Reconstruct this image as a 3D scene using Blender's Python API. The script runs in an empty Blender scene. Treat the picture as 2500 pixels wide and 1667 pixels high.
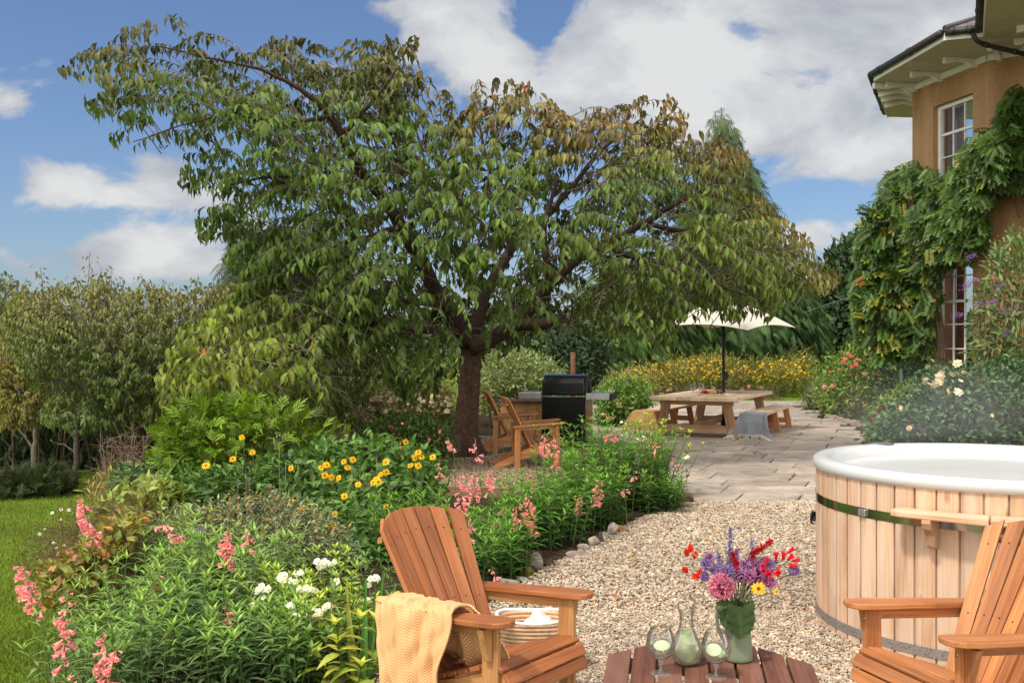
import bpy, math, random
import numpy as np
from mathutils import Vector, Matrix

random.seed(7)
RNG = np.random.default_rng(11)
scene = bpy.context.scene
COL = scene.collection
CAM_H = 1.62
FPX = 2500.0


def W(px, py, Y):
    """A point of the place from its bearing (photo pixels, 2500 wide) and its distance Y from the viewpoint."""
    return np.array([(px - 1250.0) / FPX * Y, Y, CAM_H - (py - 833.0) / FPX * Y])


def nrm(a):
    a = np.asarray(a, float)
    l = np.linalg.norm(a, axis=-1, keepdims=True)
    return a / np.maximum(l, 1e-9)


# ------------------------------------------------------------------ mesh builder
class MB:
    def __init__(self):
        self.V, self.F, self.C, self.G, self.n = [], [], [], [], 0

    def add(self, v, faces, col=(1, 1, 1), gc=None):
        v = np.asarray(v, float).reshape(-1, 3)
        k = len(v)
        c = np.asarray(col, float)
        if c.ndim == 1:
            c = np.tile(c, (k, 1))
        self.V.append(v)
        self.C.append(c)
        self.G.append(v if gc is None else np.asarray(gc, float))
        if isinstance(faces, np.ndarray):
            self.F.append(faces + self.n)
        else:
            by = {}
            for f in faces:
                by.setdefault(len(f), []).append(f)
            for f in by.values():
                self.F.append(np.array(f, int) + self.n)
        self.n += k
        return self

    def build(self, name, mat, parent=None, smooth=False, **tags):
        me = bpy.data.meshes.new(name)
        V = np.concatenate(self.V)
        C = np.concatenate(self.C)
        G = np.concatenate(self.G)
        idx = np.concatenate([f.ravel() for f in self.F]).astype(np.int32)
        tot = np.concatenate([np.full(len(f), f.shape[1]) for f in self.F]).astype(np.int32)
        start = np.concatenate([[0], np.cumsum(tot)[:-1]]).astype(np.int32)
        me.vertices.add(len(V))
        me.vertices.foreach_set('co', V.astype(np.float32).ravel())
        me.loops.add(len(idx))
        me.loops.foreach_set('vertex_index', idx)
        me.polygons.add(len(tot))
        me.polygons.foreach_set('loop_start', start)
        me.polygons.foreach_set('loop_total', tot)
        me.polygons.foreach_set('use_smooth', np.full(len(tot), bool(smooth)))
        me.update(calc_edges=True)
        a = me.attributes.new('Col', 'FLOAT_COLOR', 'POINT')
        a.data.foreach_set('color', np.concatenate([C, np.ones((len(C), 1))], 1).astype(np.float32).ravel())
        g = me.attributes.new('gc', 'FLOAT_VECTOR', 'POINT')
        g.data.foreach_set('vector', G.astype(np.float32).ravel())
        me.materials.append(mat)
        o = bpy.data.objects.new(name, me)
        COL.objects.link(o)
        if parent is not None:
            o.parent = parent
        for k, v in tags.items():
            o[k] = v
        return o


def thing(name, label, category, loc=(0, 0, 0), rotz=0.0, group=None):
    o = bpy.data.objects.new(name, None)
    o.empty_display_size = 0.2
    COL.objects.link(o)
    o.location = [float(t) for t in loc]
    o.rotation_euler = (0, 0, rotz)
    o['label'] = label
    o['category'] = category
    if group:
        o['group'] = group
    return o


def tag(o, label, category, group=None):
    o['label'] = label
    o['category'] = category
    if group:
        o['group'] = group
    return o


def structure(o):
    o['kind'] = 'structure'
    return o


def dup(root, loc, rotz, label=None, group=None):
    def cp(o, par):
        c = o.copy()
        COL.objects.link(c)
        if par is not None:
            c.parent = par
        for ch in [x for x in o.children]:
            cp(ch, c)
        return c
    r = cp(root, None)
    r.location = loc
    r.rotation_euler = (0, 0, rotz)
    if label:
        r['label'] = label
    if group:
        r['group'] = group
    return r


# ------------------------------------------------------------------ primitives
def frame(x, zhint=(0, 0, 1)):
    """rows: x (length), y (width), z (thickness)"""
    x = nrm(x)
    z = np.asarray(zhint, float)
    z = z - x * (z @ x)
    if np.linalg.norm(z) < 1e-6:
        z = np.array([0, 1.0, 0]) - x * x[1]
    z = nrm(z)
    return np.array([x, np.cross(z, x), z])


def box(mb, c, size, R=None, bev=0.003, col=(1, 1, 1)):
    """chamfered box; size along the rows of R"""
    R = np.eye(3) if R is None else R
    h = np.asarray(size, float) / 2
    b = min(bev, h.min() * 0.45)
    vs, key = [], {}
    for sx in (-1, 1):
        for sy in (-1, 1):
            for sz in (-1, 1):
                s = np.array([sx, sy, sz])
                for ax in range(3):
                    p = s * h
                    for o in range(3):
                        if o != ax:
                            p[o] -= s[o] * b
                    key[(sx, sy, sz, ax)] = len(vs)
                    vs.append(p)
    F = []
    for ax in range(3):
        u, v = [(1, 2), (2, 0), (0, 1)][ax]
        for s in (-1, 1):
            q = []
            for su, sv in ((-1, -1), (1, -1), (1, 1), (-1, 1)):
                t = [0, 0, 0]
                t[ax], t[u], t[v] = s, su, sv
                q.append(key[(*t, ax)])
            F.append(q if s > 0 else q[::-1])
    for ax in range(3):
        u, v = [(1, 2), (2, 0), (0, 1)][ax]
        for su in (-1, 1):
            for sv in (-1, 1):
                def k(s, a):
                    t = [0, 0, 0]
                    t[ax], t[u], t[v] = s, su, sv
                    return key[(*t, a)]
                q = [k(-1, u), k(1, u), k(1, v), k(-1, v)]
                F.append(q if su * sv > 0 else q[::-1])
    for sx in (-1, 1):
        for sy in (-1, 1):
            for sz in (-1, 1):
                t = [key[(sx, sy, sz, a)] for a in range(3)]
                F.append(t if sx * sy * sz > 0 else t[::-1])
    vs = np.array(vs)
    off = RNG.uniform(-20, 20, 3)
    cj = np.asarray(col) * RNG.uniform(0.88, 1.12)
    mb.add(vs @ R + np.asarray(c, float), F, cj, vs + off)


def board(mb, p0, p1, width, thick, up=(0, 0, 1), bev=0.003, col=(1, 1, 1)):
    p0, p1 = np.asarray(p0, float), np.asarray(p1, float)
    box(mb, (p0 + p1) / 2, (np.linalg.norm(p1 - p0), width, thick), frame(p1 - p0, up), bev, col)


def prism(mb, poly, thick, O, ex, ey, col=(1, 1, 1), bev=0.0):
    """polygon (2-D, ccw) in the plane O + x ex + y ey, extruded +-thick/2 along ex x ey"""
    ex, ey = nrm(ex), nrm(ey)
    ez = np.cross(ex, ey)
    poly = np.asarray(poly, float)
    n = len(poly)
    rings = []
    if bev > 0:
        cen = poly.mean(0)
        ins = poly + nrm(cen - poly) * bev
        rings = [(ins, -thick / 2), (poly, -thick / 2 + bev), (poly, thick / 2 - bev), (ins, thick / 2)]
    else:
        rings = [(poly, -thick / 2), (poly, thick / 2)]
    vs, g = [], []
    lx, ly = np.ptp(poly, axis=0)
    off = RNG.uniform(-20, 20, 3)
    for p, z in rings:
        for a in p:
            vs.append(np.asarray(O) + ex * a[0] + ey * a[1] + ez * z)
            g.append((np.array([a[0], a[1], z]) if lx >= ly else np.array([a[1], a[0], z])) + off)
    F = []
    for r in range(len(rings) - 1):
        for i in range(n):
            j = (i + 1) % n
            F.append([r * n + i, r * n + j, (r + 1) * n + j, (r + 1) * n + i])
    F.append(list(range(n))[::-1])
    F.append([(len(rings) - 1) * n + i for i in range(n)])
    mb.add(np.array(vs), F, np.asarray(col) * RNG.uniform(0.9, 1.1), np.array(g))


def tube(mb, pts, rad, seg=6, col=(1, 1, 1), cap=True, wob=0.0):
    pts = np.asarray(pts, float)
    n = len(pts)
    rad = np.broadcast_to(np.asarray(rad, float), (n,)) if np.ndim(rad) else np.full(n, float(rad))
    tan = nrm(np.gradient(pts, axis=0))
    ref = np.array([0, 0, 1.0]) if abs(tan[0][2]) < 0.9 else np.array([1.0, 0, 0])
    vs, g = [], []
    ang = np.arange(seg) * 2 * math.pi / seg
    u = nrm(np.cross(tan[0], ref))
    L = 0
    for i in range(n):
        u = nrm(u - tan[i] * (u @ tan[i]))
        v = np.cross(tan[i], u)
        if i:
            L += np.linalg.norm(pts[i] - pts[i - 1])
        rr = rad[i] * (1 + wob * (RNG.random(seg) - 0.5))
        vs.append(pts[i] + (np.cos(ang) * rr)[:, None] * u + (np.sin(ang) * rr)[:, None] * v)
        g.append(np.stack([np.full(seg, L), np.cos(ang) * rad[i], np.sin(ang) * rad[i]], 1))
    vs, g = np.concatenate(vs), np.concatenate(g)
    F = []
    for i in range(n - 1):
        for j in range(seg):
            k = (j + 1) % seg
            F.append([i * seg + j, i * seg + k, (i + 1) * seg + k, (i + 1) * seg + j])
    if cap:
        F.append(list(range(seg))[::-1])
        F.append([(n - 1) * seg + j for j in range(seg)])
    c = np.asarray(col, float)
    if c.ndim == 2:
        c = np.repeat(c, seg, 0)
    mb.add(vs, F, c, g)


def lathe(mb, prof, seg=24, center=(0, 0, 0), col=(1, 1, 1), close=False, sx=1.0, sy=1.0):
    prof = np.asarray(prof, float)
    n = len(prof)
    ang = np.arange(seg) * 2 * math.pi / seg
    vs = []
    for r, z in prof:
        vs.append(np.stack([np.cos(ang) * r * sx, np.sin(ang) * r * sy, np.full(seg, z)], 1))
    vs = np.concatenate(vs)
    F = []
    for i in range(n - (0 if close else 1)):
        i2 = (i + 1) % n
        for j in range(seg):
            k = (j + 1) % seg
            F.append([i * seg + j, i * seg + k, i2 * seg + k, i2 * seg + j])
    if not close:
        if prof[0][0] > 1e-5:
            F.append(list(range(seg))[::-1])
        if prof[-1][0] > 1e-5:
            F.append([(n - 1) * seg + j for j in range(seg)])
    mb.add(vs + np.asarray(center, float), F, col, vs)


def grid(mb, P, col=(1, 1, 1), gc=None, closed_u=False):
    """P: (nu, nv, 3) array of points"""
    nu, nv = P.shape[:2]
    i, j = np.meshgrid(np.arange(nu - (0 if closed_u else 1)), np.arange(nv - 1), indexing='ij')
    i2 = (i + 1) % nu
    F = np.stack([i * nv + j, i2 * nv + j, i2 * nv + j + 1, i * nv + j + 1], -1).reshape(-1, 4)
    c = np.asarray(col, float)
    if c.ndim == 3:
        c = c.reshape(-1, 3)
    mb.add(P.reshape(-1, 3), F, c, None if gc is None else gc.reshape(-1, 3))


# ------------------------------------------------------------------ leaves and flowers as templates
def leaf_t(w=0.4, n=3, fold=0.12, curve=0.25, peak=0.42, tip=0.0, edge=0.92):
    """unit leaf along +y, normal +z; returns verts, faces, colour multiplier"""
    vs, tc = [], []
    for i in range(n + 1):
        y = i / n
        a = min(y / peak, 1.0) if y < peak else max((1 - y) / (1 - peak), 0.0)
        hw = w / 2 * (math.sin(a * math.pi / 2) ** 0.85 if y < peak else math.sin(a * math.pi / 2) ** (1.15 + tip))
        hw = max(hw, 0.012)
        z = -curve * y * y
        for s in (-1, 0, 1):
            vs.append((s * hw, y * (1 - 0.12 * curve * y), z + (fold * hw * 2 if s else 0)))
            tc.append((edge, edge, edge) if s else (1.12, 1.12, 1.05))
    F = []
    for i in range(n):
        for s in (0, 1):
            F.append([i * 3 + s, i * 3 + s + 1, (i + 1) * 3 + s + 1, (i + 1) * 3 + s])
    return np.array(vs), np.array(F), np.array(tc)


def inst(mb, T, P, D, N, S, C):
    """many copies of a template at P, long axis D, normal N, size S, colour C"""
    tv, tf, tc = T
    P, D = np.asarray(P, float), nrm(D)
    m = len(P)
    if m == 0:
        return
    N = np.broadcast_to(np.asarray(N, float), (m, 3))
    N = N - D * (N * D).sum(1, keepdims=True)
    bad = np.linalg.norm(N, axis=1) < 1e-4
    if bad.any():
        N = N.copy()
        N[bad] = np.cross(D[bad], [0.3, 0.9, 0.2])
    N = nrm(N)
    X = np.cross(D, N)
    S = np.broadcast_to(np.asarray(S, float), (m,))[:, None, None]
    v = P[:, None, :] + S * (tv[None, :, 0:1] * X[:, None, :] + tv[None, :, 1:2] * D[:, None, :] + tv[None, :, 2:3] * N[:, None, :])
    C = np.asarray(C, float)
    if C.ndim == 1:
        C = np.tile(C, (m, 1))
    c = C[:, None, :] * tc[None, :, :]
    k = len(tv)
    f = (tf[None, :, :] + (np.arange(m) * k)[:, None, None]).reshape(-1, tf.shape[1])
    mb.add(v.reshape(-1, 3), f, c.reshape(-1, 3))


def merge_t(parts):
    vs, fs, cs, n = [], [], [], 0
    for v, f, c in parts:
        vs.append(v), fs.append(f + n), cs.append(c)
        n += len(v)
    return np.concatenate(vs), np.concatenate(fs), np.concatenate(cs)


def xf_t(T, R, t=(0, 0, 0), s=1.0, mul=(1, 1, 1)):
    v, f, c = T
    return (v * s) @ np.asarray(R).T + np.asarray(t), f, c * np.asarray(mul)


def rotm(ax, a):
    return np.array(Matrix.Rotation(a, 3, ax))


def bell_t():
    """tubular flower along +y, open end at y=1, five flared lobes"""
    k = 5
    rings = [(0.03, 0.0), (0.11, 0.22), (0.17, 0.6), (0.23, 0.86)]
    vs, tc = [], []
    for r, y in rings:
        for j in range(k * 2):
            a = j * math.pi / k
            vs.append((r * math.cos(a), y, r * math.sin(a)))
            q = 1.0 if y < 0.8 else 1.08
            tc.append((q, q, q))
    for j in range(k * 2):
        a = j * math.pi / k
        r = 0.40 if j % 2 == 0 else 0.26
        vs.append((r * math.cos(a), 1.0 if j % 2 == 0 else 0.93, r * math.sin(a)))
        tc.append((1.15, 1.35, 1.3))
    n = k * 2
    F = []
    for i in range(4):
        for j in range(n):
            F.append([i * n + j, i * n + (j + 1) % n, (i + 1) * n + (j + 1) % n, (i + 1) * n + j])
    return np.array(vs), np.array(F), np.array(tc)


def daisy_t(np_=12, w=0.30, inner=(0.35, 0.16, 0.04), lift=0.06):
    """disc flower facing +y, radius 1"""
    parts = []
    L = leaf_t(w, 3, 0.05, 0.10, 0.6, 0.0, 1.0)
    for i in range(np_):
        a = 2 * math.pi * i / np_ + 0.07 * math.sin(i * 5.1)
        # leaf +y -> radial in xz-plane, normal +z -> +y
        R = np.array([[math.sin(a), math.cos(a), 0], [0, 0, 1], [-math.cos(a) * -1, -math.sin(a) * -1, 0]])
        R = np.array([[-math.sin(a), math.cos(a), 0], [0, 0, 1.0], [math.cos(a), math.sin(a), 0]])
        parts.append(xf_t(L, R, (0.12 * math.cos(a), 0.02 + lift * (i % 2) * 0.3, 0.12 * math.sin(a)), 0.88 * (1 - 0.06 * (i % 3))))
    v, tc, F = [], [], []
    k = 8
    for r, y in ((0.24, 0.0), (0.22, 0.10), (0.12, 0.17), (0.01, 0.19)):
        for j in range(k):
            a = j * 2 * math.pi / k
            v.append((r * math.cos(a), y, r * math.sin(a)))
            tc.append(inner)
    for i in range(3):
        for j in range(k):
            F.append([i * k + j, i * k + (j + 1) % k, (i + 1) * k + (j + 1) % k, (i + 1) * k + j])
    parts.append((np.array(v), np.array(F), np.array(tc)))
    return merge_t(parts)


def ball_t(nu=6, nv=4, col=(1, 1, 1), sq=1.0):
    v, F = [], []
    for i in range(nv + 1):
        t = math.pi * i / nv
        for j in range(nu):
            a = 2 * math.pi * j / nu
            s = max(math.sin(t), 0.01)
            v.append((s * math.cos(a), -math.cos(t) * sq, s * math.sin(a)))
    for i in range(nv):
        for j in range(nu):
            F.append([i * nu + j, i * nu + (j + 1) % nu, (i + 1) * nu + (j + 1) % nu, (i + 1) * nu + j])
    return np.array(v), np.array(F), np.tile(np.asarray(col, float), (len(v), 1))


def jitter_cols(base, n, hue=0.12, val=0.28):
    c = np.tile(np.asarray(base, float), (n, 1))
    c *= 1 + RNG.uniform(-val, val, (n, 1))
    c *= 1 + RNG.uniform(-hue, hue, (n, 3))
    return c


def rdir(n):
    return nrm(RNG.normal(size=(n, 3)))


# ------------------------------------------------------------------ materials
def mk(name):
    m = bpy.data.materials.new(name)
    m.use_nodes = True
    nt = m.node_tree
    nt.nodes.clear()
    out = nt.nodes.new('ShaderNodeOutputMaterial')
    return m, nt, out


def nd(nt, typ, **kw):
    n = nt.nodes.new(typ)
    for k, v in kw.items():
        if k in n.inputs:
            n.inputs[k].default_value = v
        else:
            setattr(n, k, v)
    return n


def lk(nt, a, b):
    nt.links.new(a, b)


def ramp(nt, fac, stops):
    r = nt.nodes.new('ShaderNodeValToRGB')
    el = r.color_ramp.elements
    while len(el) < len(stops):
        el.new(0.5)
    for e, (p, c) in zip(el, stops):
        e.position = p
        e.color = (*c, 1) if len(c) == 3 else c
    lk(nt, fac, r.inputs[0])
    return r.outputs[0]


def mixc(nt, a, b, fac, mode='MIX'):
    m = nt.nodes.new('ShaderNodeMix')
    m.data_type = 'RGBA'
    m.blend_type = mode
    for s, v in ((m.inputs[0], fac), (m.inputs[6], a), (m.inputs[7], b)):
        if isinstance(v, (int, float)):
            s.default_value = v
        elif isinstance(v, tuple):
            s.default_value = (*v, 1)
        else:
            lk(nt, v, s)
    return m.outputs[2]


def math_n(nt, op, a, b=None, clamp=False):
    m = nt.nodes.new('ShaderNodeMath')
    m.operation = op
    m.use_clamp = clamp
    for i, v in enumerate((a, b)):
        if v is None:
            continue
        if isinstance(v, (int, float)):
            m.inputs[i].default_value = v
        else:
            lk(nt, v, m.inputs[i])
    return m.outputs[0]


def attr(nt, name):
    a = nt.nodes.new('ShaderNodeAttribute')
    a.attribute_name = name
    return a


def noise(nt, vec, scale, detail=4, rough=0.55, dist=0.0):
    n = nt.nodes.new('ShaderNodeTexNoise')
    n.inputs['Scale'].default_value = scale
    n.inputs['Detail'].default_value = detail
    n.inputs['Roughness'].default_value = rough
    n.inputs['Distortion'].default_value = dist
    if vec is not None:
        lk(nt, vec, n.inputs['Vector'])
    return n


def mapping(nt, vec, scale=(1, 1, 1), loc=(0, 0, 0), rot=(0, 0, 0)):
    m = nt.nodes.new('ShaderNodeMapping')
    m.inputs['Scale'].default_value = scale
    m.inputs['Location'].default_value = loc
    m.inputs['Rotation'].default_value = rot
    lk(nt, vec, m.inputs[0])
    return m.outputs[0]


def bump(nt, h, strength=0.3, dist=0.01):
    b = nt.nodes.new('ShaderNodeBump')
    b.inputs['Strength'].default_value = strength
    b.inputs['Distance'].default_value = dist
    lk(nt, h, b.inputs['Height'])
    return b.outputs[0]


def principled(nt, out, col, rough=0.6, spec=0.4, metal=0.0, normal=None, **kw):
    p = nt.nodes.new('ShaderNodeBsdfPrincipled')
    for nm, v in (('Base Color', col), ('Roughness', rough), ('Metallic', metal), ('Specular IOR Level', spec)):
        if isinstance(v, tuple):
            p.inputs[nm].default_value = (*v, 1)
        elif isinstance(v, (int, float)):
            p.inputs[nm].default_value = v
        else:
            lk(nt, v, p.inputs[nm])
    if normal is not None:
        lk(nt, normal, p.inputs['Normal'])
    for k, v in kw.items():
        p.inputs[k].default_value = v
    if out is not None:
        lk(nt, p.outputs[0], out.inputs[0])
    return p


def m_leaf(name, transl=0.3, rough=0.5, spec=0.35, gain=1.95, tcol=(1.25, 1.35, 0.5)):
    m, nt, out = mk(name)
    a = attr(nt, 'Col')
    pos = nt.nodes.new('ShaderNodeNewGeometry')
    n = noise(nt, pos.outputs['Position'], 22.0, 2)
    c = mixc(nt, a.outputs[0], ramp(nt, n.outputs[0], [(0.3, (0.76 * gain, 0.74 * gain, 0.66 * gain)), (0.7, (1.25 * gain, 1.2 * gain, 1.0 * gain))]), 1.0, 'MULTIPLY')
    p = principled(nt, None, c, rough, spec)
    t = nt.nodes.new('ShaderNodeBsdfTranslucent')
    lk(nt, mixc(nt, c, tcol, 1.0, 'MULTIPLY'), t.inputs[0])
    mx = nt.nodes.new('ShaderNodeMixShader')
    mx.inputs[0].default_value = transl
    lk(nt, p.outputs[0], mx.inputs[1])
    lk(nt, t.outputs[0], mx.inputs[2])
    lk(nt, mx.outputs[0], out.inputs[0])
    return m


def m_attr(name, rough=0.6, spec=0.3, nscale=30.0, namt=0.25, bmp=0.0, metal=0.0, **kw):
    m, nt, out = mk(name)
    a = attr(nt, 'Col')
    g = attr(nt, 'gc')
    n = noise(nt, g.outputs['Vector'], nscale, 5)
    lo, hi = 1 - namt, 1 + namt
    c = mixc(nt, a.outputs[0], ramp(nt, n.outputs[0], [(0.3, (lo, lo, lo)), (0.7, (hi, hi, hi))]), 1.0, 'MULTIPLY')
    nm = bump(nt, n.outputs[0], bmp, 0.01) if bmp else None
    principled(nt, out, c, rough, spec, metal, nm, **kw)
    return m


def m_wood(name, light, dark, rough=0.55, spec=0.35, along=1.6, across=38.0, knots=0.0, weather=None, bmp=0.25):
    """grain runs along gc.x; each board carries its own offset in gc"""
    m, nt, out = mk(name)
    g = attr(nt, 'gc').outputs['Vector']
    a = attr(nt, 'Col').outputs[0]
    v = mapping(nt, g, (along, across, across))
    n1 = noise(nt, v, 1.0, 6, 0.6, 0.6)
    v2 = mapping(nt, g, (along * 3, across * 5, across * 5))
    n2 = noise(nt, v2, 1.0, 3, 0.6)
    n3 = noise(nt, g, 3.0, 3)
    c = ramp(nt, n1.outputs[0], [(0.28, dark), (0.48, tuple(0.5 * (x + y) for x, y in zip(light, dark))), (0.72, light)])
    c = mixc(nt, c, ramp(nt, n2.outputs[0], [(0.32, (0.62, 0.58, 0.55)), (0.55, (1.0, 1.0, 1.0)), (0.8, (1.12, 1.12, 1.1))]), 0.75, 'MULTIPLY')
    c = mixc(nt, c, ramp(nt, n3.outputs[0], [(0.3, (0.8, 0.78, 0.76)), (0.7, (1.15, 1.15, 1.15))]), 0.8, 'MULTIPLY')
    c = mixc(nt, c, a, 1.0, 'MULTIPLY')
    if knots:
        vk = nt.nodes.new('ShaderNodeTexVoronoi')
        vk.inputs['Scale'].default_value = 1.0
        lk(nt, mapping(nt, g, (3.2, 9.0, 9.0)), vk.inputs['Vector'])
        k = ramp(nt, vk.outputs['Distance'], [(0.05, (0.33, 0.22, 0.15)), (0.16, (1.12, 1.08, 1.02)), (0.3, (1, 1, 1))])
        c = mixc(nt, c, k, knots, 'MULTIPLY')
    if weather:
        n4 = noise(nt, mapping(nt, g, (0.9, 7, 7)), 1.0, 4)
        f = ramp(nt, n4.outputs[0], [(0.42, (0, 0, 0)), (0.62, (1, 1, 1))])
        c = mixc(nt, c, weather[0], math_n(nt, 'MULTIPLY', f, weather[1]))
    nm = bump(nt, n2.outputs[0], bmp, 0.002)
    r = ramp(nt, n1.outputs[0], [(0.3, (rough + 0.12,) * 3), (0.7, (rough - 0.08,) * 3)])
    principled(nt, out, c, r, spec, 0.0, nm)
    return m


def m_plain(name, col, rough=0.5, spec=0.4, metal=0.0, nscale=8.0, namt=0.12, bmp=0.0, dist=0.005, **kw):
    m, nt, out = mk(name)
    tc = nt.nodes.new('ShaderNodeTexCoord')
    n = noise(nt, tc.outputs['Object'], nscale, 6)
    lo, hi = tuple(x * (1 - namt) for x in col), tuple(x * (1 + namt) for x in col)
    c = ramp(nt, n.outputs[0], [(0.3, lo), (0.7, hi)])
    nm = bump(nt, n.outputs[0], bmp, dist) if bmp else None
    principled(nt, out, c, rough, spec, metal, nm, **kw)
    return m


M = {}
M['leaf'] = m_leaf('leaf_soft', 0.3)
M['leaf_gloss'] = m_leaf('leaf_gloss', 0.22, 0.42, 0.4)
M['leaf_dark'] = m_leaf('leaf_matt', 0.15, 0.65, 0.2)
M['petal'] = m_leaf('petal', 0.35, 0.6, 0.2, 1.1, (1.05, 1.0, 1.0))
M['stem'] = m_attr('stem', 0.7, 0.2)
M['bark'] = m_attr('bark', 0.85, 0.15, 26.0, 0.45, 0.9)
M['chairwood'] = m_wood('oiled_hardwood', (0.54, 0.20, 0.066), (0.27, 0.080, 0.026), 0.46, 0.38, 1.2, 26.0, 0.35, ((0.46, 0.22, 0.10), 0.22))
M['chairlight'] = m_wood('pale_hardwood', (0.60, 0.33, 0.135), (0.42, 0.20, 0.07), 0.5, 0.35, 1.4, 26.0)
M['tub'] = m_wood('larch_staves', (0.70, 0.46, 0.31), (0.53, 0.31, 0.185), 0.6, 0.25, 1.1, 42.0, 0.75, ((0.70, 0.55, 0.43), 0.55))
M['tabletop'] = m_wood('stained_slats', (0.215, 0.088, 0.055), (0.105, 0.040, 0.026), 0.6, 0.25, 1.5, 30.0, 0.3, ((0.26, 0.145, 0.105), 0.4))
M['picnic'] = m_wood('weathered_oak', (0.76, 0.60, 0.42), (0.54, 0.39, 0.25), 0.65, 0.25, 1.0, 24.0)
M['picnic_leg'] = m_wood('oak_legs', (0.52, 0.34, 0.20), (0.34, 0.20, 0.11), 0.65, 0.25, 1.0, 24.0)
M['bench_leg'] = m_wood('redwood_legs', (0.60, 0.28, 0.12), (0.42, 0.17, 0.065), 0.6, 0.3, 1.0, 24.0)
M['sleeper'] = m_wood('sleeper_wood', (0.34, 0.21, 0.13), (0.20, 0.12, 0.075), 0.85, 0.15, 1.0, 20.0)
M['white'] = m_plain('white_paint', (0.74, 0.73, 0.69), 0.45, 0.4, 0, 6, 0.06)
M['soffit'] = m_plain('cream_soffit', (0.50, 0.46, 0.37), 0.6, 0.3, 0, 4, 0.12)
M['lead'] = m_plain('cast_iron', (0.028, 0.024, 0.024), 0.5, 0.4, 0, 12, 0.4)
M['acrylic'] = m_plain('white_acrylic', (0.54, 0.545, 0.54), 0.22, 0.5, 0, 2, 0.015)
M['black'] = m_plain('black_enamel', (0.006, 0.006, 0.007), 0.22, 0.5, 0, 10, 0.2)
M['blackmat'] = m_plain('black_plastic', (0.012, 0.012, 0.013), 0.5, 0.4, 0, 10, 0.2)
M['steel'] = m_plain('brushed_steel', (0.50, 0.49, 0.47), 0.38, 0.5, 0.9, 30, 0.15)
M['grey'] = m_plain('grey_plastic', (0.12, 0.125, 0.135), 0.5, 0.4)
M['rust'] = m_plain('rusty_pipe', (0.22, 0.105, 0.055), 0.6, 0.3, 0.3, 18, 0.35)
M['canvas'] = m_attr('parasol_canvas', 0.85, 0.1, 200.0, 0.05)
M['screw'] = m_plain('screw_metal', (0.05, 0.035, 0.025), 0.5, 0.4, 0.6)
M['brass'] = m_plain('brass_bolt', (0.5, 0.3, 0.1), 0.35, 0.5, 0.9)
M['attr'] = m_attr('coloured', 0.6, 0.3)
M['attr_s'] = m_attr('coloured_smooth', 0.45, 0.4, 12, 0.1)
M['stone'] = m_attr('stone', 0.85, 0.2, 14.0, 0.35, 0.6)
M['ceramic'] = m_plain('sage_glaze', (0.175, 0.215, 0.14), 0.5, 0.35, 0, 25, 0.06)


def m_glass(name, tint=(1, 1, 1), rough=0.0, ior=1.45, refr=0.0, milk=0.0):
    m, nt, out = mk(name)
    g = nt.nodes.new('ShaderNodeBsdfGlass')
    g.inputs['Color'].default_value = (*tint, 1)
    g.inputs['Roughness'].default_value = rough
    g.inputs['IOR'].default_value = ior
    tr = nt.nodes.new('ShaderNodeBsdfTransparent')
    tr.inputs[0].default_value = (*[0.99 * t for t in tint], 1)
    gl = nt.nodes.new('ShaderNodeBsdfGlossy')
    gl.inputs['Roughness'].default_value = 0.02
    fr = nt.nodes.new('ShaderNodeFresnel')
    fr.inputs[0].default_value = ior
    mx = nt.nodes.new('ShaderNodeMixShader')
    lk(nt, math_n(nt, 'MULTIPLY', fr.outputs[0], 0.6), mx.inputs[0])
    lk(nt, tr.outputs[0], mx.inputs[1])
    lk(nt, gl.outputs[0], mx.inputs[2])
    m2 = nt.nodes.new('ShaderNodeMixShader')
    m2.inputs[0].default_value = refr
    lk(nt, mx.outputs[0], m2.inputs[1])
    lk(nt, g.outputs[0], m2.inputs[2])
    res = m2.outputs[0]
    if milk:
        df = nt.nodes.new('ShaderNodeBsdfDiffuse')
        df.inputs[0].default_value = (*[0.8 * t for t in tint], 1)
        tl = nt.nodes.new('ShaderNodeBsdfTranslucent')
        tl.inputs[0].default_value = (*[0.9 * t for t in tint], 1)
        a_ = nt.nodes.new('ShaderNodeMixShader')
        lk(nt, df.outputs[0], a_.inputs[1])
        lk(nt, tl.outputs[0], a_.inputs[2])
        b_ = nt.nodes.new('ShaderNodeMixShader')
        b_.inputs[0].default_value = milk
        lk(nt, res, b_.inputs[1])
        lk(nt, a_.outputs[0], b_.inputs[2])
        res = b_.outputs[0]
    lk(nt, res, out.inputs[0])
    return m


M['glass'] = m_glass('clear_glass', (0.985, 0.99, 0.985))
M['glass_foot'] = m_glass('clear_glass_foot', (0.98, 0.985, 0.98), 0.0, 1.45, 0.0, 0.18)
M['drink'] = m_glass('clear_drink', (0.93, 0.96, 0.90), 0.0, 1.3, 0.0, 0.16)
M['carafewater'] = m_glass('cucumber_water', (0.97, 0.985, 0.82), 0.0, 1.25, 0.0, 0.55)
# ------------------------------------------------------------------ camera, sun, sky
cam_d = bpy.data.cameras.new('camera')
cam_d.sensor_width = 36.0
cam_d.lens = 36.0
cam_d.clip_start = 0.05
cam_d.clip_end = 2000.0
cam = bpy.data.objects.new('camera', cam_d)
COL.objects.link(cam)
cam.location = (0, 0, CAM_H)
cam.rotation_euler = (math.radians(90), 0, 0)
scene.camera = cam

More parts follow.
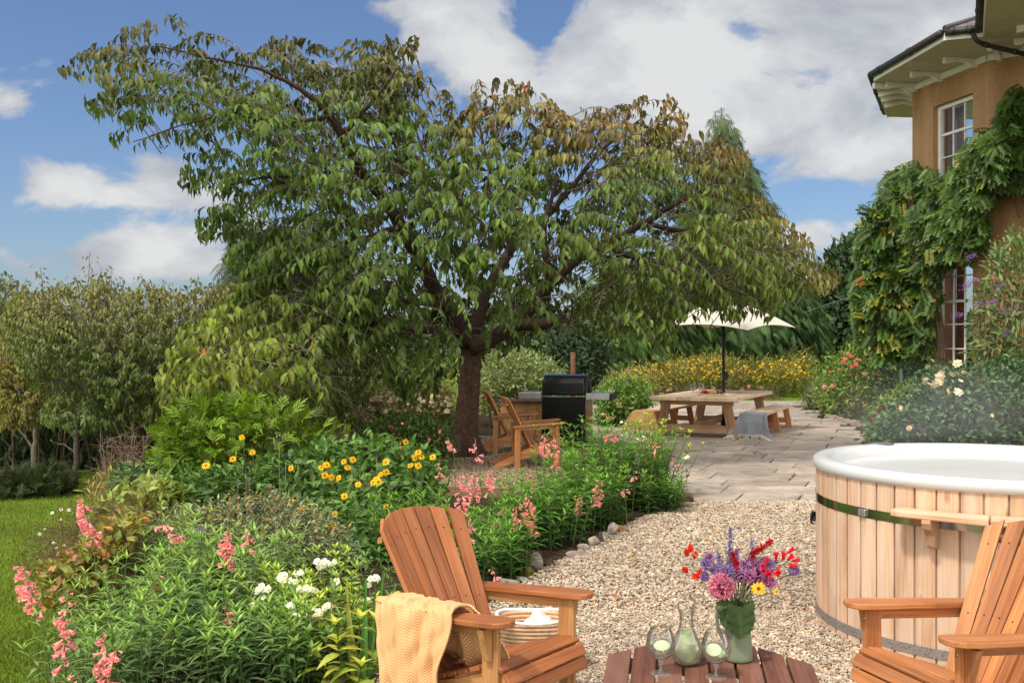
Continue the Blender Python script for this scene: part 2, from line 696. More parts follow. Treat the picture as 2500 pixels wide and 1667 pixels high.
SUN_EL, SUN_AZ = 57.0, 224.0      # azimuth clockwise from +y: behind the viewpoint, to the left
sd = bpy.data.lights.new('sun', 'SUN')
sd.energy = 3.3
sd.angle = math.radians(5)
sd.color = (1.0, 0.93, 0.82)
sun = bpy.data.objects.new('sun', sd)
COL.objects.link(sun)
_e, _a = math.radians(SUN_EL), math.radians(SUN_AZ)
sdir = Vector((math.sin(_a) * math.cos(_e), math.cos(_a) * math.cos(_e), math.sin(_e)))
sun.rotation_euler = sdir.to_track_quat('Z', 'Y').to_euler()
sun.location = (-8, -8, 12)

world = bpy.data.worlds.new('World')
scene.world = world
world.use_nodes = True
nt = world.node_tree
nt.nodes.clear()
wout = nt.nodes.new('ShaderNodeOutputWorld')
bg = nt.nodes.new('ShaderNodeBackground')
bg.inputs[1].default_value = 0.11
lk(nt, bg.outputs[0], wout.inputs[0])
sky = nt.nodes.new('ShaderNodeTexSky')
sky.sky_type = 'NISHITA'
sky.sun_disc = False
sky.sun_elevation = _e
sky.sun_rotation = _a
sky.air_density = 1.0
sky.dust_density = 1.0
sky.ozone_density = 2.5
tc = nt.nodes.new('ShaderNodeTexCoord')
sx = nt.nodes.new('ShaderNodeSeparateXYZ')
lk(nt, tc.outputs['Generated'], sx.inputs[0])
ysafe = math_n(nt, 'MAXIMUM', sx.outputs[1], 0.12)
uu = math_n(nt, 'DIVIDE', sx.outputs[0], ysafe)
vv = math_n(nt, 'DIVIDE', sx.outputs[2], ysafe)
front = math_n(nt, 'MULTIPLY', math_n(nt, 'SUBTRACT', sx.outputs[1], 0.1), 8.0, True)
# cumulus banks as directions in the sky: (bearing, height, half width, half height, weight)
BANKS = [(1450, 110, 250, 120, 1.0), (1760, 130, 330, 160, 1.0), (1830, 310, 200, 75, 0.95), (2150, 60, 260, 110, 0.9),
         (2010, 340, 110, 60, 0.7), (1400, 210, 170, 85, 0.85), (1060, 80, 140, 95, 1.0), (1130, 170, 90, 55, 0.75),
         (960, 15, 110, 40, 0.8), (175, 425, 100, 52, 1.05), (375, 405, 62, 55, 0.95), (260, 455, 120, 26, 0.6),
         (470, 440, 110, 35, 0.6), (420, 565, 230, 48, 0.85), (300, 600, 210, 36, 0.6), (560, 620, 260, 40, 0.6),
         (1880, 555, 110, 40, 0.9), (1950, 515, 90, 22, 0.6), (20, 240, 40, 22, 0.6), (1238, 40, 42, 120, -1.3), (1720, 75, 60, 26, -0.8), (1560, 30, 50, 22, -0.5), (1330, 330, 90, 40, -0.5),
         (1700, 470, 120, 40, -0.4), (2500, 300, 300, 200, 0.5)]
tot = None
for (bx_, by_, ax_, ay_, w_) in BANKS:
    u0, v0 = (bx_ - 1176) / 2352, (784 - by_) / 2352
    a_ = math_n(nt, 'MULTIPLY', math_n(nt, 'SUBTRACT', uu, u0), 2352 / ax_)
    b_ = math_n(nt, 'MULTIPLY', math_n(nt, 'SUBTRACT', vv, v0), 2352 / ay_)
    r2 = math_n(nt, 'ADD', math_n(nt, 'MULTIPLY', a_, a_), math_n(nt, 'MULTIPLY', b_, b_))
    g_ = math_n(nt, 'MULTIPLY', math_n(nt, 'POWER', 2.718, math_n(nt, 'MULTIPLY', r2, -0.75)), w_)
    tot = g_ if tot is None else math_n(nt, 'ADD', tot, g_)
cv = nt.nodes.new('ShaderNodeCombineXYZ')
lk(nt, uu, cv.inputs[0])
lk(nt, vv, cv.inputs[1])
cvm = mapping(nt, cv.outputs[0], (1.0, 1.5, 1.0))
n1 = noise(nt, cvm, 9.0, 10, 0.6, 0.35)
n2 = noise(nt, mapping(nt, tc.outputs['Generated'], (1, 1, 2.0)), 2.2, 7, 0.55)
n3 = noise(nt, mapping(nt, cvm, (1, 1, 1), (0.03, 0.06, 0)), 6.5, 9, 0.6, 0.3)
dens_f = math_n(nt, 'ADD', tot, math_n(nt, 'MULTIPLY', math_n(nt, 'SUBTRACT', n1.outputs[0], 0.5), 3.3))
mask_f = ramp(nt, dens_f, [(0.36, (0, 0, 0)), (0.78, (1, 1, 1))])
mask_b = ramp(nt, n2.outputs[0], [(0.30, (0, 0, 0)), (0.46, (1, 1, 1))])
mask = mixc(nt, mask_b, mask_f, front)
shade = math_n(nt, 'ADD', math_n(nt, 'MULTIPLY', math_n(nt, 'SUBTRACT', dens_f, 0.75), 0.16), n3.outputs[0])
ccol = ramp(nt, shade, [(0.30, (3.6, 3.8, 4.3)), (0.50, (5.3, 5.45, 5.7)), (0.68, (7.2, 7.2, 7.1))])
skyc = mixc(nt, sky.outputs[0], (0.84, 0.93, 1.10), 1.0, 'MULTIPLY')
ccol2 = mixc(nt, (20.0, 19.2, 17.8), ccol, front)  # unseen clouds behind the viewpoint, made extra bright as added fill light
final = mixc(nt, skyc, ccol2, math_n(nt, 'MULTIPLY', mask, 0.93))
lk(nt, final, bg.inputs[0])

scene.view_settings.view_transform = 'Standard'
scene.view_settings.look = 'None'
scene.view_settings.exposure = 0.0
scene.cycles.use_denoising = True
scene.cycles.max_bounces = 8
scene.cycles.transparent_max_bounces = 24


# ------------------------------------------------------------------ the lie of the land
def sstep(t):
    t = np.clip(t, 0, 1)
    return t * t * (3 - 2 * t)


def land(x, y):
    x, y = np.asarray(x, float), np.asarray(y, float)
    edge = -1.35 - 0.2 * (np.clip(y, 0, 17) - 4.5)
    left = sstep((edge - x) / 1.5)
    z = -0.9 * left
    z = z + 0.02 * np.sin(x * 0.7 + 1) * np.sin(y * 0.5) * left
    return z


def sheet(name, mat, xs, ys, dz=0.0, keep=None, bumpy=0.0):
    xs, ys = np.asarray(xs, float), np.asarray(ys, float)
    X, Y = np.meshgrid(xs, ys, indexing='ij')
    Z = land(X, Y) + dz
    if bumpy:
        Z = Z + RNG.uniform(0, bumpy, Z.shape)
    nv = len(ys)
    i, j = np.meshgrid(np.arange(len(xs) - 1), np.arange(nv - 1), indexing='ij')
    F = np.stack([i * nv + j, (i + 1) * nv + j, (i + 1) * nv + j + 1, i * nv + j + 1], -1).reshape(-1, 4)
    if keep is not None:
        cx = (xs[:-1] + xs[1:]) / 2
        cy = (ys[:-1] + ys[1:]) / 2
        CX, CY = np.meshgrid(cx, cy, indexing='ij')
        F = F[keep(CX, CY).ravel()]
    mb = MB()
    mb.add(np.stack([X, Y, Z], -1).reshape(-1, 3), F, (1, 1, 1))
    return structure(mb.build(name, mat, smooth=True))


def inpoly(poly, x, y):
    poly = np.asarray(poly, float)
    x, y = np.asarray(x, float), np.asarray(y, float)
    r = np.zeros(x.shape, bool)
    n = len(poly)
    for i in range(n):
        x1, y1 = poly[i]
        x2, y2 = poly[(i + 1) % n]
        if y1 == y2:
            continue
        c = ((y1 > y) != (y2 > y)) & (x < (x2 - x1) * (y - y1) / (y2 - y1) + x1)
        r ^= c
    return r


# lawn material
def m_lawn():
    m, nt, out = mk('mown_lawn')
    tc = nt.nodes.new('ShaderNodeTexCoord')
    o = tc.outputs['Object']
    a = noise(nt, o, 1.1, 4)
    b = noise(nt, o, 55.0, 3, 0.7)
    d = noise(nt, mapping(nt, o, (3, 12, 3)), 2.0, 4)
    c = ramp(nt, a.outputs[0], [(0.3, (0.13, 0.19, 0.024)), (0.7, (0.18, 0.25, 0.032))])
    c = mixc(nt, c, ramp(nt, b.outputs[0], [(0.3, (0.55, 0.55, 0.5)), (0.7, (1.4, 1.35, 1.2))]), 0.9, 'MULTIPLY')
    c = mixc(nt, c, ramp(nt, d.outputs[0], [(0.35, (0.8, 0.8, 0.8)), (0.65, (1.15, 1.12, 1.1))]), 0.8, 'MULTIPLY')
    principled(nt, out, c, 0.8, 0.15, 0, bump(nt, b.outputs[0], 0.8, 0.03))
    return m


def m_soil():
    m, nt, out = mk('garden_soil')
    tc = nt.nodes.new('ShaderNodeTexCoord')
    n = noise(nt, tc.outputs['Object'], 24.0, 7, 0.65)
    c = ramp(nt, n.outputs[0], [(0.3, (0.018, 0.012, 0.008)), (0.55, (0.05, 0.033, 0.02)), (0.75, (0.10, 0.072, 0.05))])
    principled(nt, out, c, 0.95, 0.1, 0, bump(nt, n.outputs[0], 0.9, 0.04))
    return m


def m_gravel(name, tint, scale):
    m, nt, out = mk(name)
    tc = nt.nodes.new('ShaderNodeTexCoord')
    v = nt.nodes.new('ShaderNodeTexVoronoi')
    v.inputs['Scale'].default_value = scale
    lk(nt, tc.outputs['Object'], v.inputs['Vector'])
    sp = nt.nodes.new('ShaderNodeSeparateColor')
    lk(nt, v.outputs['Color'], sp.inputs[0])
    c = ramp(nt, sp.outputs[0], [(0.0, tuple(0.45 * t for t in tint)), (0.5, tint), (1.0, tuple(1.35 * t for t in tint))])
    e = ramp(nt, v.outputs['Distance'], [(0.2, (1, 1, 1)), (0.75, (0.18, 0.14, 0.11))])
    c = mixc(nt, c, e, 0.85, 'MULTIPLY')
    principled(nt, out, c, 0.9, 0.15, 0, bump(nt, v.outputs['Distance'], -1.0, 0.02))
    return m


M['lawn'] = m_lawn()
M['soil'] = m_soil()
M['gravel'] = m_gravel('gravel_bed', (0.30, 0.24, 0.18), 34.0)
M['gravel2'] = m_gravel('brown_gravel', (0.24, 0.175, 0.125), 28.0)

far = np.array([-900, -400, -180, -90, -50])
xs = np.concatenate([far, np.linspace(-30, -7, 24), np.linspace(-6.8, 2, 60), np.linspace(3, 30, 28), -far[::-1]])
ys = np.concatenate([[-60, -20, -5], np.linspace(0, 24, 73), np.linspace(25, 45, 21), [60, 100, 200, 500, 1200]])
sheet('ground', M['lawn'], xs, ys)

GRAVEL_EDGE = [(-1.25, 1.5), (-0.95, 3.6), (-0.72, 4.7), (-0.45, 5.4), (-0.08, 6.3), (0.24, 7.17), (0.92, 8.69), (1.62, 10.1)]
GRAVEL = GRAVEL_EDGE + [(7.5, 10.1), (7.5, 1.5)]
PATCH = [(-1.75, 11.3), (-0.75, 10.72), (0.25, 10.62), (1.25, 11.2), (1.55, 13.0), (1.5, 16.2), (-0.6, 17.2), (-1.7, 14.6)]
BED_R = [(5.35, 10.2), (5.35, 15.0), (5.86, 17.4), (6.6, 20.8), (7.1, 24.0), (7.4, 26.5), (30, 26.5), (30, 10.2)]


def patio_ok(x, y):
    return (y > 10.08) & (y < 26.9) & (x > np.where(y < 11.5, 1.62, np.where(y < 16.3, 1.5, 1.15 - 0.02 * (y - 16)))) & (x < 13) & ~inpoly(BED_R, x, y)


sheet('soil', M['soil'], np.linspace(-5, 3, 61), np.linspace(2.5, 24, 100), 0.006,
      lambda x, y: (x > (-1.35 - 0.2 * (np.clip(y, 0, 17) - 4.5)) - 1.15) & ((y < 13) | (x < 1.4)), 0.03)
sheet('border_soil', M['soil'], np.linspace(5, 14, 40), np.linspace(9, 27, 60), 0.006, lambda x, y: inpoly(BED_R, x, y), 0.03)
sheet('gravel_ground', M['gravel'], np.linspace(-1.3, 7.5, 89), np.linspace(1.5, 10.1, 87), 0.040, lambda x, y: inpoly(GRAVEL, x, y), 0.004)
sheet('brown_gravel_ground', M['gravel2'], np.linspace(-2, 2, 60), np.linspace(10.5, 17.5, 90), 0.042, lambda x, y: inpoly(PATCH, x, y), 0.006)


def m_slab():
    m, nt, out = mk('sandstone_flags')
    a = attr(nt, 'Col').outputs[0]
    tc = nt.nodes.new('ShaderNodeTexCoord')
    o = tc.outputs['Object']
    n = noise(nt, o, 5.0, 7, 0.65, 0.4)
    n2 = noise(nt, o, 40.0, 5, 0.7)
    n3 = noise(nt, o, 1.2, 3)
    c = mixc(nt, a, ramp(nt, n.outputs[0], [(0.3, (0.66, 0.63, 0.58)), (0.5, (1, 1, 1)), (0.72, (1.2, 1.18, 1.15))]), 1.0, 'MULTIPLY')
    c = mixc(nt, c, ramp(nt, n2.outputs[0], [(0.33, (0.62, 0.6, 0.58)), (0.5, (1, 1, 1)), (0.7, (1.1, 1.1, 1.1))]), 0.8, 'MULTIPLY')
    c = mixc(nt, c, ramp(nt, n3.outputs[0], [(0.35, (0.82, 0.83, 0.8)), (0.65, (1.08, 1.06, 1.05))]), 1.0, 'MULTIPLY')
    r = ramp(nt, n.outputs[0], [(0.3, (0.62,) * 3), (0.7, (0.85,) * 3)])
    principled(nt, out, c, r, 0.25, 0, bump(nt, n.outputs[0], 0.5, 0.02))
    return m


M['slab'] = m_slab()
sheet('paving_joints', M['soil'], np.linspace(1.1, 13, 120), np.linspace(10.08, 27, 170), 0.012, patio_ok, 0.012)
mb = MB()
ud = np.array([math.sin(math.radians(22)), math.cos(math.radians(22))])
vd = np.array([math.cos(math.radians(6)), -math.sin(math.radians(6))])
O = np.array([-1.5, 10.42])
d = 0.0
while d < 20:
    hrow = random.choice([0.42, 0.5, 0.6, 0.68])
    s = -9.0 + random.uniform(0, 0.6)
    while s < 14:
        wd = random.choice([0.42, 0.6, 0.72, 0.9, 1.05])
        split = wd > 0.8 and hrow > 0.55 and random.random() < 0.35
        cells = [(s, d, wd, hrow)] if not split else [(s, d, wd, hrow * 0.5), (s, d + hrow * 0.5, wd, hrow * 0.5)]
        for (cs, cd, cw, chh) in cells:
            gp = 0.007 + random.uniform(0, 0.006)
            q = []
            for (a, b) in ((gp, gp), (cw - gp, gp), (cw - gp, chh - gp), (gp, chh - gp)):
                p = O + vd * (cs + a) + ud * (cd + b) + np.array([random.uniform(-.008, .008), random.uniform(-.008, .008)])
                q.append(p)
            c = np.mean(q, 0)
            front_row = d == 0.0
            if (patio_ok(np.array([c[0]]), np.array([c[1]]))[0]) and (front_row or c[1] - hrow / 2 > 10.1):
                qq = np.array(q)
                base = random.choice([(0.40, 0.335, 0.28), (0.375, 0.32, 0.275), (0.435, 0.36, 0.30), (0.355, 0.30, 0.255), (0.40, 0.345, 0.295)])
                prism(mb, qq, 0.05, (0, 0, 0.03 + random.uniform(-.004, .005)), (1, 0, 0), (0, 1, 0), base, 0.009)
        s += wd
    d += hrow
structure(mb.build('patio', M['slab']))

# ------------------------------------------------------------------ pebbles
def ico(sub):
    t = (1 + 5 ** 0.5) / 2
    v = [(-1, t, 0), (1, t, 0), (-1, -t, 0), (1, -t, 0), (0, -1, t), (0, 1, t), (0, -1, -t), (0, 1, -t), (t, 0, -1), (t, 0, 1), (-t, 0, -1), (-t, 0, 1)]
    f = [(0, 11, 5), (0, 5, 1), (0, 1, 7), (0, 7, 10), (0, 10, 11), (1, 5, 9), (5, 11, 4), (11, 10, 2), (10, 7, 6), (7, 1, 8),
         (3, 9, 4), (3, 4, 2), (3, 2, 6), (3, 6, 8), (3, 8, 9), (4, 9, 5), (2, 4, 11), (6, 2, 10), (8, 6, 7), (9, 8, 1)]
    v = [np.array(p) / np.linalg.norm(p) for p in v]
    for _ in range(sub):
        cache, nf = {}, []
        def mid(a, b):
            k = (min(a, b), max(a, b))
            if k not in cache:
                m_ = v[a] + v[b]
                cache[k] = len(v)
                v.append(m_ / np.linalg.norm(m_))
            return cache[k]
        for a, b, c in f:
            x, y, z = mid(a, b), mid(b, c), mid(c, a)
            nf += [(a, x, z), (b, y, x), (c, z, y), (x, y, z)]
        f = nf
    return np.array(v), np.array(f)


def pebbles(mb, pts, size, cols, sub=0, flat=(0.45, 0.8)):
    v, f = ico(sub)
    n = len(pts)
    yaw = RNG.uniform(0, 2 * math.pi, n)
    tilt = RNG.normal(0, 0.35, n)
    s = np.stack([size, size * RNG.uniform(0.6, 0.95, n), size * RNG.uniform(*flat, n)], 1)
    k = len(v)
    noise_ = 1 + RNG.uniform(-0.16, 0.16, (n, k))
    p = v[None] * noise_[..., None] * s[:, None, :]
    ct, st = np.cos(tilt)[:, None], np.sin(tilt)[:, None]
    y, z = p[..., 1] * ct - p[..., 2] * st, p[..., 1] * st + p[..., 2] * ct
    cy, sy = np.cos(yaw)[:, None], np.sin(yaw)[:, None]
    q = np.stack([p[..., 0] * cy - y * sy, p[..., 0] * sy + y * cy, z], -1) + pts[:, None, :]
    ff = (f[None] + (np.arange(n) * k)[:, None, None]).reshape(-1, 3)
    mb.add(q.reshape(-1, 3), ff, np.repeat(cols, k, 0))


def pebble_cols(n, warm=1.0):
    pal = np.array([(0.62, 0.53, 0.42), (0.54, 0.43, 0.32), (0.68, 0.62, 0.53), (0.44, 0.34, 0.25), (0.58, 0.44, 0.30), (0.36, 0.31, 0.27), (0.56, 0.38, 0.22), (0.66, 0.57, 0.46)])
    pr = np.array([0.24, 0.2, 0.17, 0.1, 0.08, 0.05, 0.03, 0.13])
    c = pal[RNG.choice(len(pal), n, p=pr)]
    dk = RNG.random(n) < 0.05
    c[dk] = np.array([(0.20, 0.15, 0.11), (0.28, 0.17, 0.09), (0.24, 0.22, 0.20)])[RNG.integers(0, 3, dk.sum())]
    return c * RNG.uniform(0.82, 1.08, (n, 1)) * warm * np.array([0.76, 0.725, 0.68])


def scatter(poly, n, x0, x1, y0, y1, power=1.0):
    y = y0 + (y1 - y0) * RNG.random(n) ** power
    x = RNG.uniform(x0, x1, n)
    k = inpoly(poly, x, y) & (np.abs(x / y) < 0.62)
    return x[k], y[k]


mb = MB()
PATCHES = RNG.uniform(-1, 1, (6, 3))


def patchy(x, y):
    s = 0
    for a, b, c in PATCHES:
        s = s + np.sin(a * 2.6 * x + b * 2.6 * y + 6 * c)
    return (1 + 0.055 * s)[:, None]


x, y = scatter(GRAVEL, 115000, -0.95, 2.6, 3.3, 6.0)
tubc = (2.66, 5.68)
k = np.hypot(x - tubc[0], y - tubc[1]) > 0.93
x, y = x[k], y[k]
sz = np.exp(RNG.normal(math.log(0.0069), 0.30, len(x)))
pebbles(mb, np.stack([x, y, 0.043 + RNG.uniform(-0.004, 0.008, len(x)) + 0.006 * (patchy(x, y)[:, 0] - 1) / 0.15], 1), sz, pebble_cols(len(x)) * patchy(x, y), 0)
x, y = scatter(GRAVEL, 78000, -0.4, 4.2, 6.0, 10.15)
k = np.hypot(x - tubc[0], y - tubc[1]) > 0.93
x, y = x[k], y[k]
sz = np.exp(RNG.normal(math.log(0.0095), 0.28, len(x)))
pebbles(mb, np.stack([x, y, 0.043 + RNG.uniform(-0.004, 0.008, len(x)) + 0.006 * (patchy(x, y)[:, 0] - 1) / 0.15], 1), sz, pebble_cols(len(x)) * patchy(x, y), 0)
g = mb.build('gravel', M['stone'], smooth=True)
g['kind'] = 'stuff'
tag(g, 'pale cream gravel of small pebbles around the hot tub', 'gravel')
mb = MB()
x, y = scatter(PATCH, 30000, -1.7, 1.6, 10.5, 17)
sz = RNG.uniform(0.012, 0.022, len(x))
pebbles(mb, np.stack([x, y, 0.046 + RNG.uniform(-0.004, 0.012, len(x))], 1), sz, pebble_cols(len(x), 0.62) * np.array([1, 0.93, 0.84]), 0)
g = mb.build('gravel', M['stone'], smooth=True)
g['kind'] = 'stuff'
tag(g, 'brownish gravel of small stones under the spreading tree', 'gravel')

# lawn grass in the near part of the lower lawn
def grass_blades(name, label, pts, hgt, base):
    mb = MB()
    n = len(pts)
    dd = nrm(np.stack([RNG.normal(0, 0.45, n), RNG.normal(0, 0.45, n), np.ones(n)], 1))
    T = (np.array([(-0.06, 0, 0), (0.06, 0, 0), (0.035, 0.6, -0.05), (-0.035, 0.6, -0.05), (0, 1, -0.2)]), None, None)
    tv = T[0]
    tf = np.array([[0, 1, 2, 3], [3, 2, 4, 4]])
    tv = np.array([(-0.07, 0, 0), (0.07, 0, 0), (0.012, 1.0, -0.2), (-0.012, 1.0, -0.2)])
    tf = np.array([[0, 1, 2, 3]])
    tcm = np.array([(0.7, 0.7, 0.7), (0.7, 0.7, 0.7), (1.2, 1.2, 1.1), (1.2, 1.2, 1.1)])
    inst(mb, (tv, tf, tcm), pts, dd, rdir(n), hgt * RNG.uniform(0.6, 1.3, n), jitter_cols(base, n, 0.12, 0.25) * (1 + 0.13 * np.sin(pts[:, 0:1] * 1.9 + np.sin(pts[:, 1:2] * 1.3)) + 0.10 * np.sin(pts[:, 1:2] * 4.1 + pts[:, 0:1])))
    o = mb.build(name, M['leaf_dark'])
    o['kind'] = 'stuff'
    return tag(o, label, 'grass')


n = 90000
y = 6.5 + 13 * RNG.random(n) ** 1.3
x = -y * RNG.uniform(0.33, 0.53, n)
k = x < -1.35 - 0.2 * (np.clip(y, 0, 17) - 4.5) - 1.1
x, y = x[k], y[k]
grass_blades('lawn_grass', 'short mown bright green grass of the lower lawn', np.stack([x, y, land(x, y)], 1), 0.045, (0.094, 0.140, 0.017))
n = 26000
y = RNG.uniform(26.95, 30, n)
x = RNG.uniform(1.0, 9, n)
grass_blades('lawn_grass', 'narrow strip of bright grass beyond the paved terrace', np.stack([x, y, land(x, y)], 1), 0.07, (0.10, 0.165, 0.018))
# ------------------------------------------------------------------ slatted armchair
def make_chair(label, group, frame_mat, slat_mat, rear_posts=False, tint=(1, 1, 1), worn=(1, 1, 1)):
    t = thing('slatted_armchair', label, 'garden chair', group=group)
    tint = np.array(tint)
    # fan of seven back slats
    b0, b1 = np.array([0, -0.085, 0.235]), np.array([0, -0.45, 0.885])
    upv = nrm(b1 - b0)
    Lb = np.linalg.norm(b1 - b0)
    nor = np.cross([1, 0, 0], upv)           # pointing backwards/down
    for i in range(7):
        s = (i - 3) / 3.0
        arch = 0.062 * s * s
        fwd = 0.055 * s * s
        p0 = b0 + np.array([0.170 * s, 0, 0]) + np.array([0, 0.6, 0.3]) * fwd * 0.35
        p1 = b0 + upv * (Lb - arch) + np.array([0.236 * s, 0, 0]) + np.array([0, 0.87, 0.45]) * fwd
        ax = nrm(p1 - p0)
        ex = nrm(np.array([1, 0.42 * s, 0.2 * s]))
        ex = nrm(ex - ax * (ex @ ax))
        L = np.linalg.norm(p1 - p0)
        w0, w1 = 0.026, 0.0335
        sl = -0.042 * s
        poly = [(-w0, 0), (w0, 0), (w1, L + sl * 0.5 + (-0.006 if s > 0.9 else 0)), (-w1, L - sl * 0.5 + (-0.006 if s < -0.9 else 0))]
        mb = MB()
        prism(mb, poly, 0.016, p0, ex, ax, tint * np.array(worn) * (0.86 + 0.28 * random.random()), 0.003)
        nn = np.cross(ex, ax)
        if nn[1] < 0:
            nn = -nn
        for f in (0.04, 0.42, 0.86):
            c = p0 + ax * L * f + nn * 0.0088
            aa = np.arange(8) * math.pi / 4
            ring = c + 0.0042 * (np.cos(aa)[:, None] * ex + np.sin(aa)[:, None] * ax)
            fc = [list(range(8))] if np.cross(ex, ax) @ nn > 0 else [list(range(8))[::-1]]
            mb.add(ring, fc, (0.06, 0.05, 0.05))
        mb.build('back_slat', slat_mat, t)
    # braces behind the back
    for (zf, hw, wd) in ((0.86, 0.235, 0.045), (0.43, 0.30, 0.06)):
        mb = MB()
        pts_f, pts_b = [], []
        n = 11
        for j in range(n):
            s = -1 + 2 * j / (n - 1)
            c = b0 + upv * Lb * zf + np.array([hw * s, 0.05 * (hw / 0.236 * s) ** 2 * (0.9 if zf > 0.6 else 0.6), 0]) + nor * (-0.012 if nor[1] > 0 else 0.012) * 1.0
            back = np.array([0, -1.0, -0.25])
            pts_f.append(c + back * 0.004)
            pts_b.append(c + back * (0.03 + 0.035 * (1 - s * s)))
        top = np.array([0, 0, 0.011])
        P = np.array([[f - top, f + top, b + top, b - top] for f, b in zip(pts_f, pts_b)])
        n_ = len(P)
        F = []
        for j in range(n_ - 1):
            for k in range(4):
                k2 = (k + 1) % 4
                F.append([j * 4 + k, (j + 1) * 4 + k, (j + 1) * 4 + k2, j * 4 + k2])
        F += [[0, 1, 2, 3], [(n_ - 1) * 4 + k for k in (3, 2, 1, 0)]]
        v = P.reshape(-1, 3)
        mb.add(v, F, tint, v + RNG.uniform(-9, 9, 3))
        mb.build('back_brace', frame_mat, t)
    # side rails running from the curved seat front down to the ground behind
    for s in (-1, 1):
        mb = MB()
        poly = [(0.305, 0.285), (0.30, 0.345), (0.27, 0.365), (0.20, 0.350), (0.05, 0.295), (-0.10, 0.255), (-0.30, 0.155), (-0.56, 0.03), (-0.575, 0.0), (-0.47, 0.0), (-0.25, 0.09), (0.0, 0.165), (0.22, 0.245)]
        prism(mb, poly[::-1] if False else poly, 0.022, (s * 0.232, 0, 0), (0, 1, 0), (0, 0, 1), tint, 0.002)
        mb.build('side_rail', frame_mat, t)
    # seat slats: a flat run sloping back and a rolled front
    prof = [(-0.075, 0.268), (-0.018, 0.287), (0.040, 0.306), (0.098, 0.326), (0.156, 0.347), (0.214, 0.367), (0.268, 0.370), (0.305, 0.338), (0.316, 0.287)]
    for j, (yy, zz) in enumerate(prof):
        a = prof[max(j - 1, 0)]
        b = prof[min(j + 1, len(prof) - 1)]
        tg = nrm(np.array([0, b[0] - a[0], b[1] - a[1]]))
        up = np.cross([1, 0, 0], tg)
        mb = MB()
        board(mb, np.array([-0.262, yy, zz]) + up * 0.008, np.array([0.262, yy, zz]) + up * 0.008, 0.050, 0.018, up, 0.003, tint * np.array(worn) * (0.85 + 0.3 * random.random()))
        mb.build('seat_slat', slat_mat, t)
    for s in (-1, 1):
        mb = MB()
        # armrest: broad rounded front, waist towards the back, dropping slightly
        outl = [(-0.035, -0.30), (0.045, -0.30), (0.052, -0.1), (0.062, 0.08), (0.066, 0.22), (0.060, 0.30), (0.040, 0.335), (0.010, 0.347), (-0.025, 0.343), (-0.048, 0.325), (-0.054, 0.28), (-0.050, 0.1), (-0.040, -0.1)]
        outl = [(s * a, b) for a, b in outl]
        if s < 0:
            outl = outl[::-1]
        ey = nrm(np.array([0, 0.62, 0.045]))
        prism(mb, outl, 0.022, (s * 0.27, 0.0, 0.538 + 0.0), (1, 0, 0), ey, tint * np.array(worn) * 0.95, 0.004)
        mb.build('armrest', slat_mat, t)
        mb = MB()
        board(mb, (s * 0.262, -0.27, 0.490), (s * 0.262, 0.20, 0.522), 0.022, 0.05, (0, 0, 1), 0.002, tint)
        mb.build('arm_rail', frame_mat, t)
        mb = MB()
        board(mb, (s * 0.256, 0.235, 0.0), (s * 0.256, 0.235, 0.538), 0.022, 0.078, (0, 1, 0), 0.002, tint * 0.98)
        fl = mb.build('front_leg', frame_mat, t)
        mb = MB()
        poly = [(0, 0.535), (0, 0.40), (s * 0.022, 0.41), (s * 0.058, 0.535)]
        if s > 0:
            pass
        else:
            poly = poly[::-1]
        prism(mb, poly, 0.03, (s * 0.268, 0.235, 0), (1, 0, 0), (0, 0, 1), tint, 0.002)
        mb.build('arm_bracket', frame_mat, t)
        mb = MB()
        lathe(mb, [(0.0, 0.004), (0.006, 0.003), (0.0085, 0.0)], 10)
        v = mb.V[0]
        mb.V[0] = np.stack([v[:, 0], v[:, 2], v[:, 1]], 1) * np.array([1, 1, 1]) + np.array([s * 0.256, 0.2745, 0.505])
        mb.F = [f[:, ::-1] for f in mb.F]
        mb.build('bolt', M['brass'], fl)
        if rear_posts:
            mb = MB()
            board(mb, (s * 0.262, -0.255, 0.0), (s * 0.262, -0.245, 0.495), 0.022, 0.075, (0, 1, 0), 0.002, tint)
            mb.build('rear_leg', frame_mat, t)
    return t


ZC = 0.035      # top of the gravel bed
chairA = make_chair('reddish slatted garden armchair at front left with a yellow throw over one arm', None, M['chairlight'], M['chairwood'], tint=(0.95, 0.93, 0.92), worn=(0.88, 0.84, 0.82))
chairA.location, chairA.rotation_euler = (-0.11, 4.256, 0.0), (0, 0, -2.225)
chairB = make_chair('golden brown slatted garden armchair standing in front of the hot tub', None, M['chairwood'], M['chairwood'], tint=(1.08, 1.22, 1.3), worn=(1.04, 1.02, 1.0))
chairB.location, chairB.rotation_euler = (1.761, 3.977, 0.0), (0, 0, 1.896)
chairC = make_chair('slatted armchair beside the tree, the nearer of the two by the barbecue', 'armchairs under the tree', M['chairwood'], M['chairwood'], True, tint=(1.15, 1.4, 1.45))
chairC.location, chairC.rotation_euler = (0.30, 12.95, 0.05), (0, math.radians(0), math.radians(-86))
chairD = dup(chairC, (0.02, 14.6, 0.05), math.radians(-90), 'slatted armchair half hidden behind the tree trunk, farther from the camera', 'armchairs under the tree')


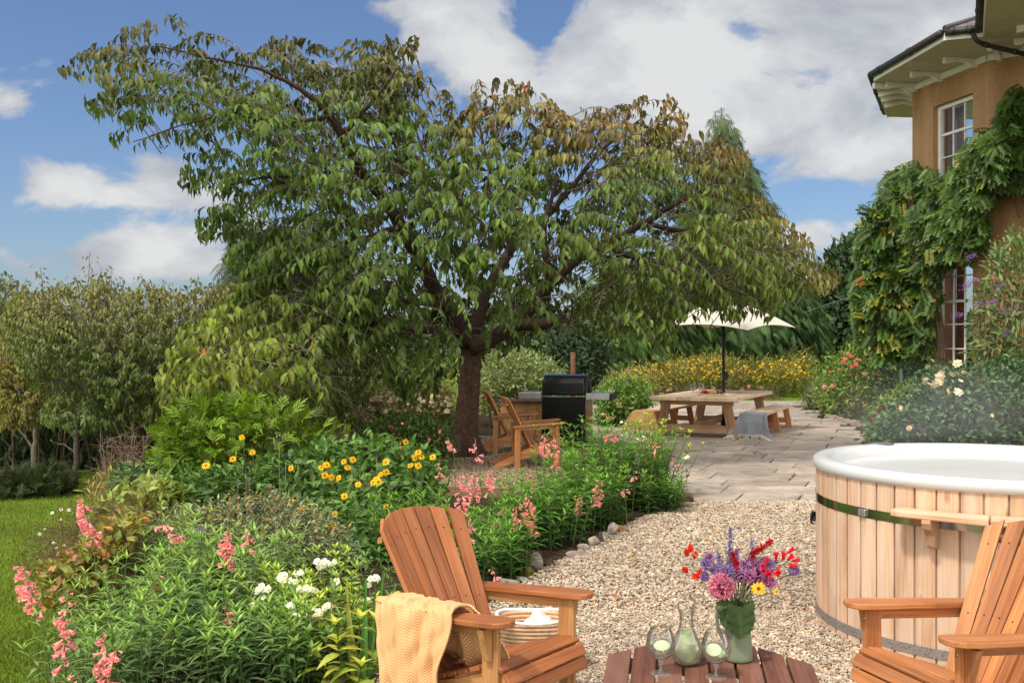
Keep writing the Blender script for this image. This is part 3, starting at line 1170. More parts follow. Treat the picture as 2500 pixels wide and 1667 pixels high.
# ------------------------------------------------------------------ woven throws
def m_weave(name, ca, cb, freq=150.0, colw=0.034, rough=0.9, fleck=False):
    m, nt, out = mk(name)
    g = attr(nt, 'gc').outputs['Vector']
    s = nt.nodes.new('ShaderNodeSeparateXYZ')
    lk(nt, g, s.inputs[0])
    if not fleck:
        pp = math_n(nt, 'PINGPONG', s.outputs[1], colw / 2)
        ph = math_n(nt, 'MULTIPLY', math_n(nt, 'ADD', s.outputs[0], math_n(nt, 'MULTIPLY', pp, 1.1)), freq * 2 * math.pi / 1.0)
        w = math_n(nt, 'ADD', math_n(nt, 'MULTIPLY', math_n(nt, 'SINE', ph), 0.5), 0.5)
    else:
        n = noise(nt, g, 160.0, 2, 0.8)
        w = n.outputs[0]
    c = ramp(nt, w, [(0.3, ca), (0.62, cb)])
    n2 = noise(nt, g, 5.0, 3)
    c = mixc(nt, c, ramp(nt, n2.outputs[0], [(0.3, (0.88, 0.86, 0.84)), (0.7, (1.08, 1.08, 1.08))]), 1.0, 'MULTIPLY')
    principled(nt, out, c, rough, 0.1, 0, bump(nt, w, 0.35, 0.003))
    return m


M['throw_y'] = m_weave('mustard_herringbone', (0.58, 0.27, 0.085), (0.78, 0.53, 0.30), 88.0, 0.030)
M['throw_o'] = m_weave('orange_wool', (0.66, 0.36, 0.13), (0.72, 0.46, 0.22), fleck=True)
M['throw_b'] = m_weave('blue_grey_wool', (0.11, 0.135, 0.19), (0.40, 0.42, 0.46), fleck=True)
M['fringe'] = m_plain('wool_fringe', (0.66, 0.60, 0.52), 0.95, 0.05)


def resample(path, n):
    path = np.asarray(path, float)
    seg = np.linalg.norm(np.diff(path, axis=0), axis=1)
    s = np.concatenate([[0], np.cumsum(seg)])
    t = np.linspace(0, s[-1], n)
    out = np.stack([np.interp(t, s, path[:, k]) for k in range(path.shape[1])], 1)
    for _ in range(2):
        out[1:-1] = (out[:-2] + 2 * out[1:-1] + out[2:]) / 4
    return out, t


def drape(name, label, mat, path, v0, v1, to3, folds, nu=90, nv=70, skew=None, thick=0.007):
    """cloth laid over a path (2-D profile), swept along v; folds(u, v) pushes it off along the profile normal"""
    P, s = resample(path, nu)
    tg = np.gradient(P, axis=0)
    nm = nrm(np.stack([-tg[:, 1], tg[:, 0]], 1))
    V = np.linspace(0, 1, nv)
    U, VV = np.meshgrid(np.linspace(0, 1, nu), V, indexing='ij')
    d, dv = folds(U, VV)
    mb = MB()
    layers = []
    for off in (0.0, thick):
        X = P[:, None, 0] + nm[:, None, 0] * (d + off)
        Z = P[:, None, 1] + nm[:, None, 1] * (d + off)
        Y = v0 + (v1 - v0) * VV + dv
        layers.append(to3(X, Y, Z))
    gc = np.stack([np.broadcast_to(s[:, None], U.shape), (v1 - v0) * VV, np.zeros_like(U)], -1)
    grid(mb, layers[1], (1, 1, 1), gc)
    A = layers[0][:, ::-1]
    grid(mb, A, (1, 1, 1), gc[:, ::-1])
    for e0, e1, g0 in ((layers[0][:, 0], layers[1][:, 0], gc[:, 0]), (layers[1][:, -1], layers[0][:, -1], gc[:, -1]), (layers[1][0], layers[0][0], gc[0]), (layers[0][-1], layers[1][-1], gc[-1])):
        grid(mb, np.stack([e0, e1], 1), (1, 1, 1), np.stack([g0, g0], 1))
    return mb, layers


def chair_to_world(ch):
    a = ch.rotation_euler.z
    c, s = math.cos(a), math.sin(a)
    L = np.array(ch.location)

    def f(X, Y, Z):
        return np.stack([L[0] + c * X - s * Y, L[1] + s * X + c * Y, L[2] + Z], -1)
    return f


def foldsA(u, v):
    hang = np.clip((0.55 - u) / 0.55, 0, 1)
    ins = np.clip((u - 0.62) / 0.38, 0, 1)
    w1 = 0.6 * np.sin(v * 21 + 1.0 + 1.6 * hang + 0.8 * np.sin(u * 6)) + 0.5 * np.sin(v * 9 + 2.2 - 1.2 * hang)
    d = (0.012 + 0.030 * hang ** 0.7) * (np.abs(w1) ** 1.4 * np.sign(w1)) + 0.012 * hang * np.sin(v * 37 + u * 9) + 0.005 * np.sin(v * 61 + u * 23) + 0.004 * np.sin(u * 55 - v * 18)
    d += 0.020 * np.exp(-((v - 0.45) / 0.07) ** 2) * np.exp(-((u - 0.55) / 0.15) ** 2) + 0.018 * np.exp(-((v - 0.12) / 0.08) ** 2) * np.exp(-((u - 0.55) / 0.15) ** 2)
    d += 0.022 * ins * np.sin(v * 10 + u * 9) + 0.014 * ins * np.sin(v * 23)
    dv = -0.05 * hang * (1 - v) * 0.3 + 0.02 * np.sin(u * 9) + 0.16 * ins * (v - 0.15) + 0.03 * np.sin(u * 17) * v
    dv += -0.10 * hang * (v - 0.25) + 0.012 * hang * np.sin(v * 20 + 3)
    d = np.abs(d) * 0.4 + d * 0.6 + 0.014
    return np.maximum(d, 0.004 - 0.03 * np.clip(hang - 0.45, 0, 1)), dv


pathA = [(0.385, 0.03), (0.385, 0.2), (0.382, 0.40), (0.376, 0.52), (0.362, 0.585), (0.32, 0.606), (0.262, 0.606), (0.205, 0.602), (0.178, 0.55), (0.168, 0.46), (0.15, 0.38), (0.10, 0.345), (0.03, 0.330)]
mb, _ = drape('throw', '', None, pathA, -0.285, 0.12, chair_to_world(chairA), foldsA, 110, 90)
tag(mb.build('throw', M['throw_y'], smooth=True), 'mustard and cream herringbone throw hanging over the chair arm', 'throw')

# ------------------------------------------------------------------ rope basket with a pink towel
t = thing('rope_basket', 'round woven rope basket with white rim on the gravel', 'basket', (0.10, 4.93, ZC - 0.005))
mb = MB()
rows, seg = 14, 132
prof = []
for k in range(rows * 6 + 1):
    f = k / (rows * 6)
    prof.append((f, 0.005 * abs(math.sin(k * math.pi / 6))))
ang = np.arange(seg) * 2 * math.pi / seg


def sup(a, rx, ry, p=2.7):
    c, s = np.cos(a), np.sin(a)
    r = (np.abs(c / rx) ** p + np.abs(s / ry) ** p) ** (-1 / p)
    return r


P = []
for i, (f, b) in enumerate(prof):
    r = sup(ang, 0.155 + 0.022 * f, 0.115 + 0.018 * f)
    row = i // 6
    br = 0.0025 * np.sin(ang * 66 + row * 2.0 + i * 0.55)
    rr = r + b + br
    P.append(np.stack([rr * np.cos(ang), rr * np.sin(ang), np.full(seg, 0.265 * f)], 1))
for i, (f, b) in reversed(list(enumerate(prof))):
    r = sup(ang, 0.155 + 0.022 * f, 0.115 + 0.018 * f) - 0.012
    row = i // 6
    rr = r - b - 0.0025 * np.sin(ang * 66 + row * 2.0 + i * 0.55)
    P.append(np.stack([rr * np.cos(ang), rr * np.sin(ang), np.full(seg, max(0.265 * f, 0.01))], 1))
P = np.array(P)
nP, nS = P.shape[:2]
F = [[i * nS + j, i * nS + (j + 1) % nS, (i + 1) * nS + (j + 1) % nS, (i + 1) * nS + j] for i in range(nP - 1) for j in range(nS)]
F.append([(nP - 1) * nS + j for j in range(nS)])
mb.add(P.reshape(-1, 3), F, (0.62, 0.40, 0.24))
mb.build('basket_wall', M['attr'], t, True)
mb = MB()
r = sup(ang, 0.177, 0.133) - 0.004
sag = 0.012 * np.cos(2 * ang)
pts = np.stack([r * np.cos(ang), r * np.sin(ang), 0.272 + sag * 0.6], 1)
tube(mb, np.concatenate([pts, pts[:1]]), 0.0085, 8, (0.82, 0.82, 0.80), cap=False)
mb.build('rim', M['attr'], t, True)
mb = MB()
nu = 60
u, v = np.meshgrid(np.linspace(-1, 1, nu), np.linspace(-1, 1, nu), indexing='ij')
X = u * np.sqrt(1 - v * v / 2) * 0.15
Y = v * np.sqrt(1 - u * u / 2) * 0.108
Z = 0.16 + 0.095 * np.exp(-((u - 0.25) ** 2 + (v - 0.1) ** 2) * 1.6) + 0.02 * np.sin(5 * u + 3 * v) + 0.016 * np.sin(9 * v - 4 * u) + 0.010 * np.abs(np.sin(7 * u + 8 * v))
grid(mb, np.stack([X + 0.10, Y + 4.93, Z + 0.03], -1), (0.82, 0.60, 0.56))
tag(mb.build('towel', M['attr'], smooth=True), 'crumpled pale pink towel inside the rope basket', 'towel')

# ------------------------------------------------------------------ octagonal side table
TX, TY, TZ = 0.70, 3.62, 0.45
TR = -math.radians(9)
t = thing('side_table', 'low octagonal slatted table in dark stained wood', 'side table', (TX, TY, 0.0), TR)
Roct = 0.405
octv = [(Roct * math.cos(math.radians(22.5 + 45 * i)), Roct * math.sin(math.radians(22.5 + 45 * i))) for i in range(8)]


def clipx(poly, x, keep_gt):
    out = []
    for i in range(len(poly)):
        a, b = poly[i], poly[(i + 1) % len(poly)]
        ia, ib = (a[0] > x) == keep_gt, (b[0] > x) == keep_gt
        if ia:
            out.append(a)
        if ia != ib:
            f = (x - a[0]) / (b[0] - a[0])
            out.append((x, a[1] + f * (b[1] - a[1])))
    return out


Rin = Roct * math.cos(math.radians(22.5))
for i in range(8):
    w = 2 * Rin / 8
    x0, x1 = -Rin + i * w + 0.005, -Rin + (i + 1) * w - 0.005
    poly = clipx(clipx(octv, x0, True), x1, False)
    if len(poly) < 3:
        continue
    mb = MB()
    c = np.array(poly).mean(0)
    pl = [(p[1] - c[1], -(p[0] - c[0])) for p in poly]
    prism(mb, pl, 0.022, (c[0], c[1], TZ - 0.011), (0, 1, 0), (-1, 0, 0), np.ones(3) * (0.85 + 0.3 * random.random()), 0.003)
    mb.build('top_slat', M['tabletop'], t)
for s in (-1, 1):
    mb = MB()
    board(mb, (-0.33, s * 0.17, TZ - 0.042), (0.33, s * 0.17, TZ - 0.042), 0.07, 0.038, (0, 0, 1), 0.003)
    mb.build('batten', M['tabletop'], t)
    for q in (-1, 1):
        mb = MB()
        board(mb, (q * 0.22, s * 0.17, 0), (q * 0.22, s * 0.17, TZ - 0.062), 0.05, 0.05, (0, 1, 0), 0.003)
        mb.build('leg', M['tabletop'], t)


# ------------------------------------------------------------------ on the side table
def wine_glass(loc, label, group, sc=1.0, fill=0.56):
    t = thing('wine_glass', label, 'wine glass', loc, 0, group)
    k = sc
    mb = MB()
    lathe(mb, [(0.0385, 0.001), (0.036, 0.0022), (0.02, 0.0038), (0.0075, 0.0056)], 40)
    mb.F = mb.F[:1]
    mb.V[0] *= k
    b = mb.build('foot', M['glass_foot'], t, True)
    mb = MB()
    lathe(mb, [(0.0075, 0.005), (0.0042, 0.014), (0.0040, 0.03), (0.0055, 0.042), (0.013, 0.049)], 20)
    mb.V[0] *= k
    mb.build('stem', M['glass_foot'], t, True)
    prof = [(0.001, 0.048), (0.016, 0.051), (0.033, 0.060), (0.046, 0.077), (0.0525, 0.097), (0.0520, 0.112), (0.0475, 0.132), (0.0405, 0.150), (0.0355, 0.163)]
    P, _ = resample(prof, 40)
    mb = MB()
    inner = P[::-1] - np.array([0.0011, 0])
    inner[:, 0] = np.maximum(inner[:, 0], 0.0005)
    lathe(mb, np.concatenate([P, inner]), 48)
    mb.V[0] *= k
    mb.build('bowl', M['glass'], t, True)
    lim = 0.048 + fill * 0.115
    D = [(max(r - 0.0022, 0.0005), z + 0.001) for r, z in P if z < lim]
    D.append((0.0005, D[-1][1]))
    mb = MB()
    lathe(mb, D, 40)
    mb.V[0] *= k
    mb.build('drink', M['drink'], t, True)
    return t


def cucumber(loc, r, tilt, yaw, label, stretch=1.0):
    mb = MB()
    n = 24
    for (rr0, rr1, c) in ((0.0, 0.93, (0.76, 0.83, 0.60)), (0.93, 1.0, (0.12, 0.25, 0.06))):
        a = np.arange(n) * 2 * math.pi / n
        for side in (1, -1):
            V = np.concatenate([np.stack([np.cos(a) * r * q, np.sin(a) * r * q * stretch, np.full(n, 0.0012 * side)], 1) for q in (max(rr0, 0.02), rr1)])
            F = [[j, (j + 1) % n, n + (j + 1) % n, n + j][::-side] for j in range(n)]
            Rm = rotm('Z', yaw) @ rotm('X', tilt)
            mb.add(V @ Rm.T + np.array(loc), F, c)
    return tag(mb.build('cucumber_slice', M['attr_s']), label, 'cucumber slice')


G1, G2 = np.array([0.525, 3.615, TZ]), np.array([0.711, 3.57, TZ])
wine_glass(G1, 'stemmed glass of clear drink at the left of the low table', 'drinks glasses on the low table')
wine_glass(G2, 'stemmed glass of clear drink right in front of the green jug', 'drinks glasses on the low table')
cucumber(G1 + [0.004, 0.0, 0.098], 0.034, 1.1, 0.25, 'pale cucumber slice in the left stemmed glass', 0.55)
cucumber(G2 + [-0.008, 0.0, 0.096], 0.030, 1.25, -0.3, 'pale cucumber slice in the stemmed glass by the jug', 0.75)
cucumber(G2 + [0.016, 0.012, 0.082], 0.026, 0.8, 0.6, 'second cucumber slice lower in the stemmed glass by the jug', 0.8)

CX, CY = 0.634, 3.72
t = thing('carafe', 'clear glass carafe of cucumber water with slanted lip', 'carafe', (CX, CY, TZ))
prof = [(0.001, 0.003), (0.036, 0.001), (0.044, 0.006), (0.052, 0.020), (0.0585, 0.040), (0.0575, 0.060), (0.050, 0.082), (0.038, 0.104), (0.0285, 0.128), (0.0252, 0.150), (0.0255, 0.175), (0.029, 0.197), (0.0345, 0.217)]
P, _ = resample(prof, 48)
mb = MB()
inner = P[::-1] - np.array([0.0016, -0.0012])
inner[:, 0] = np.maximum(inner[:, 0], 0.0005)
lathe(mb, np.concatenate([P, inner]), 56)
v = mb.V[0]
v[:, 2] += np.clip((v[:, 2] - 0.15) / 0.067, 0, 1) * (v[:, 0] * 0.42 + v[:, 1] * 0.15)
mb.build('flask', M['glass'], t, True)
D = [(max(r - 0.0030, 0.0005), z + 0.002) for r, z in P if z < 0.108]
D.append((0.0005, D[-1][1]))
mb = MB()
lathe(mb, D, 48)
mb.build('water', M['carafewater'], t, True)
for i in range(6):
    aa = i * 1.1
    cucumber(np.array([CX + 0.022 * math.cos(aa), CY + 0.018 * math.sin(aa) - 0.008, TZ + 0.016 + 0.013 * i]), 0.026 - 0.002 * (i > 3), 0.35 + 0.35 * math.sin(i * 2.3), aa, '', 0.9)
    o = bpy.data.objects[-1] if False else COL.objects[-1]
    o['label'] = 'pale green cucumber slice floating in the carafe of water'
    o['group'] = 'cucumber slices in the carafe'
mb = MB()
T = leaf_t(0.45, 3, 0.1, 0.3)
pts = np.array([CX, CY, TZ + 0.098]) + RNG.uniform(-0.026, 0.026, (7, 3)) * np.array([1, 0.6, 0.25])
inst(mb, T, pts, rdir(7) * np.array([1, 1, 0.3]), np.array([0, -0.5, 1]), 0.032, jitter_cols((0.14, 0.30, 0.05), 7))
tag(mb.build('mint_sprig', M['leaf']), 'sprig of green mint leaves floating in the carafe', 'mint')

JX, JY = 0.83, 3.765
t = thing('flower_jug', 'matt sage green jug with a side handle holding flowers', 'jug', (JX, JY, TZ))
outer = [(0.001, 0.0), (0.050, 0.0), (0.054, 0.004), (0.0545, 0.010), (0.052, 0.05), (0.0475, 0.11), (0.0435, 0.165), (0.043, 0.19), (0.0445, 0.206)]
P, _ = resample(outer, 36)
P[0] = (0.001, 0)
mb = MB()
inn = P[::-1].copy()
inn[:, 0] = np.maximum(inn[:, 0] - 0.004, 0.0005)
inn[:, 1] += 0.003 * (inn[:, 1] < 0.2)
lathe(mb, np.concatenate([P, inn]), 48)
v = mb.V[0]
lip = np.clip((v[:, 2] - 0.15) / 0.056, 0, 1) ** 2
v[:, 0] += lip * np.clip(v[:, 0], 0, 1) * 0.35
mb.build('body', M['ceramic'], t, True)
mb = MB()
hp = [(-0.043, 0, 0.185), (-0.062, -0.006, 0.198), (-0.078, -0.008, 0.190), (-0.080, -0.008, 0.165), (-0.074, -0.006, 0.125), (-0.062, -0.003, 0.09), (-0.048, 0, 0.068)]
hp, _ = resample(hp, 26)
tube(mb, hp, 0.0062, 10)
mb.build('handle', M['ceramic'], t, True)

# ------------------------------------------------------------------ flowers standing in the jug
JM = np.array([JX, JY, TZ + 0.17])


def jp(cx, cy, dy=0.0):
    """point near the jug from a position read in the close-up of the photograph"""
    px, py = 1450 + cx / 3.92, 1267 + cy / 3.92
    return W(px, py, JY + dy)


def jstem(mb, tip, col=(0.12, 0.17, 0.05), r=0.0016, bend=0.3):
    st = JM + np.array([RNG.uniform(-.025, .025), RNG.uniform(-.02, .02), -0.12])
    mid = JM * 0.5 + tip * 0.5 + np.array([0, 0, 0.02]) + (JM * np.array([1, 1, 0]) - tip * np.array([1, 1, 0])) * 0.15
    pts, _ = resample([st, JM + (st - JM) * 0.2 * 0, mid, tip], 14)
    tube(mb, pts, r, 6, col)
    return pts


def flower_thing(name, label, cat, tip, headf, col=(0.12, 0.17, 0.05), group=None, leaves=0, leafcol=(0.05, 0.10, 0.03), r=0.0016):
    t = thing(name, label, cat, JM, 0, group)
    mb = MB()
    pts = jstem(mb, tip, col, r)
    mb.V = [v - JM for v in mb.V]
    mb.build('stem', M['stem'], t, True)
    mb = MB()
    headf(mb, pts)
    mb.V = [v - JM for v in mb.V]
    mb.build('bloom', M['petal'], t)
    if leaves:
        mb = MB()
        k = RNG.integers(5, 11, leaves)
        inst(mb, leaf_t(0.42, 4, 0.1, 0.35), pts[k], rdir(leaves) * np.array([1, 1, 0.5]), (0, -0.4, 1), RNG.uniform(0.03, 0.055, leaves), jitter_cols(leafcol, leaves))
        mb.V = [v - JM for v in mb.V]
        mb.build('leaf', M['leaf'], t)
    return t


STAR = leaf_t(0.35, 2, 0.05, 0.1)
BALL = ball_t(6, 4)
BELL = bell_t()


def ballhead(c, r, n, col, col2, sz):
    def f(mb, pts):
        d = rdir(n)
        inst(mb, STAR, c + d * r * 0.15, d, rdir(n), r * 0.95, jitter_cols(col2, n))
        dd = rdir(n * 2)
        for k in range(3):
            e = nrm(dd + RNG.normal(0, 0.35, dd.shape))
            inst(mb, STAR, c + dd * r * 0.82, e, dd, sz * RNG.uniform(0.8, 1.2, len(dd)), jitter_cols(col, len(dd), 0.15, 0.3))
    return f


flower_thing('allium_flower', 'large round pink allium head at the left of the jug bouquet', 'cut flower', jp(1225, 645, -0.04), ballhead(jp(1225, 640, -0.04), 0.045, 190, (0.74, 0.30, 0.50), (0.52, 0.14, 0.30), 0.014), r=0.002, leaves=2)
verb = [(1330, 460, 0.021, 'dense purple verbena head at the centre of the bouquet', 0.0), (1450, 460, 0.020, 'mauve verbena head just right of the bouquet centre', 0.02), (1560, 545, 0.024, 'purple verbena head above the yellow daisy', 0.0),
        (1600, 480, 0.024, 'plum purple verbena head beside the red penstemon', 0.03), (1075, 430, 0.013, 'small violet verbena head at far left of the bouquet', -0.01), (1105, 360, 0.009, 'tiny violet verbena bud above the left heads', 0.0),
        (1915, 490, 0.012, 'small dark purple verbena head at far right of bouquet', 0.0), (1058, 545, 0.009, 'tiny dark violet head low at the bouquet left', 0.0), (1480, 540, 0.016, 'small mauve head beneath the bouquet centre', -0.02)]
verb += [(1390, 520, 0.020, 'deep mauve verbena head right above the allium edge', -0.02), (1520, 420, 0.017, 'lilac verbena head at the back centre of the bouquet', 0.03), (1640, 420, 0.017, 'violet verbena head below the slanting crimson spike', 0.03), (1690, 600, 0.012, 'small plum verbena head between the two yellow daisies', -0.01), (1270, 500, 0.017, 'violet verbena head resting on top of the allium', -0.02), (1160, 480, 0.010, 'little lilac verbena head left above the allium', 0.0)]
for (a, b, r, l, dy) in verb:
    c = jp(a, b, dy)
    flower_thing('verbena_flower', l, 'cut flower', c - np.array([0, 0, r * 0.6]), ballhead(c, r * 1.22, 80, random.choice([(0.38, 0.25, 0.60), (0.45, 0.25, 0.56), (0.50, 0.20, 0.46)]), (0.12, 0.05, 0.16), 0.0115), (0.07, 0.08, 0.04))


def daisyhead(c, r, facing):
    def f(mb, pts):
        inst(mb, daisy_t(11, 0.36), c[None], np.array([facing]), np.array([[0.3, 0, 1]]), r, np.array([[0.80, 0.44, 0.012]]))
    return f


flower_thing('yellow_daisy', 'large yellow daisy leaning over the front of the jug', 'cut flower', jp(1590, 665, -0.04), daisyhead(jp(1575, 660, -0.045), 0.030, (-0.15, -0.85, 0.45)), leaves=2)
flower_thing('yellow_daisy', 'small yellow daisy at the right edge of the bouquet', 'cut flower', jp(1745, 695, -0.02), daisyhead(jp(1745, 690, -0.025), 0.0135, (0.25, -0.85, 0.4)), leaves=1)


def buds(lst, col, sz, dirs=None, wid=1.0):
    def f(mb, pts):
        P = np.array([jp(a, b, d) for a, b, d in lst])
        n = len(P)
        D = np.array(dirs) if dirs is not None else np.tile((0.1, -0.1, 1.0), (n, 1))
        T = leaf_t(0.5 * wid, 4, 0.35, -0.25, 0.45)
        for k in range(6):
            a = k * math.pi / 3
            inst(mb, T, P - nrm(D) * sz * 0.4, D + 0.22 * np.array([math.cos(a), math.sin(a), 0.1]), np.array([-math.cos(a), -math.sin(a), 0.2]), sz, jitter_cols(col, n, 0.1, 0.2))
    return f


flower_thing('red_gladiolus', 'coral red gladiolus stem leaning out to the bouquet left', 'cut flower', jp(930, 310), buds([(890, 325, 0), (968, 350, 0.01), (880, 490, -0.01), (925, 285, 0.01), (985, 552, 0), (1012, 522, 0.01)], (0.72, 0.045, 0.03), 0.034, [(-.3, -.2, .8), (.1, -.2, .9), (-.55, -.3, .5), (-.1, 0, 1), (-.7, 0, .1), (.1, 0, .8)], 1.2), (0.22, 0.27, 0.10), r=0.0022)


def bells(lst, col, sz):
    def f(mb, pts):
        P = np.array([jp(a, b, 0) for a, b, *_ in lst])
        D = np.array([d for *_, d in lst])
        inst(mb, BELL, P, D, rdir(len(P)), sz, jitter_cols(col, len(P), 0.1, 0.2))
    return f


flower_thing('red_penstemon', 'scarlet trumpet flowers spreading to the bouquet right', 'cut flower', jp(1900, 370), bells([(1745, 400, (-.1, -.4, .9)), (1800, 400, (.1, -.3, .7)), (1850, 390, (.2, -.5, .4)), (1840, 330, (.7, -.2, .6)), (1880, 400, (.8, -.3, .25)), (1850, 430, (.7, -.4, -.1)), (1770, 440, (-.2, -.6, -.5)), (1700, 470, (-.3, -.5, -.3))], (0.70, 0.02, 0.05), 0.036), (0.16, 0.2, 0.07), r=0.0018)
flower_thing('red_penstemon', 'crimson trumpet flowers low behind the yellow daisy', 'cut flower', jp(1690, 540), bells([(1640, 480, (-.4, -.5, .5)), (1690, 560, (-.6, -.4, -.3)), (1640, 440, (.2, -.3, .8)), (1700, 500, (.5, -.5, -.2)), (1610, 500, (0, -.8, .2))], (0.52, 0.014, 0.06), 0.032), (0.16, 0.2, 0.07))


def spike(pa, pb, n, r, sz, col, dy=0.0):
    def f(mb, pts):
        A, B = jp(*pa, dy), jp(*pb, dy)
        s = RNG.random(n)
        P = A + (B - A) * s[:, None] + RNG.normal(0, 1, (n, 3)) * r * (0.35 + 0.65 * s[:, None])
        for k in range(2):
            inst(mb, STAR, P, rdir(n) + nrm(A - B) * 0.5, rdir(n), sz * RNG.uniform(0.7, 1.3, n), jitter_cols(col, n, 0.15, 0.3))
    return f


flower_thing('red_persicaria', 'narrow crimson flower spike slanting up at the back right of the bouquet', 'cut flower', jp(1690, 215, 0.02), spike((1690, 215), (1490, 350), 190, 0.0042, 0.013, (0.50, 0.010, 0.025), 0.02))
flower_thing('red_persicaria', 'crimson flower spike drooping through the bouquet centre', 'cut flower', jp(1250, 280, -0.02), spike((1330, 330), (1410, 600), 200, 0.0055, 0.013, (0.46, 0.010, 0.025), -0.02))
flower_thing('lavender_spire', 'tall pale violet spire at the top of the bouquet', 'cut flower', jp(1303, 80, 0.0), spike((1303, 85), (1300, 500), 330, 0.0055, 0.010, (0.27, 0.22, 0.52)), (0.2, 0.18, 0.25), r=0.0012)
flower_thing('lavender_spire', 'faint violet spire at the back right of the bouquet', 'cut flower', jp(1510, 180, 0.03), spike((1508, 185), (1540, 420), 150, 0.006, 0.009, (0.30, 0.25, 0.5), 0.03), (0.2, 0.18, 0.25), r=0.0012)
flower_thing('lavender_spire', 'short violet spire at the left of the tallest one', 'cut flower', jp(1185, 290, 0.02), spike((1180, 300), (1230, 520), 170, 0.007, 0.009, (0.25, 0.2, 0.48), 0.02), (0.2, 0.18, 0.25), r=0.0012)
flower_thing('lavender_spire', 'violet spire between the red trumpets and the mauve heads', 'cut flower', jp(1740, 400, 0.0), spike((1740, 400), (1640, 560), 170, 0.008, 0.009, (0.25, 0.18, 0.5)), (0.2, 0.18, 0.25), r=0.0012)
flower_thing('lavender_spire', 'loose pale violet spire just right of the tallest one', 'cut flower', jp(1380, 290, 0.02), spike((1375, 280), (1350, 420), 140, 0.007, 0.009, (0.27, 0.22, 0.5), 0.02), (0.2, 0.18, 0.25), r=0.0012)


def big_leaf(name, label, base, tip, width, normal, col, n=10):
    base, tip = np.asarray(base), np.asarray(tip)
    L = np.linalg.norm(tip - base)
    ax = nrm(tip - base)
    nm = nrm(np.asarray(normal, float) - ax * (np.asarray(normal) @ ax))
    ex = np.cross(ax, nm)
    mb = MB()
    P, C = [], []
    for i in range(n + 1):
        y = i / n
        hw = width / 2 * (max(1 - ((y - 0.33) / 0.67) ** 2, 0.0) ** 0.62 if y > 0.33 else (0.80 + 0.2 * math.sin(y / 0.33 * math.pi / 2)))
        hw = max(hw, 0.0006)
        row, crow = [], []
        for j in range(-4, 5):
            s = j / 4
            back = -0.16 * L * abs(s) ** 1.6 * max(0, 0.33 - y) / 0.33
            z = 0.10 * width * abs(s) - 0.12 * L * y * y + 0.006 * math.sin(y * 22 + abs(s) * 6) * abs(s)
            row.append(base + ax * (y * L + back) + ex * s * hw + nm * z)
            q = 1.3 if j == 0 else 0.9 + 0.2 * (math.sin(y * 30 - abs(s) * 8) > 0.75)
            crow.append(np.array(col) * q)
        P.append(row)
        C.append(crow)
    grid(mb, np.array(P), np.array(C))
    return tag(mb.build(name, M['leaf'], smooth=True), label, 'cut leaf')


big_leaf('heart_leaf', 'big heart-shaped green leaf hanging over the jug front', jp(1395, 838, -0.062), jp(1408, 1145, -0.085), 0.104, (0.0, -1, 0.25), (0.021, 0.040, 0.012))
big_leaf('heart_leaf', 'folded green leaf hanging beside the jug handle', jp(1235, 850, -0.03), jp(1265, 1050, -0.06), 0.046, (-0.7, -0.7, 0.3), (0.030, 0.048, 0.018))
big_leaf('heart_leaf', 'mid green leaf at the jug lip below the allium', jp(1290, 775, -0.04), jp(1165, 855, -0.06), 0.042, (-0.1, -0.6, 0.8), (0.026, 0.050, 0.017))
big_leaf('heart_leaf', 'narrow green leaf at the right lip of the jug', jp(1480, 760, -0.02), jp(1545, 860, -0.04), 0.030, (0.6, -0.6, 0.3), (0.032, 0.068, 0.02))
big_leaf('heart_leaf', 'pale green leaf standing up in the bouquet middle', jp(1420, 720, -0.03), jp(1440, 610, -0.035), 0.022, (0.5, -0.8, 0.2), (0.08, 0.12, 0.05))
# ------------------------------------------------------------------ hot tub
TBX, TBY, TB0 = 2.66, 5.68, -0.06
t = thing('hot_tub', 'round wooden hot tub with white rim and metal hoops', 'hot tub', (TBX, TBY, 0))
RB = 0.934
mb = MB()
NS = 55
top = 0.915
for k in range(NS):
    a0 = (k + 0.013 / 0.1133) * 2 * math.pi / NS
    off = RNG.uniform(-30, 30, 3)
    cc = np.ones(3) * RNG.uniform(0.92, 1.07) * np.array([1, RNG.uniform(0.97, 1.02), RNG.uniform(0.95, 1.04)])
    fr = [(0.0, -0.010), (0.035, -0.009), (0.05, -0.002), (0.10, 0.0), (0.5, 0.0015), (0.90, 0.0), (0.95, -0.002), (0.965, -0.009), (1.0, -0.010)]
    nz = 15
    P, G, C = [], [], []
    for (f, dr) in fr:
        a = a0 + f * 2 * math.pi / NS
        r = RB + dr
        z = np.concatenate([np.linspace(TB0, 0.08, 6), np.linspace(0.16, top, nz - 6)])
        P.append(np.stack([np.full(nz, r * math.cos(a)), np.full(nz, r * math.sin(a)), z], 1))
        G.append(np.stack([z + off[0], np.full(nz, f * 0.107) + off[1], np.full(nz, off[2])], 1))
        dark = 0.45 if dr < -0.005 else 1.0
        wet = 0.55 + 0.4 * RNG.random()
        C.append(np.stack([cc * dark * (wet if zz < 0.0 else (0.5 + 0.5 * wet if zz < 0.07 else 1.0)) * np.array((1, 0.97 if zz < 0.07 else 1, 0.93 if zz < 0.07 else 1)) for zz in z]))
    grid(mb, np.array(P), np.array(C), np.array(G))
mb.build('barrel', M['tub'], t)
mb = MB()
rim = [(0.925, 0.897), (0.950, 0.899), (0.957, 0.912), (0.9575, 0.940), (0.953, 0.958), (0.940, 0.967), (0.905, 0.9705), (0.865, 0.967), (0.842, 0.957), (0.832, 0.935), (0.828, 0.88), (0.822, 0.80), (0.80, 0.62), (0.76, 0.50), (0.55, 0.47), (0.5, 0.30), (0.001, 0.28)]
P1, _ = resample(rim, 90)
P1[-1, 0] = 0.001
lathe(mb, P1, 120)
mb.build('liner', M['acrylic'], t, True)


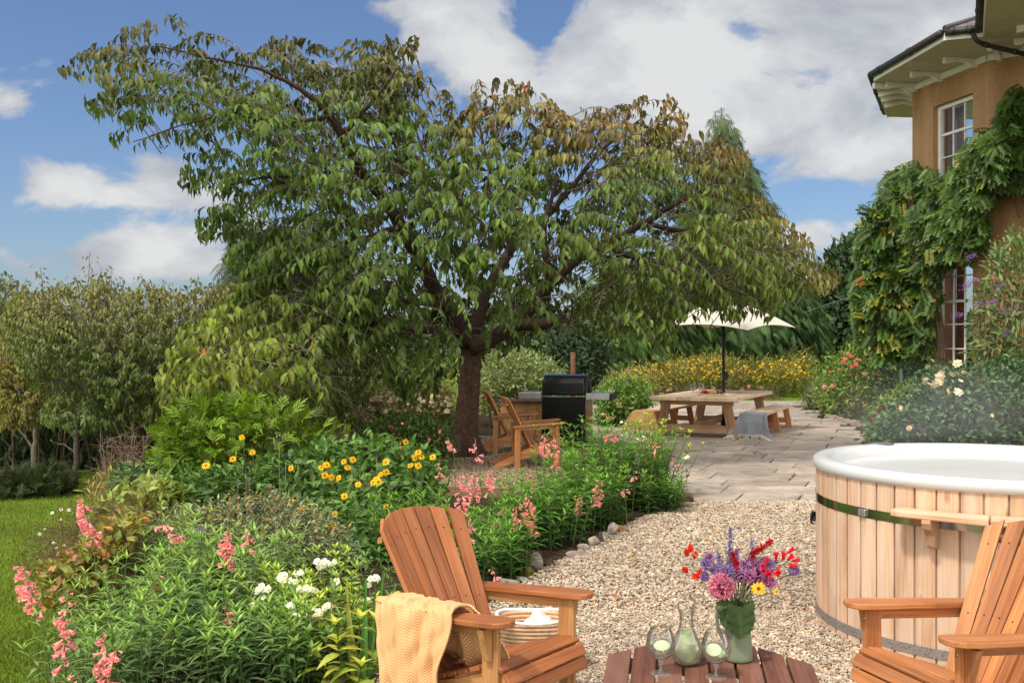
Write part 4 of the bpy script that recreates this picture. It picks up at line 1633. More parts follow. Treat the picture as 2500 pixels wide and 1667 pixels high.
def m_water():
    m, nt, out = mk('bubbling_water')
    tc = nt.nodes.new('ShaderNodeTexCoord')
    o = tc.outputs['Object']
    n = noise(nt, mapping(nt, o, (1, 1, 1)), 7.0, 7, 0.65, 0.8)
    n2 = noise(nt, o, 26.0, 6, 0.7, 0.5)
    c = ramp(nt, n.outputs[0], [(0.36, (0.25, 0.42, 0.45)), (0.5, (0.37, 0.53, 0.55)), (0.60, (0.60, 0.68, 0.69))])
    c = mixc(nt, c, ramp(nt, n2.outputs[0], [(0.4, (0.85, 0.93, 0.94)), (0.62, (1.12, 1.1, 1.1))]), 1.0, 'MULTIPLY')
    principled(nt, out, c, 0.35, 0.03, 0, bump(nt, n2.outputs[0], 0.8, 0.05))
    return m


mb = MB()
nr, na = 70, 140
r = np.linspace(0.004, 0.826, nr)
a = np.linspace(0, 2 * math.pi, na, endpoint=False)
R_, A_ = np.meshgrid(r, a, indexing='ij')
X, Y = R_ * np.cos(A_), R_ * np.sin(A_)
Z = 0.805 + 0
for k in range(14):
    kx, ky = RNG.normal(0, 16, 2)
    Z = Z + 0.0028 * np.sin(kx * X + ky * Y + k)
for k in range(10):
    bx, by = RNG.uniform(-0.6, 0.6, 2)
    Z = Z + 0.010 * np.exp(-((X - bx) ** 2 + (Y - by) ** 2) / 0.008)
P = np.stack([X, Y, Z], -1)
P = np.concatenate([P, P[:, :1]], 1)
grid(mb, P.transpose(1, 0, 2)[::-1].transpose(1, 0, 2))
mb.build('water', m_water(), t, True)


def m_galv():
    m, nt, out = mk('galvanised_steel')
    tc = nt.nodes.new('ShaderNodeTexCoord')
    v = nt.nodes.new('ShaderNodeTexVoronoi')
    v.inputs['Scale'].default_value = 70.0
    n = noise(nt, tc.outputs['Object'], 30, 4)
    lk(nt, mixc(nt, tc.outputs['Object'], n.outputs['Color'], 0.02), v.inputs['Vector'])
    c = ramp(nt, v.outputs['Distance'], [(0.1, (0.17, 0.15, 0.14)), (0.55, (0.34, 0.31, 0.29))])
    principled(nt, out, c, 0.5, 0.4, 0.55)
    return m


M['bandshine'] = m_plain('polished_band', (0.50, 0.50, 0.49), 0.13, 0.5, 1.0, 5, 0.12)
for (z0, mat) in ((0.715, M['bandshine']), (0.082, m_galv())):
    mb = MB()
    lathe(mb, [(RB + 0.0036, z0), (RB + 0.0036, z0 + 0.048)], 160)
    mb.F = mb.F[:1]
    mb.build('hoop', mat, t, False if mat != M['bandshine'] else True)

for z0 in (0.715, 0.082):
    mb = MB()
    am = math.radians(205.0)
    R_ = np.array([(-math.sin(am), math.cos(am), 0), (-math.cos(am), -math.sin(am), 0), (0, 0, 1.0)])
    R_[1] = np.cross(R_[2], R_[0])
    box(mb, ((RB + 0.010) * math.cos(am), (RB + 0.010) * math.sin(am), z0 + 0.024), (0.05, 0.014, 0.036), R_, 0.003)
    mb.build('hoop_clamp', M['steel'], t)
# ledge of straight boards on curved brackets
angs = [math.radians(x) for x in (219.5, 244.5, 269.5, 294.5)]
for i in range(3):
    mb = MB()
    a0, a1 = angs[i] + 0.004, angs[i + 1] - 0.004
    poly = []
    inner, outer = RB + 0.012, RB + 0.155
    for q in np.linspace(a0, a1, 9):
        poly.append((inner / 1.0 * math.cos(q), inner * math.sin(q)))
    o0, o1 = np.array([outer * math.cos(a1), outer * math.sin(a1)]), np.array([outer * math.cos(a0), outer * math.sin(a0)])
    p2 = [tuple(o0)] + [tuple(o1)]
    if i == 0:
        inw = np.array([inner * math.cos(a0), inner * math.sin(a0)])
        d = nrm(o0 - o1)
        p2 = [tuple(o0), tuple(o1 + d * 0.05), tuple(o1 * 0.9 + inw * 0.1 + d * 0.012), tuple(o1 * 0.55 + inw * 0.45 - d * 0.004)]
    pl = [(p[0], p[1]) for p in poly] + p2
    pl = pl[::-1]
    cen = np.mean(pl, 0)
    am = (a0 + a1) / 2
    # keep the grain along the board
    ex = np.array([-math.sin(am), math.cos(am), 0])
    ey = np.array([-math.cos(am), -math.sin(am), 0])
    loc = [((p[0] - cen[0]) * ex[0] + (p[1] - cen[1]) * ex[1], (p[0] - cen[0]) * ey[0] + (p[1] - cen[1]) * ey[1]) for p in pl]
    area = sum(loc[j][0] * loc[(j + 1) % len(loc)][1] - loc[(j + 1) % len(loc)][0] * loc[j][1] for j in range(len(loc)))
    if area < 0:
        loc = loc[::-1]
    prism(mb, loc, 0.030, (cen[0], cen[1], 0.787), ex, ey, (1.02, 0.98, 0.95), 0.005)
    mb.build('ledge_board', M['tub'], t)
for am in (229.5, 257, 283):
    am = math.radians(am)
    ex = np.array([math.cos(am), math.sin(am), 0])
    mb = MB()
    # S-curved bracket profile in the radial plane
    prof = [(0.0, 0.0), (0.125, 0.0), (0.128, -0.018), (0.115, -0.045), (0.085, -0.065), (0.062, -0.085), (0.056, -0.112), (0.050, -0.137), (0.036, -0.15), (0.014, -0.152), (0.0, -0.145)]
    prof = prof[::-1]
    prism(mb, prof, 0.042, (RB * math.cos(am) + ex[0] * 0.006, RB * math.sin(am) + ex[1] * 0.006, 0.772), ex, (0, 0, 1), (0.82, 0.66, 0.55), 0.003)
    mb.build('ledge_bracket', M['tub'], t)
mb = MB()
am = math.radians(163.0)
c = np.array([(RB + 0.012) * math.cos(am), (RB + 0.012) * math.sin(am), 0.605])
ex = np.array([math.cos(am), math.sin(am), 0])
et = np.array([-math.sin(am), math.cos(am), 0])
box(mb, c, (0.026, 0.02, 0.055), np.array([ex, et, (0, 0, 1.0)]), 0.006)
tube(mb, [c + [0, 0, 0.03] + ex * 0.004, c + ex * 0.014 + [0, 0, 0.01], c + ex * 0.016 + [0, 0, -0.03], c + [0, 0, -0.045] + ex * 0.004], 0.006, 8)
mb.build('clip', M['blackmat'], t, True)
mb = MB()
lathe(mb, [(0.001, 0.009), (0.06, 0.008), (0.075, 0.005), (0.078, 0.0), (0.001, 0.0)], 40, (-0.30, 0.855, 0.967), sy=0.6)
mb.build('filter_cap', M['grey'], t, True)

# ------------------------------------------------------------------ picnic set
lv, wv = nrm(np.array([0.45, 0.893, 0])), nrm(np.array([-0.893, 0.45, 0]))
N0 = np.array([3.50, 16.19, 0])
tc0 = N0 + 1.4 * lv + 0.7 * wv
PZ = 0.72
rot = math.atan2(lv[1], lv[0])
t = thing('picnic_table', 'long weathered wooden dining table on sloping trestle legs', 'picnic table', tc0, rot)
G0 = 0.05
for i in range(6):
    mb = MB()
    y = -0.7 + (i + 0.5) * 1.4 / 6
    board(mb, (-1.4, y, PZ - 0.03), (1.4, y, PZ - 0.03), 1.4 / 6 - 0.003, 0.055, (0, 0, 1), 0.004, np.ones(3) * RNG.uniform(0.9, 1.1))
    mb.build('top_board', M['picnic'], t)
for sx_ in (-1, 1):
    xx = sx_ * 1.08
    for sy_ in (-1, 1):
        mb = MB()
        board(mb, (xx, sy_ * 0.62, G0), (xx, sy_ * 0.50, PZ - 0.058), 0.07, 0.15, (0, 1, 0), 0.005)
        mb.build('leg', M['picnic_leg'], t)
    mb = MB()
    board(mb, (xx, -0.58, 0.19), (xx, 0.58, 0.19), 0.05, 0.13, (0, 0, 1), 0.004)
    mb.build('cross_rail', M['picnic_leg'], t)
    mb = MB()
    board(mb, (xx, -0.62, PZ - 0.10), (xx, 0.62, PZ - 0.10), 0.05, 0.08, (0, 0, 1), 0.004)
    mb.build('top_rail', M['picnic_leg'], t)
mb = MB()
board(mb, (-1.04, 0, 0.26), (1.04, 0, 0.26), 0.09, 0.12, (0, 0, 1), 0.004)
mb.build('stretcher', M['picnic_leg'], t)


def bench(A, B, label):
    A, B = np.array(A), np.array(B)
    c = (A + B) / 2
    L = np.linalg.norm(B - A)
    t = thing('picnic_bench', label, 'bench', (c[0], c[1], 0), math.atan2(B[1] - A[1], B[0] - A[0]), 'benches at the picnic table')
    for i in range(2):
        mb = MB()
        y = -0.09 + 0.18 * i
        board(mb, (-L / 2, y, 0.45 - 0.022), (L / 2, y, 0.45 - 0.022), 0.175, 0.044, (0, 0, 1), 0.004, (1.05, 1.05, 1.05))
        mb.build('seat_board', M['picnic'], t)
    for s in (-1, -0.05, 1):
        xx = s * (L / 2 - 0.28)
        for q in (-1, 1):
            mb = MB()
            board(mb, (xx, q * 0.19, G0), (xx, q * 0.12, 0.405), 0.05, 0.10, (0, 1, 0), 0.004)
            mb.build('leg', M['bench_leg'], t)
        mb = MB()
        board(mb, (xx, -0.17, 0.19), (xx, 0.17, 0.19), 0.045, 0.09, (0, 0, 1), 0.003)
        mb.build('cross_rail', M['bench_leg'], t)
    return t


bR = bench((3.86, 16.51), (4.99, 18.95), 'right-hand wooden bench draped with the blue grey blanket')
bL = bench((2.18, 17.05), (3.32, 19.45), 'left-hand wooden bench draped with the orange blanket')


def bench_throw(ch, mat, label, Lb, top_len, end_hang, lhang, rhang, seed):
    """blanket over the near end of a bench: lies on the seat, hangs over the end and both long sides"""
    f3 = chair_to_world(ch)
    w = 0.185
    nu, nv = 60, 64
    A = np.linspace(-end_hang, top_len, nu)
    B = np.concatenate([np.linspace(-w - lhang, w + rhang, nv)])
    a, b = np.meshgrid(A, B, indexing='ij')
    de = np.clip(-a, 0, None)
    ds = np.clip(np.abs(b) - w, 0, None)
    skew = 0.10 * (b / w)
    drop = np.maximum(de, ds) + 0.25 * np.minimum(de, ds)
    he, hs = np.clip(de / 0.15, 0, 1), np.clip(ds / 0.15, 0, 1)
    X = -Lb / 2 + np.clip(a + 0.0 * skew, 0, None) - he * (0.025 + 0.03 * (0.5 + 0.5 * np.sin(b * 26 + seed)) * np.clip(de * 3, 0, 1)) - 0.45 * np.minimum(de, ds) + 0.06 * hs * np.sin(b * 9 + seed)
    Y = np.clip(b, -w, w) + np.sign(b) * hs * (0.018 + 0.03 * (0.5 + 0.5 * np.sin(a * 24 + seed * 2)) * np.clip(ds * 3, 0, 1)) + np.sign(b) * 0.45 * np.minimum(de, ds)
    Z = 0.462 - drop + 0.006 * np.sin(a * 17 + b * 11 + seed) * (drop < 0.02)
    Z = np.maximum(Z, 0.055 + 0.01 * np.sin(a * 30 + b * 22))
    P = f3(X, Y, Z)
    gc = np.stack([a, b, np.zeros_like(a)], -1)
    o = thing('blanket', label, 'blanket', (0, 0, 0))
    mb = MB()
    grid(mb, P[:, ::-1], (1, 1, 1), gc[:, ::-1])
    mb.build('cloth', mat, o, True)
    mb2 = MB()
    edges = [P[0, 4:-4], P[4:, 0], P[4:, -1]]
    for E in edges:
        for j in range(len(E) - 1):
            for q in (0.25, 0.75):
                p = E[j] * (1 - q) + E[j + 1] * q
                if p[2] > 0.40:
                    continue
                sw = RNG.normal(0, 0.012, 3)
                tip = p + np.array([sw[0] * 2, sw[1] * 2 - 0.02, -0.09 + 0.02 * RNG.random()])
                tip[2] = max(tip[2], 0.045)
                tube(mb2, [p, (p + tip) / 2 + np.array([sw[0], sw[1], 0]), tip], [0.007, 0.005, 0.003], 4)
    mb2.build('fringe', M['fringe'], o)
    return o


LR = np.linalg.norm(np.array([1.13, 2.44]))
LL = np.linalg.norm(np.array([1.14, 2.40]))
bench_throw(bR, M['throw_b'], 'blue grey woollen blanket with cream fringe on the bench nearer the house', LR, 0.34, 0.34, 0.36, 0.30, 1.0)
bench_throw(bL, M['throw_o'], 'pale orange woollen blanket with white fringe on the bench nearer the barbecue', LL, 0.30, 0.32, 0.34, 0.34, 2.4)

# parasol
UX, UY = 3.70, 17.9
t = thing('garden_parasol', 'cream square parasol on a dark pole over the picnic table', 'parasol', (UX, UY, 0))
mb = MB()
tube(mb, [(0, 0, 0.05), (0, 0, 2.28)], 0.028, 12)
mb.build('pole', M['blackmat'], t, True)
mb = MB()
box(mb, (0.03, -0.03, 1.02), (0.09, 0.09, 0.12), None, 0.02)
mb.build('crank', M['blackmat'], t)
mb = MB()
lathe(mb, [(0.2, 0.045), (0.2, 0.085), (0.19, 0.10), (0.05, 0.12), (0.045, 0.22), (0.03, 0.22)], 24)
mb.build('base', M['blackmat'], t, True)
cor = [np.array([1.28, 0.05, 1.86]), np.array([0.12, -1.32, 1.80]), np.array([-1.05, -0.10, 1.875]), np.array([0.0, 1.28, 1.86])]
apex = np.array([0, 0, 2.36])
mb = MB()
n = 14
for i in range(4):
    a, b = cor[i], cor[(i + 1) % 4]
    P = []
    for j in range(n + 1):
        f = j / n
        row = []
        for k in range(n + 1):
            s = k / n
            e = a * (1 - s) + b * s
            e = e * np.array([1, 1, 1]) + np.array([0, 0, 0.07 * 4 * s * (1 - s)])
            e[:2] *= 1 - 0.06 * 4 * s * (1 - s)
            p = apex * (1 - f) + e * f + np.array([0, 0, 0.09 * math.sin(math.pi * f) * 0.6])
            row.append(p)
        P.append(row)
    grid(mb, np.array(P), (0.60, 0.555, 0.48))
mb.build('canopy', M['canvas'], t, True)
for c in cor:
    mb = MB()
    tube(mb, [apex - [0, 0, 0.06], apex * 0.5 + c * 0.5 + [0, 0, 0.028], c - [0, 0, 0.012]], 0.011, 6)
    mb.build('rib', M['blackmat'], t)
    mb = MB()
    tube(mb, [(0, 0, 1.75), apex * 0.5 + c * 0.5 + [0, 0, 0.02]], 0.009, 6)
    mb.build('strut', M['blackmat'], t)
mb = MB()
lathe(mb, [(0.0, 0.09), (0.03, 0.08), (0.04, 0.0), (0.0, 0.0)], 12, (0, 0, 2.33))
mb.build('finial', M['white'], t, True)

# laid on the picnic table
def tp(cx, cy, dy=0.0):
    px, py = 1500 + cx / 3.92, 720 + cy / 3.92
    Y = (CAM_H - PZ) * FPX / (py - 833) + dy
    p = W(px, py, Y)
    p[2] = PZ + 0.002
    return p


wine_glass((3.11, 17.6, PZ), 'left one of two stemmed glasses on the picnic table', 'glasses on the picnic table', 1.08)
wine_glass((3.26, 17.62, PZ), 'right one of two stemmed glasses, behind the fruit board', 'glasses on the picnic table', 1.08)
FB = np.array([3.36, 17.25, PZ])
mb = MB()
lathe(mb, [(0.001, 0.0), (0.225, 0.0), (0.23, 0.006), (0.23, 0.014), (0.225, 0.018), (0.001, 0.018)], 40, FB, (1.0, 0.75, 0.6))
tag(mb.build('serving_board', M['picnic'], smooth=False), 'round wooden serving board with fruit on the picnic table', 'serving board')


def fruit(name, label, c, n, r, spread, col, cat):
    mb = MB()
    P = np.array(c) + RNG.normal(0, 1, (n, 3)) * np.array(spread)
    P[:, 2] = c[2] + r + np.abs(P[:, 2] - c[2])
    inst(mb, ball_t(10, 8), P, rdir(n), rdir(n), r * RNG.uniform(0.85, 1.15, n), jitter_cols(col, n, 0.1, 0.2))
    return tag(mb.build(name, M['attr_s'], smooth=True), label, cat)


FZ = PZ + 0.018
fruit('red_grapes', 'bunch of red grapes on the serving board', (FB[0] - 0.10, FB[1], FZ), 42, 0.014, (0.032, 0.03, 0.022), (0.30, 0.012, 0.02), 'grapes')
fruit('green_grapes', 'bunch of green grapes on the serving board', (FB[0] + 0.015, FB[1], FZ), 34, 0.013, (0.032, 0.03, 0.015), (0.36, 0.40, 0.08), 'grapes')
for k, (dx, l) in enumerate(((0.10, 'dark fig beside the green grapes on the serving board'), (0.165, 'dark fig at the right end of the serving board'))):
    mb = MB()
    lathe(mb, [(0.001, 0.0), (0.022, 0.003), (0.033, 0.02), (0.030, 0.04), (0.014, 0.056), (0.005, 0.066), (0.001, 0.067)], 16, (FB[0] + dx, FB[1] - 0.02, FZ), (0.06, 0.03, 0.05))
    tag(mb.build('fig', M['attr_s'], smooth=True), l, 'fig')

# ------------------------------------------------------------------ barbecue, cabinet, flue
t = thing('gas_barbecue', 'black gas barbecue with closed hood and steel side shelves', 'barbecue', (0.82, 15.25, 0.03), -math.radians(17))
mb = MB()
box(mb, (0, 0.02, 0.40), (0.66, 0.50, 0.72), None, 0.012)
mb.build('cabinet', M['black'], t)
for (z, h) in ((0.70, 0.13), (0.345, 0.56)):
    mb = MB()
    box(mb, (0, -0.238, z), (0.625, 0.022, h), None, 0.006)
    mb.build('door' if h > 0.3 else 'control_panel', M['black'], t)
mb = MB()
hp = [(-0.245, 0.80), (-0.25, 0.90), (-0.232, 1.0), (-0.19, 1.065), (-0.10, 1.10), (0.10, 1.105), (0.19, 1.08), (0.235, 1.0), (0.25, 0.80)]
hp2, _ = resample(hp, 22)
P = np.array([[(x, p[0], p[1]) for p in hp2] for x in (-0.315, -0.305, 0.305, 0.315)])
P[0, :, 1] *= 0.97
P[3, :, 1] *= 0.97
P[0, :, 2] = 0.80 + (P[0, :, 2] - 0.80) * 0.975
P[3, :, 2] = 0.80 + (P[3, :, 2] - 0.80) * 0.975
grid(mb, P[:, ::-1])
for e in (0, 3):
    q = [tuple(p) for p in P[e]]
    mb.add(np.array(q), [list(range(len(q)))[::(1 if e == 3 else -1)]])
mb.build('hood', M['black'], t, False)
mb = MB()
box(mb, (0, -0.258, 0.905), (0.60, 0.02, 0.165), None, 0.006)
mb.build('hood_window', M['black'], t)
for s in (-1, 1):
    mb = MB()
    prism(mb, [(-0.20, 0), (-0.205, 0.17), (-0.12, 0.25), (0.10, 0.26), (0.18, 0.2), (0.19, 0), (0.10, 0), (0.0, 0.2), (-0.08, 0)], 0.014, (s * 0.322, 0.0, 0.81), (0, 1, 0), (0, 0, 1), (1, 1, 1), 0.002)
    mb.build('hood_end', M['blackmat'], t)
    mb = MB()
    box(mb, (s * 0.515, -0.02, 0.785), (0.36, 0.44, 0.095), None, 0.008)
    sh = mb.build('side_shelf', M['steel'], t)
    mb = MB()
    box(mb, (s * 0.705, -0.02, 0.785), (0.024, 0.45, 0.105), None, 0.008)
    mb.build('shelf_end', M['blackmat'], sh)
mb = MB()
tube(mb, [(-0.26, -0.285, 0.835), (0.26, -0.285, 0.835)], 0.011, 10)
mb.build('handle', M['blackmat'], t, True)

t = thing('wooden_cabinet', 'pale planked cabinet with dark top behind the barbecue', 'cabinet', (0.22, 16.3, 0.05))
for i in range(8):
    mb = MB()
    x = -0.40 + (i + 0.5) * 0.11
    board(mb, (x, -0.25, 0.0), (x, -0.25, 0.60), 0.107, 0.022, (0, 1, 0), 0.002, np.array([1.1, 1.2, 1.1]) * RNG.uniform(0.92, 1.08))
    mb.build('plank', M['chairlight'], t)
mb = MB()
box(mb, (0.04, 0.02, 0.30), (0.87, 0.51, 0.59), None, 0.003)
mb.build('carcass', M['picnic_leg'], t)
for i in range(6):
    mb = MB()
    x = -0.44 + (i + 0.5) * 0.163
    board(mb, (x, -0.29, 0.625), (x, 0.30, 0.625), 0.159, 0.04, (0, 0, 1), 0.004, np.ones(3) * 0.42)
    mb.build('top_plank', M['picnic_leg'], t)
t = thing('flue_pipe', 'rusty upright metal flue pipe rising behind the barbecue', 'flue pipe', (1.01, 17.0, 0))
mb = MB()
tube(mb, [(0, 0, 0.05), (0, 0, 1.46)], 0.044, 16)
mb.build('pipe', M['rust'], t, True)
mb = MB()
lathe(mb, [(0.040, 1.455), (0.048, 1.455), (0.048, 1.485), (0.040, 1.485)], 16, close=True)
mb.build('collar', M['blackmat'], t, True)

# ------------------------------------------------------------------ timber edging
def sleeper(a, b, h, th, label):
    a, b = np.array(a), np.array(b)
    t = MB()
    board(t, (*a, h / 2), (*b, h / 2), th, h, (0, 0, 1), 0.006)
    tag(t.build('timber_edging', M['sleeper']), label, 'timber edging', 'timber boards edging the tree gravel')


sleeper((-0.72, 10.60), (0.02, 10.47), 0.13, 0.05, 'timber edging board along the front of the brown tree gravel')
sleeper((0.05, 10.47), (0.42, 10.52), 0.10, 0.05, 'short timber edging board hidden partly by pink penstemons')
sleeper((-1.75, 11.35), (-0.76, 10.62), 0.12, 0.05, 'timber edging board left of the tree trunk')
# ------------------------------------------------------------------ house with a canted bay
def m_render():
    m, nt, out = mk('ochre_roughcast')
    tc = nt.nodes.new('ShaderNodeTexCoord')
    o = tc.outputs['Object']
    n = noise(nt, o, 42.0, 6, 0.7)
    n2 = noise(nt, mapping(nt, o, (1, 1, 0.35)), 1.6, 5)
    n3 = noise(nt, mapping(nt, o, (1.6, 1.6, 0.35)), 1.0, 4)
    c = ramp(nt, n2.outputs[0], [(0.3, (0.54, 0.315, 0.150)), (0.7, (0.72, 0.455, 0.245))])
    c = mixc(nt, c, ramp(nt, n.outputs[0], [(0.3, (0.6, 0.57, 0.55)), (0.6, (1.1, 1.1, 1.1))]), 0.9, 'MULTIPLY')
    c = mixc(nt, c, ramp(nt, n3.outputs[0], [(0.35, (0.68, 0.63, 0.58)), (0.6, (1.05, 1.05, 1.05))]), 0.8, 'MULTIPLY')
    principled(nt, out, c, 0.92, 0.12, 0, bump(nt, n.outputs[0], 1.0, 0.06))
    return m


def m_pane():
    m, nt, out = mk('window_glass')
    gl = nt.nodes.new('ShaderNodeBsdfGlossy')
    gl.inputs['Roughness'].default_value = 0.015
    tr = nt.nodes.new('ShaderNodeBsdfTransparent')
    tr.inputs[0].default_value = (0.9, 0.92, 0.9, 1)
    lw = nt.nodes.new('ShaderNodeFresnel')
    lw.inputs[0].default_value = 1.55
    mx = nt.nodes.new('ShaderNodeMixShader')
    lk(nt, math_n(nt, 'ADD', math_n(nt, 'MULTIPLY', lw.outputs[0], 0.75), 0.03, True), mx.inputs[0])
    lk(nt, tr.outputs[0], mx.inputs[1])
    lk(nt, gl.outputs[0], mx.inputs[2])
    lk(nt, mx.outputs[0], out.inputs[0])
    return m


def m_slate():
    m, nt, out = mk('roof_slate')
    tc = nt.nodes.new('ShaderNodeTexCoord')
    n = noise(nt, tc.outputs['Object'], 6.0, 6)
    c = ramp(nt, n.outputs[0], [(0.3, (0.05, 0.045, 0.05)), (0.7, (0.15, 0.13, 0.13))])
    principled(nt, out, c, 0.7, 0.3)
    return m


M['render'] = m_render()
M['pane'] = m_pane()
M['slate'] = m_slate()
M['interior'] = m_plain('window_shutter', (0.34, 0.18, 0.10), 0.6, 0.3, 0, 3, 0.2)
M['curtain'] = m_plain('pale_room', (0.42, 0.38, 0.33), 0.8, 0.1, 0, 2, 0.1)
house = thing('country_house', 'ochre rendered house with white sash windows and deep bracketed eaves', 'house', (0, 0, 0))
C0 = np.array([10.02, 24.9])      # far corner of the bay, hidden by the creeper
C1 = np.array([8.64, 22.1])
C2 = np.array([9.16, 19.7])
C3 = np.array([10.06, 18.95])
C4 = np.array([9.30, 17.2])
ZW = 7.02


def wallseg(a, b, openings, name, z0=-0.3, z1=ZW, th=0.28):
    """wall along a->b (outer face on the left-hand side looking from a to b is chosen so that the house is behind)"""
    d = nrm(b - a)
    L = np.linalg.norm(b - a)
    n_in = np.array([-d[1], d[0]])
    if n_in[0] < 0:
        n_in = -n_in
    mb = MB()

    def slab(t0, t1, q0, q1):
        c = a + d * (t0 + t1) / 2 + n_in * th / 2
        R = np.array([[d[0], d[1], 0], [n_in[0], n_in[1], 0], [0, 0, 1.0]])
        if np.linalg.det(R) < 0:
            R[1] = -R[1]
        h = np.array([t1 - t0, th, q1 - q0]) / 2
        vs = np.array([[sx * h[0], sy * h[1], sz * h[2]] for sx in (-1, 1) for sy in (-1, 1) for sz in (-1, 1)]) @ R + np.array([c[0], c[1], (q0 + q1) / 2])
        F = [[0, 1, 3, 2], [4, 6, 7, 5], [0, 4, 5, 1], [2, 3, 7, 6], [0, 2, 6, 4], [1, 5, 7, 3]]
        mb.add(vs, F)
    if not openings:
        slab(0, L, z0, z1)
    else:
        t0, t1 = openings[0][0] * L, openings[0][1] * L
        slab(0, t0, z0, z1)
        slab(t1, L, z0, z1)
        zz = z0
        for (_, _, q0, q1) in openings:
            slab(t0, t1, zz, q0)
            zz = q1
        slab(t0, t1, zz, z1)
    mb.build(name, M['render'], house)
    return d, n_in, L


wallseg(C0, C1 - nrm(C1 - C0) * 0.0, [], 'bay_wall')
opn = [(0.297, 0.816, 0.85, 3.42), (0.297, 0.816, 4.45, 6.51)]
dA, nA, LA = wallseg(C1, C2, opn, 'bay_wall')
dB, nB, LB = wallseg(C2, C3, [], 'front_wall')
wallseg(C3, C4, [], 'wing_wall', z1=ZW)


def sash(z0, z1, rows, rail):
    w = thing('sash_window', '', '', (0, 0, 0)) if False else bpy.data.objects.new('sash_window', None)
    COL.objects.link(w)
    w.parent = house
    t0, t1 = 0.297 * LA, 0.816 * LA
    up = np.array([0, 0, 1.0])
    d3, n3 = np.array([*dA, 0]), np.array([*nA, 0])

    def at(t, z, dep):
        return np.array([*(C1 + dA * t + nA * dep), z])
    dep = 0.16
    mb = MB()
    R = np.array([d3, n3 if np.dot(np.cross(up, d3), n3) < 0 else n3, up])
    R = np.array([d3, np.cross(up, d3), up])

    def bar(ta, za, tb, zb, wd, th, dp):
        board(mb, at(ta, za, dp), at(tb, zb, dp), wd, th, n3, 0.003)
    for t in (t0 + 0.045, t1 - 0.045):
        bar(t, z0, t, z1, 0.09, 0.10, dep)
    bar(t0, z1 - 0.04, t1, z1 - 0.04, 0.08, 0.098, dep)
    bar(t0, z0 + 0.045, t1, z0 + 0.045, 0.09, 0.13, dep)
    mb.build('frame', M['white'], w)
    mb = MB()
    for zr in rows:
        bar(t0 + 0.09, zr, t1 - 0.09, zr, 0.055 if abs(zr - rail) < 0.01 else 0.026, 0.04 if abs(zr - rail) > 0.01 else 0.06, dep)
    for k in (1, 2):
        t = t0 + 0.09 + (t1 - t0 - 0.18) * k / 3
        bar(t, z0 + 0.09, t, z1 - 0.08, 0.026, 0.038, dep + 0.003)
    mb.build('glazing_bars', M['white'], w)
    mb = MB()
    q = [at(t0 + 0.05, z0 + 0.05, dep + 0.012), at(t1 - 0.05, z0 + 0.05, dep + 0.012), at(t1 - 0.05, z1 - 0.05, dep + 0.012), at(t0 + 0.05, z1 - 0.05, dep + 0.012)]
    mb.add(np.array(q), [[0, 1, 2, 3]])
    mb.build('pane', M['pane'], w)
    # panelled shutter box and the dim room behind the glass
    mb = MB()
    for (ta, tb, da, db) in ((t0 - 0.02, t0 + 0.30, 0.30, 0.42),):
        board(mb, at(t0 + 0.02, z0, 0.36), at(t0 + 0.02, z1, 0.36), 0.30, 0.05, d3, 0.004)
    board(mb, at(t0 + 0.16, z0, 0.55), at(t0 + 0.16, z1, 0.55), 0.28, 0.04, n3, 0.004)
    board(mb, at(t1 - 0.14, z0, 0.55), at(t1 - 0.14, z1, 0.55), 0.28, 0.04, n3, 0.004)
    mb.build('shutter', M['interior'], w)
    mb = MB()
    mb.add(np.array([at(t0 - 0.3, z0 - 0.1, 1.3), at(t1 + 0.3, z0 - 0.1, 1.3), at(t1 + 0.3, z1 + 0.1, 1.3), at(t0 - 0.3, z1 + 0.1, 1.3)]), [[0, 1, 2, 3]])
    mb.build('room_wall', M['interior'], w)
    mb = MB()
    board(mb, at(t0 - 0.04, z0 - 0.035, 0.06), at(t1 + 0.04, z0 - 0.035, 0.06), 0.07, 0.24, n3, 0.006)
    mb.build('sill', M['white'], w)


sash(0.85, 3.42, [0.97 + 0.5, 1.97, 2.44, 2.95], 2.44)
sash(4.45, 6.51, [4.98, 5.43, 5.90], 5.90)

# frieze, soffit, brackets, gutters, roof
ZS = 7.14
mb = MB()
for a, b in ((C0, C1), (C1, C2), (C2, C3), (C3, C4)):
    d = nrm(b - a)
    n_in = np.array([-d[1], d[0]])
    if n_in[0] < 0:
        n_in = -n_in
    A = a - n_in * 0.03
    B = b - n_in * 0.03
    board(mb, (*A, ZS - 0.075), (*B, ZS - 0.075), 0.13, 0.06, (*n_in, 0), 0.006)
mb.build('frieze', M['white'], house)
EV = [np.array([9.25, 25.2]), np.array([7.66, 21.65]), np.array([7.92, 18.74]), np.array([8.52, 18.50]), np.array([7.70, 16.65]), np.array([7.0, 15.1])]
INN = [np.array([11.5, 25.5]), np.array([11.5, 22.5]), np.array([11.5, 20.0]), np.array([11.5, 18.8]), np.array([11.5, 16.65]), np.array([11.5, 15.1])]
mb = MB()
P = np.array([[[*e, ZS], [*i, ZS]] for e, i in zip(EV, INN)])
grid(mb, P)
mb.build('soffit', M['soffit'], house)
mb = MB()
for a, b in zip(EV[:-1], EV[1:]):
    board(mb, (*a, ZS + 0.05), (*b, ZS + 0.05), 0.14, 0.03, (0.9, 0.4, 0), 0.003)
mb.build('fascia', M['white'], house)
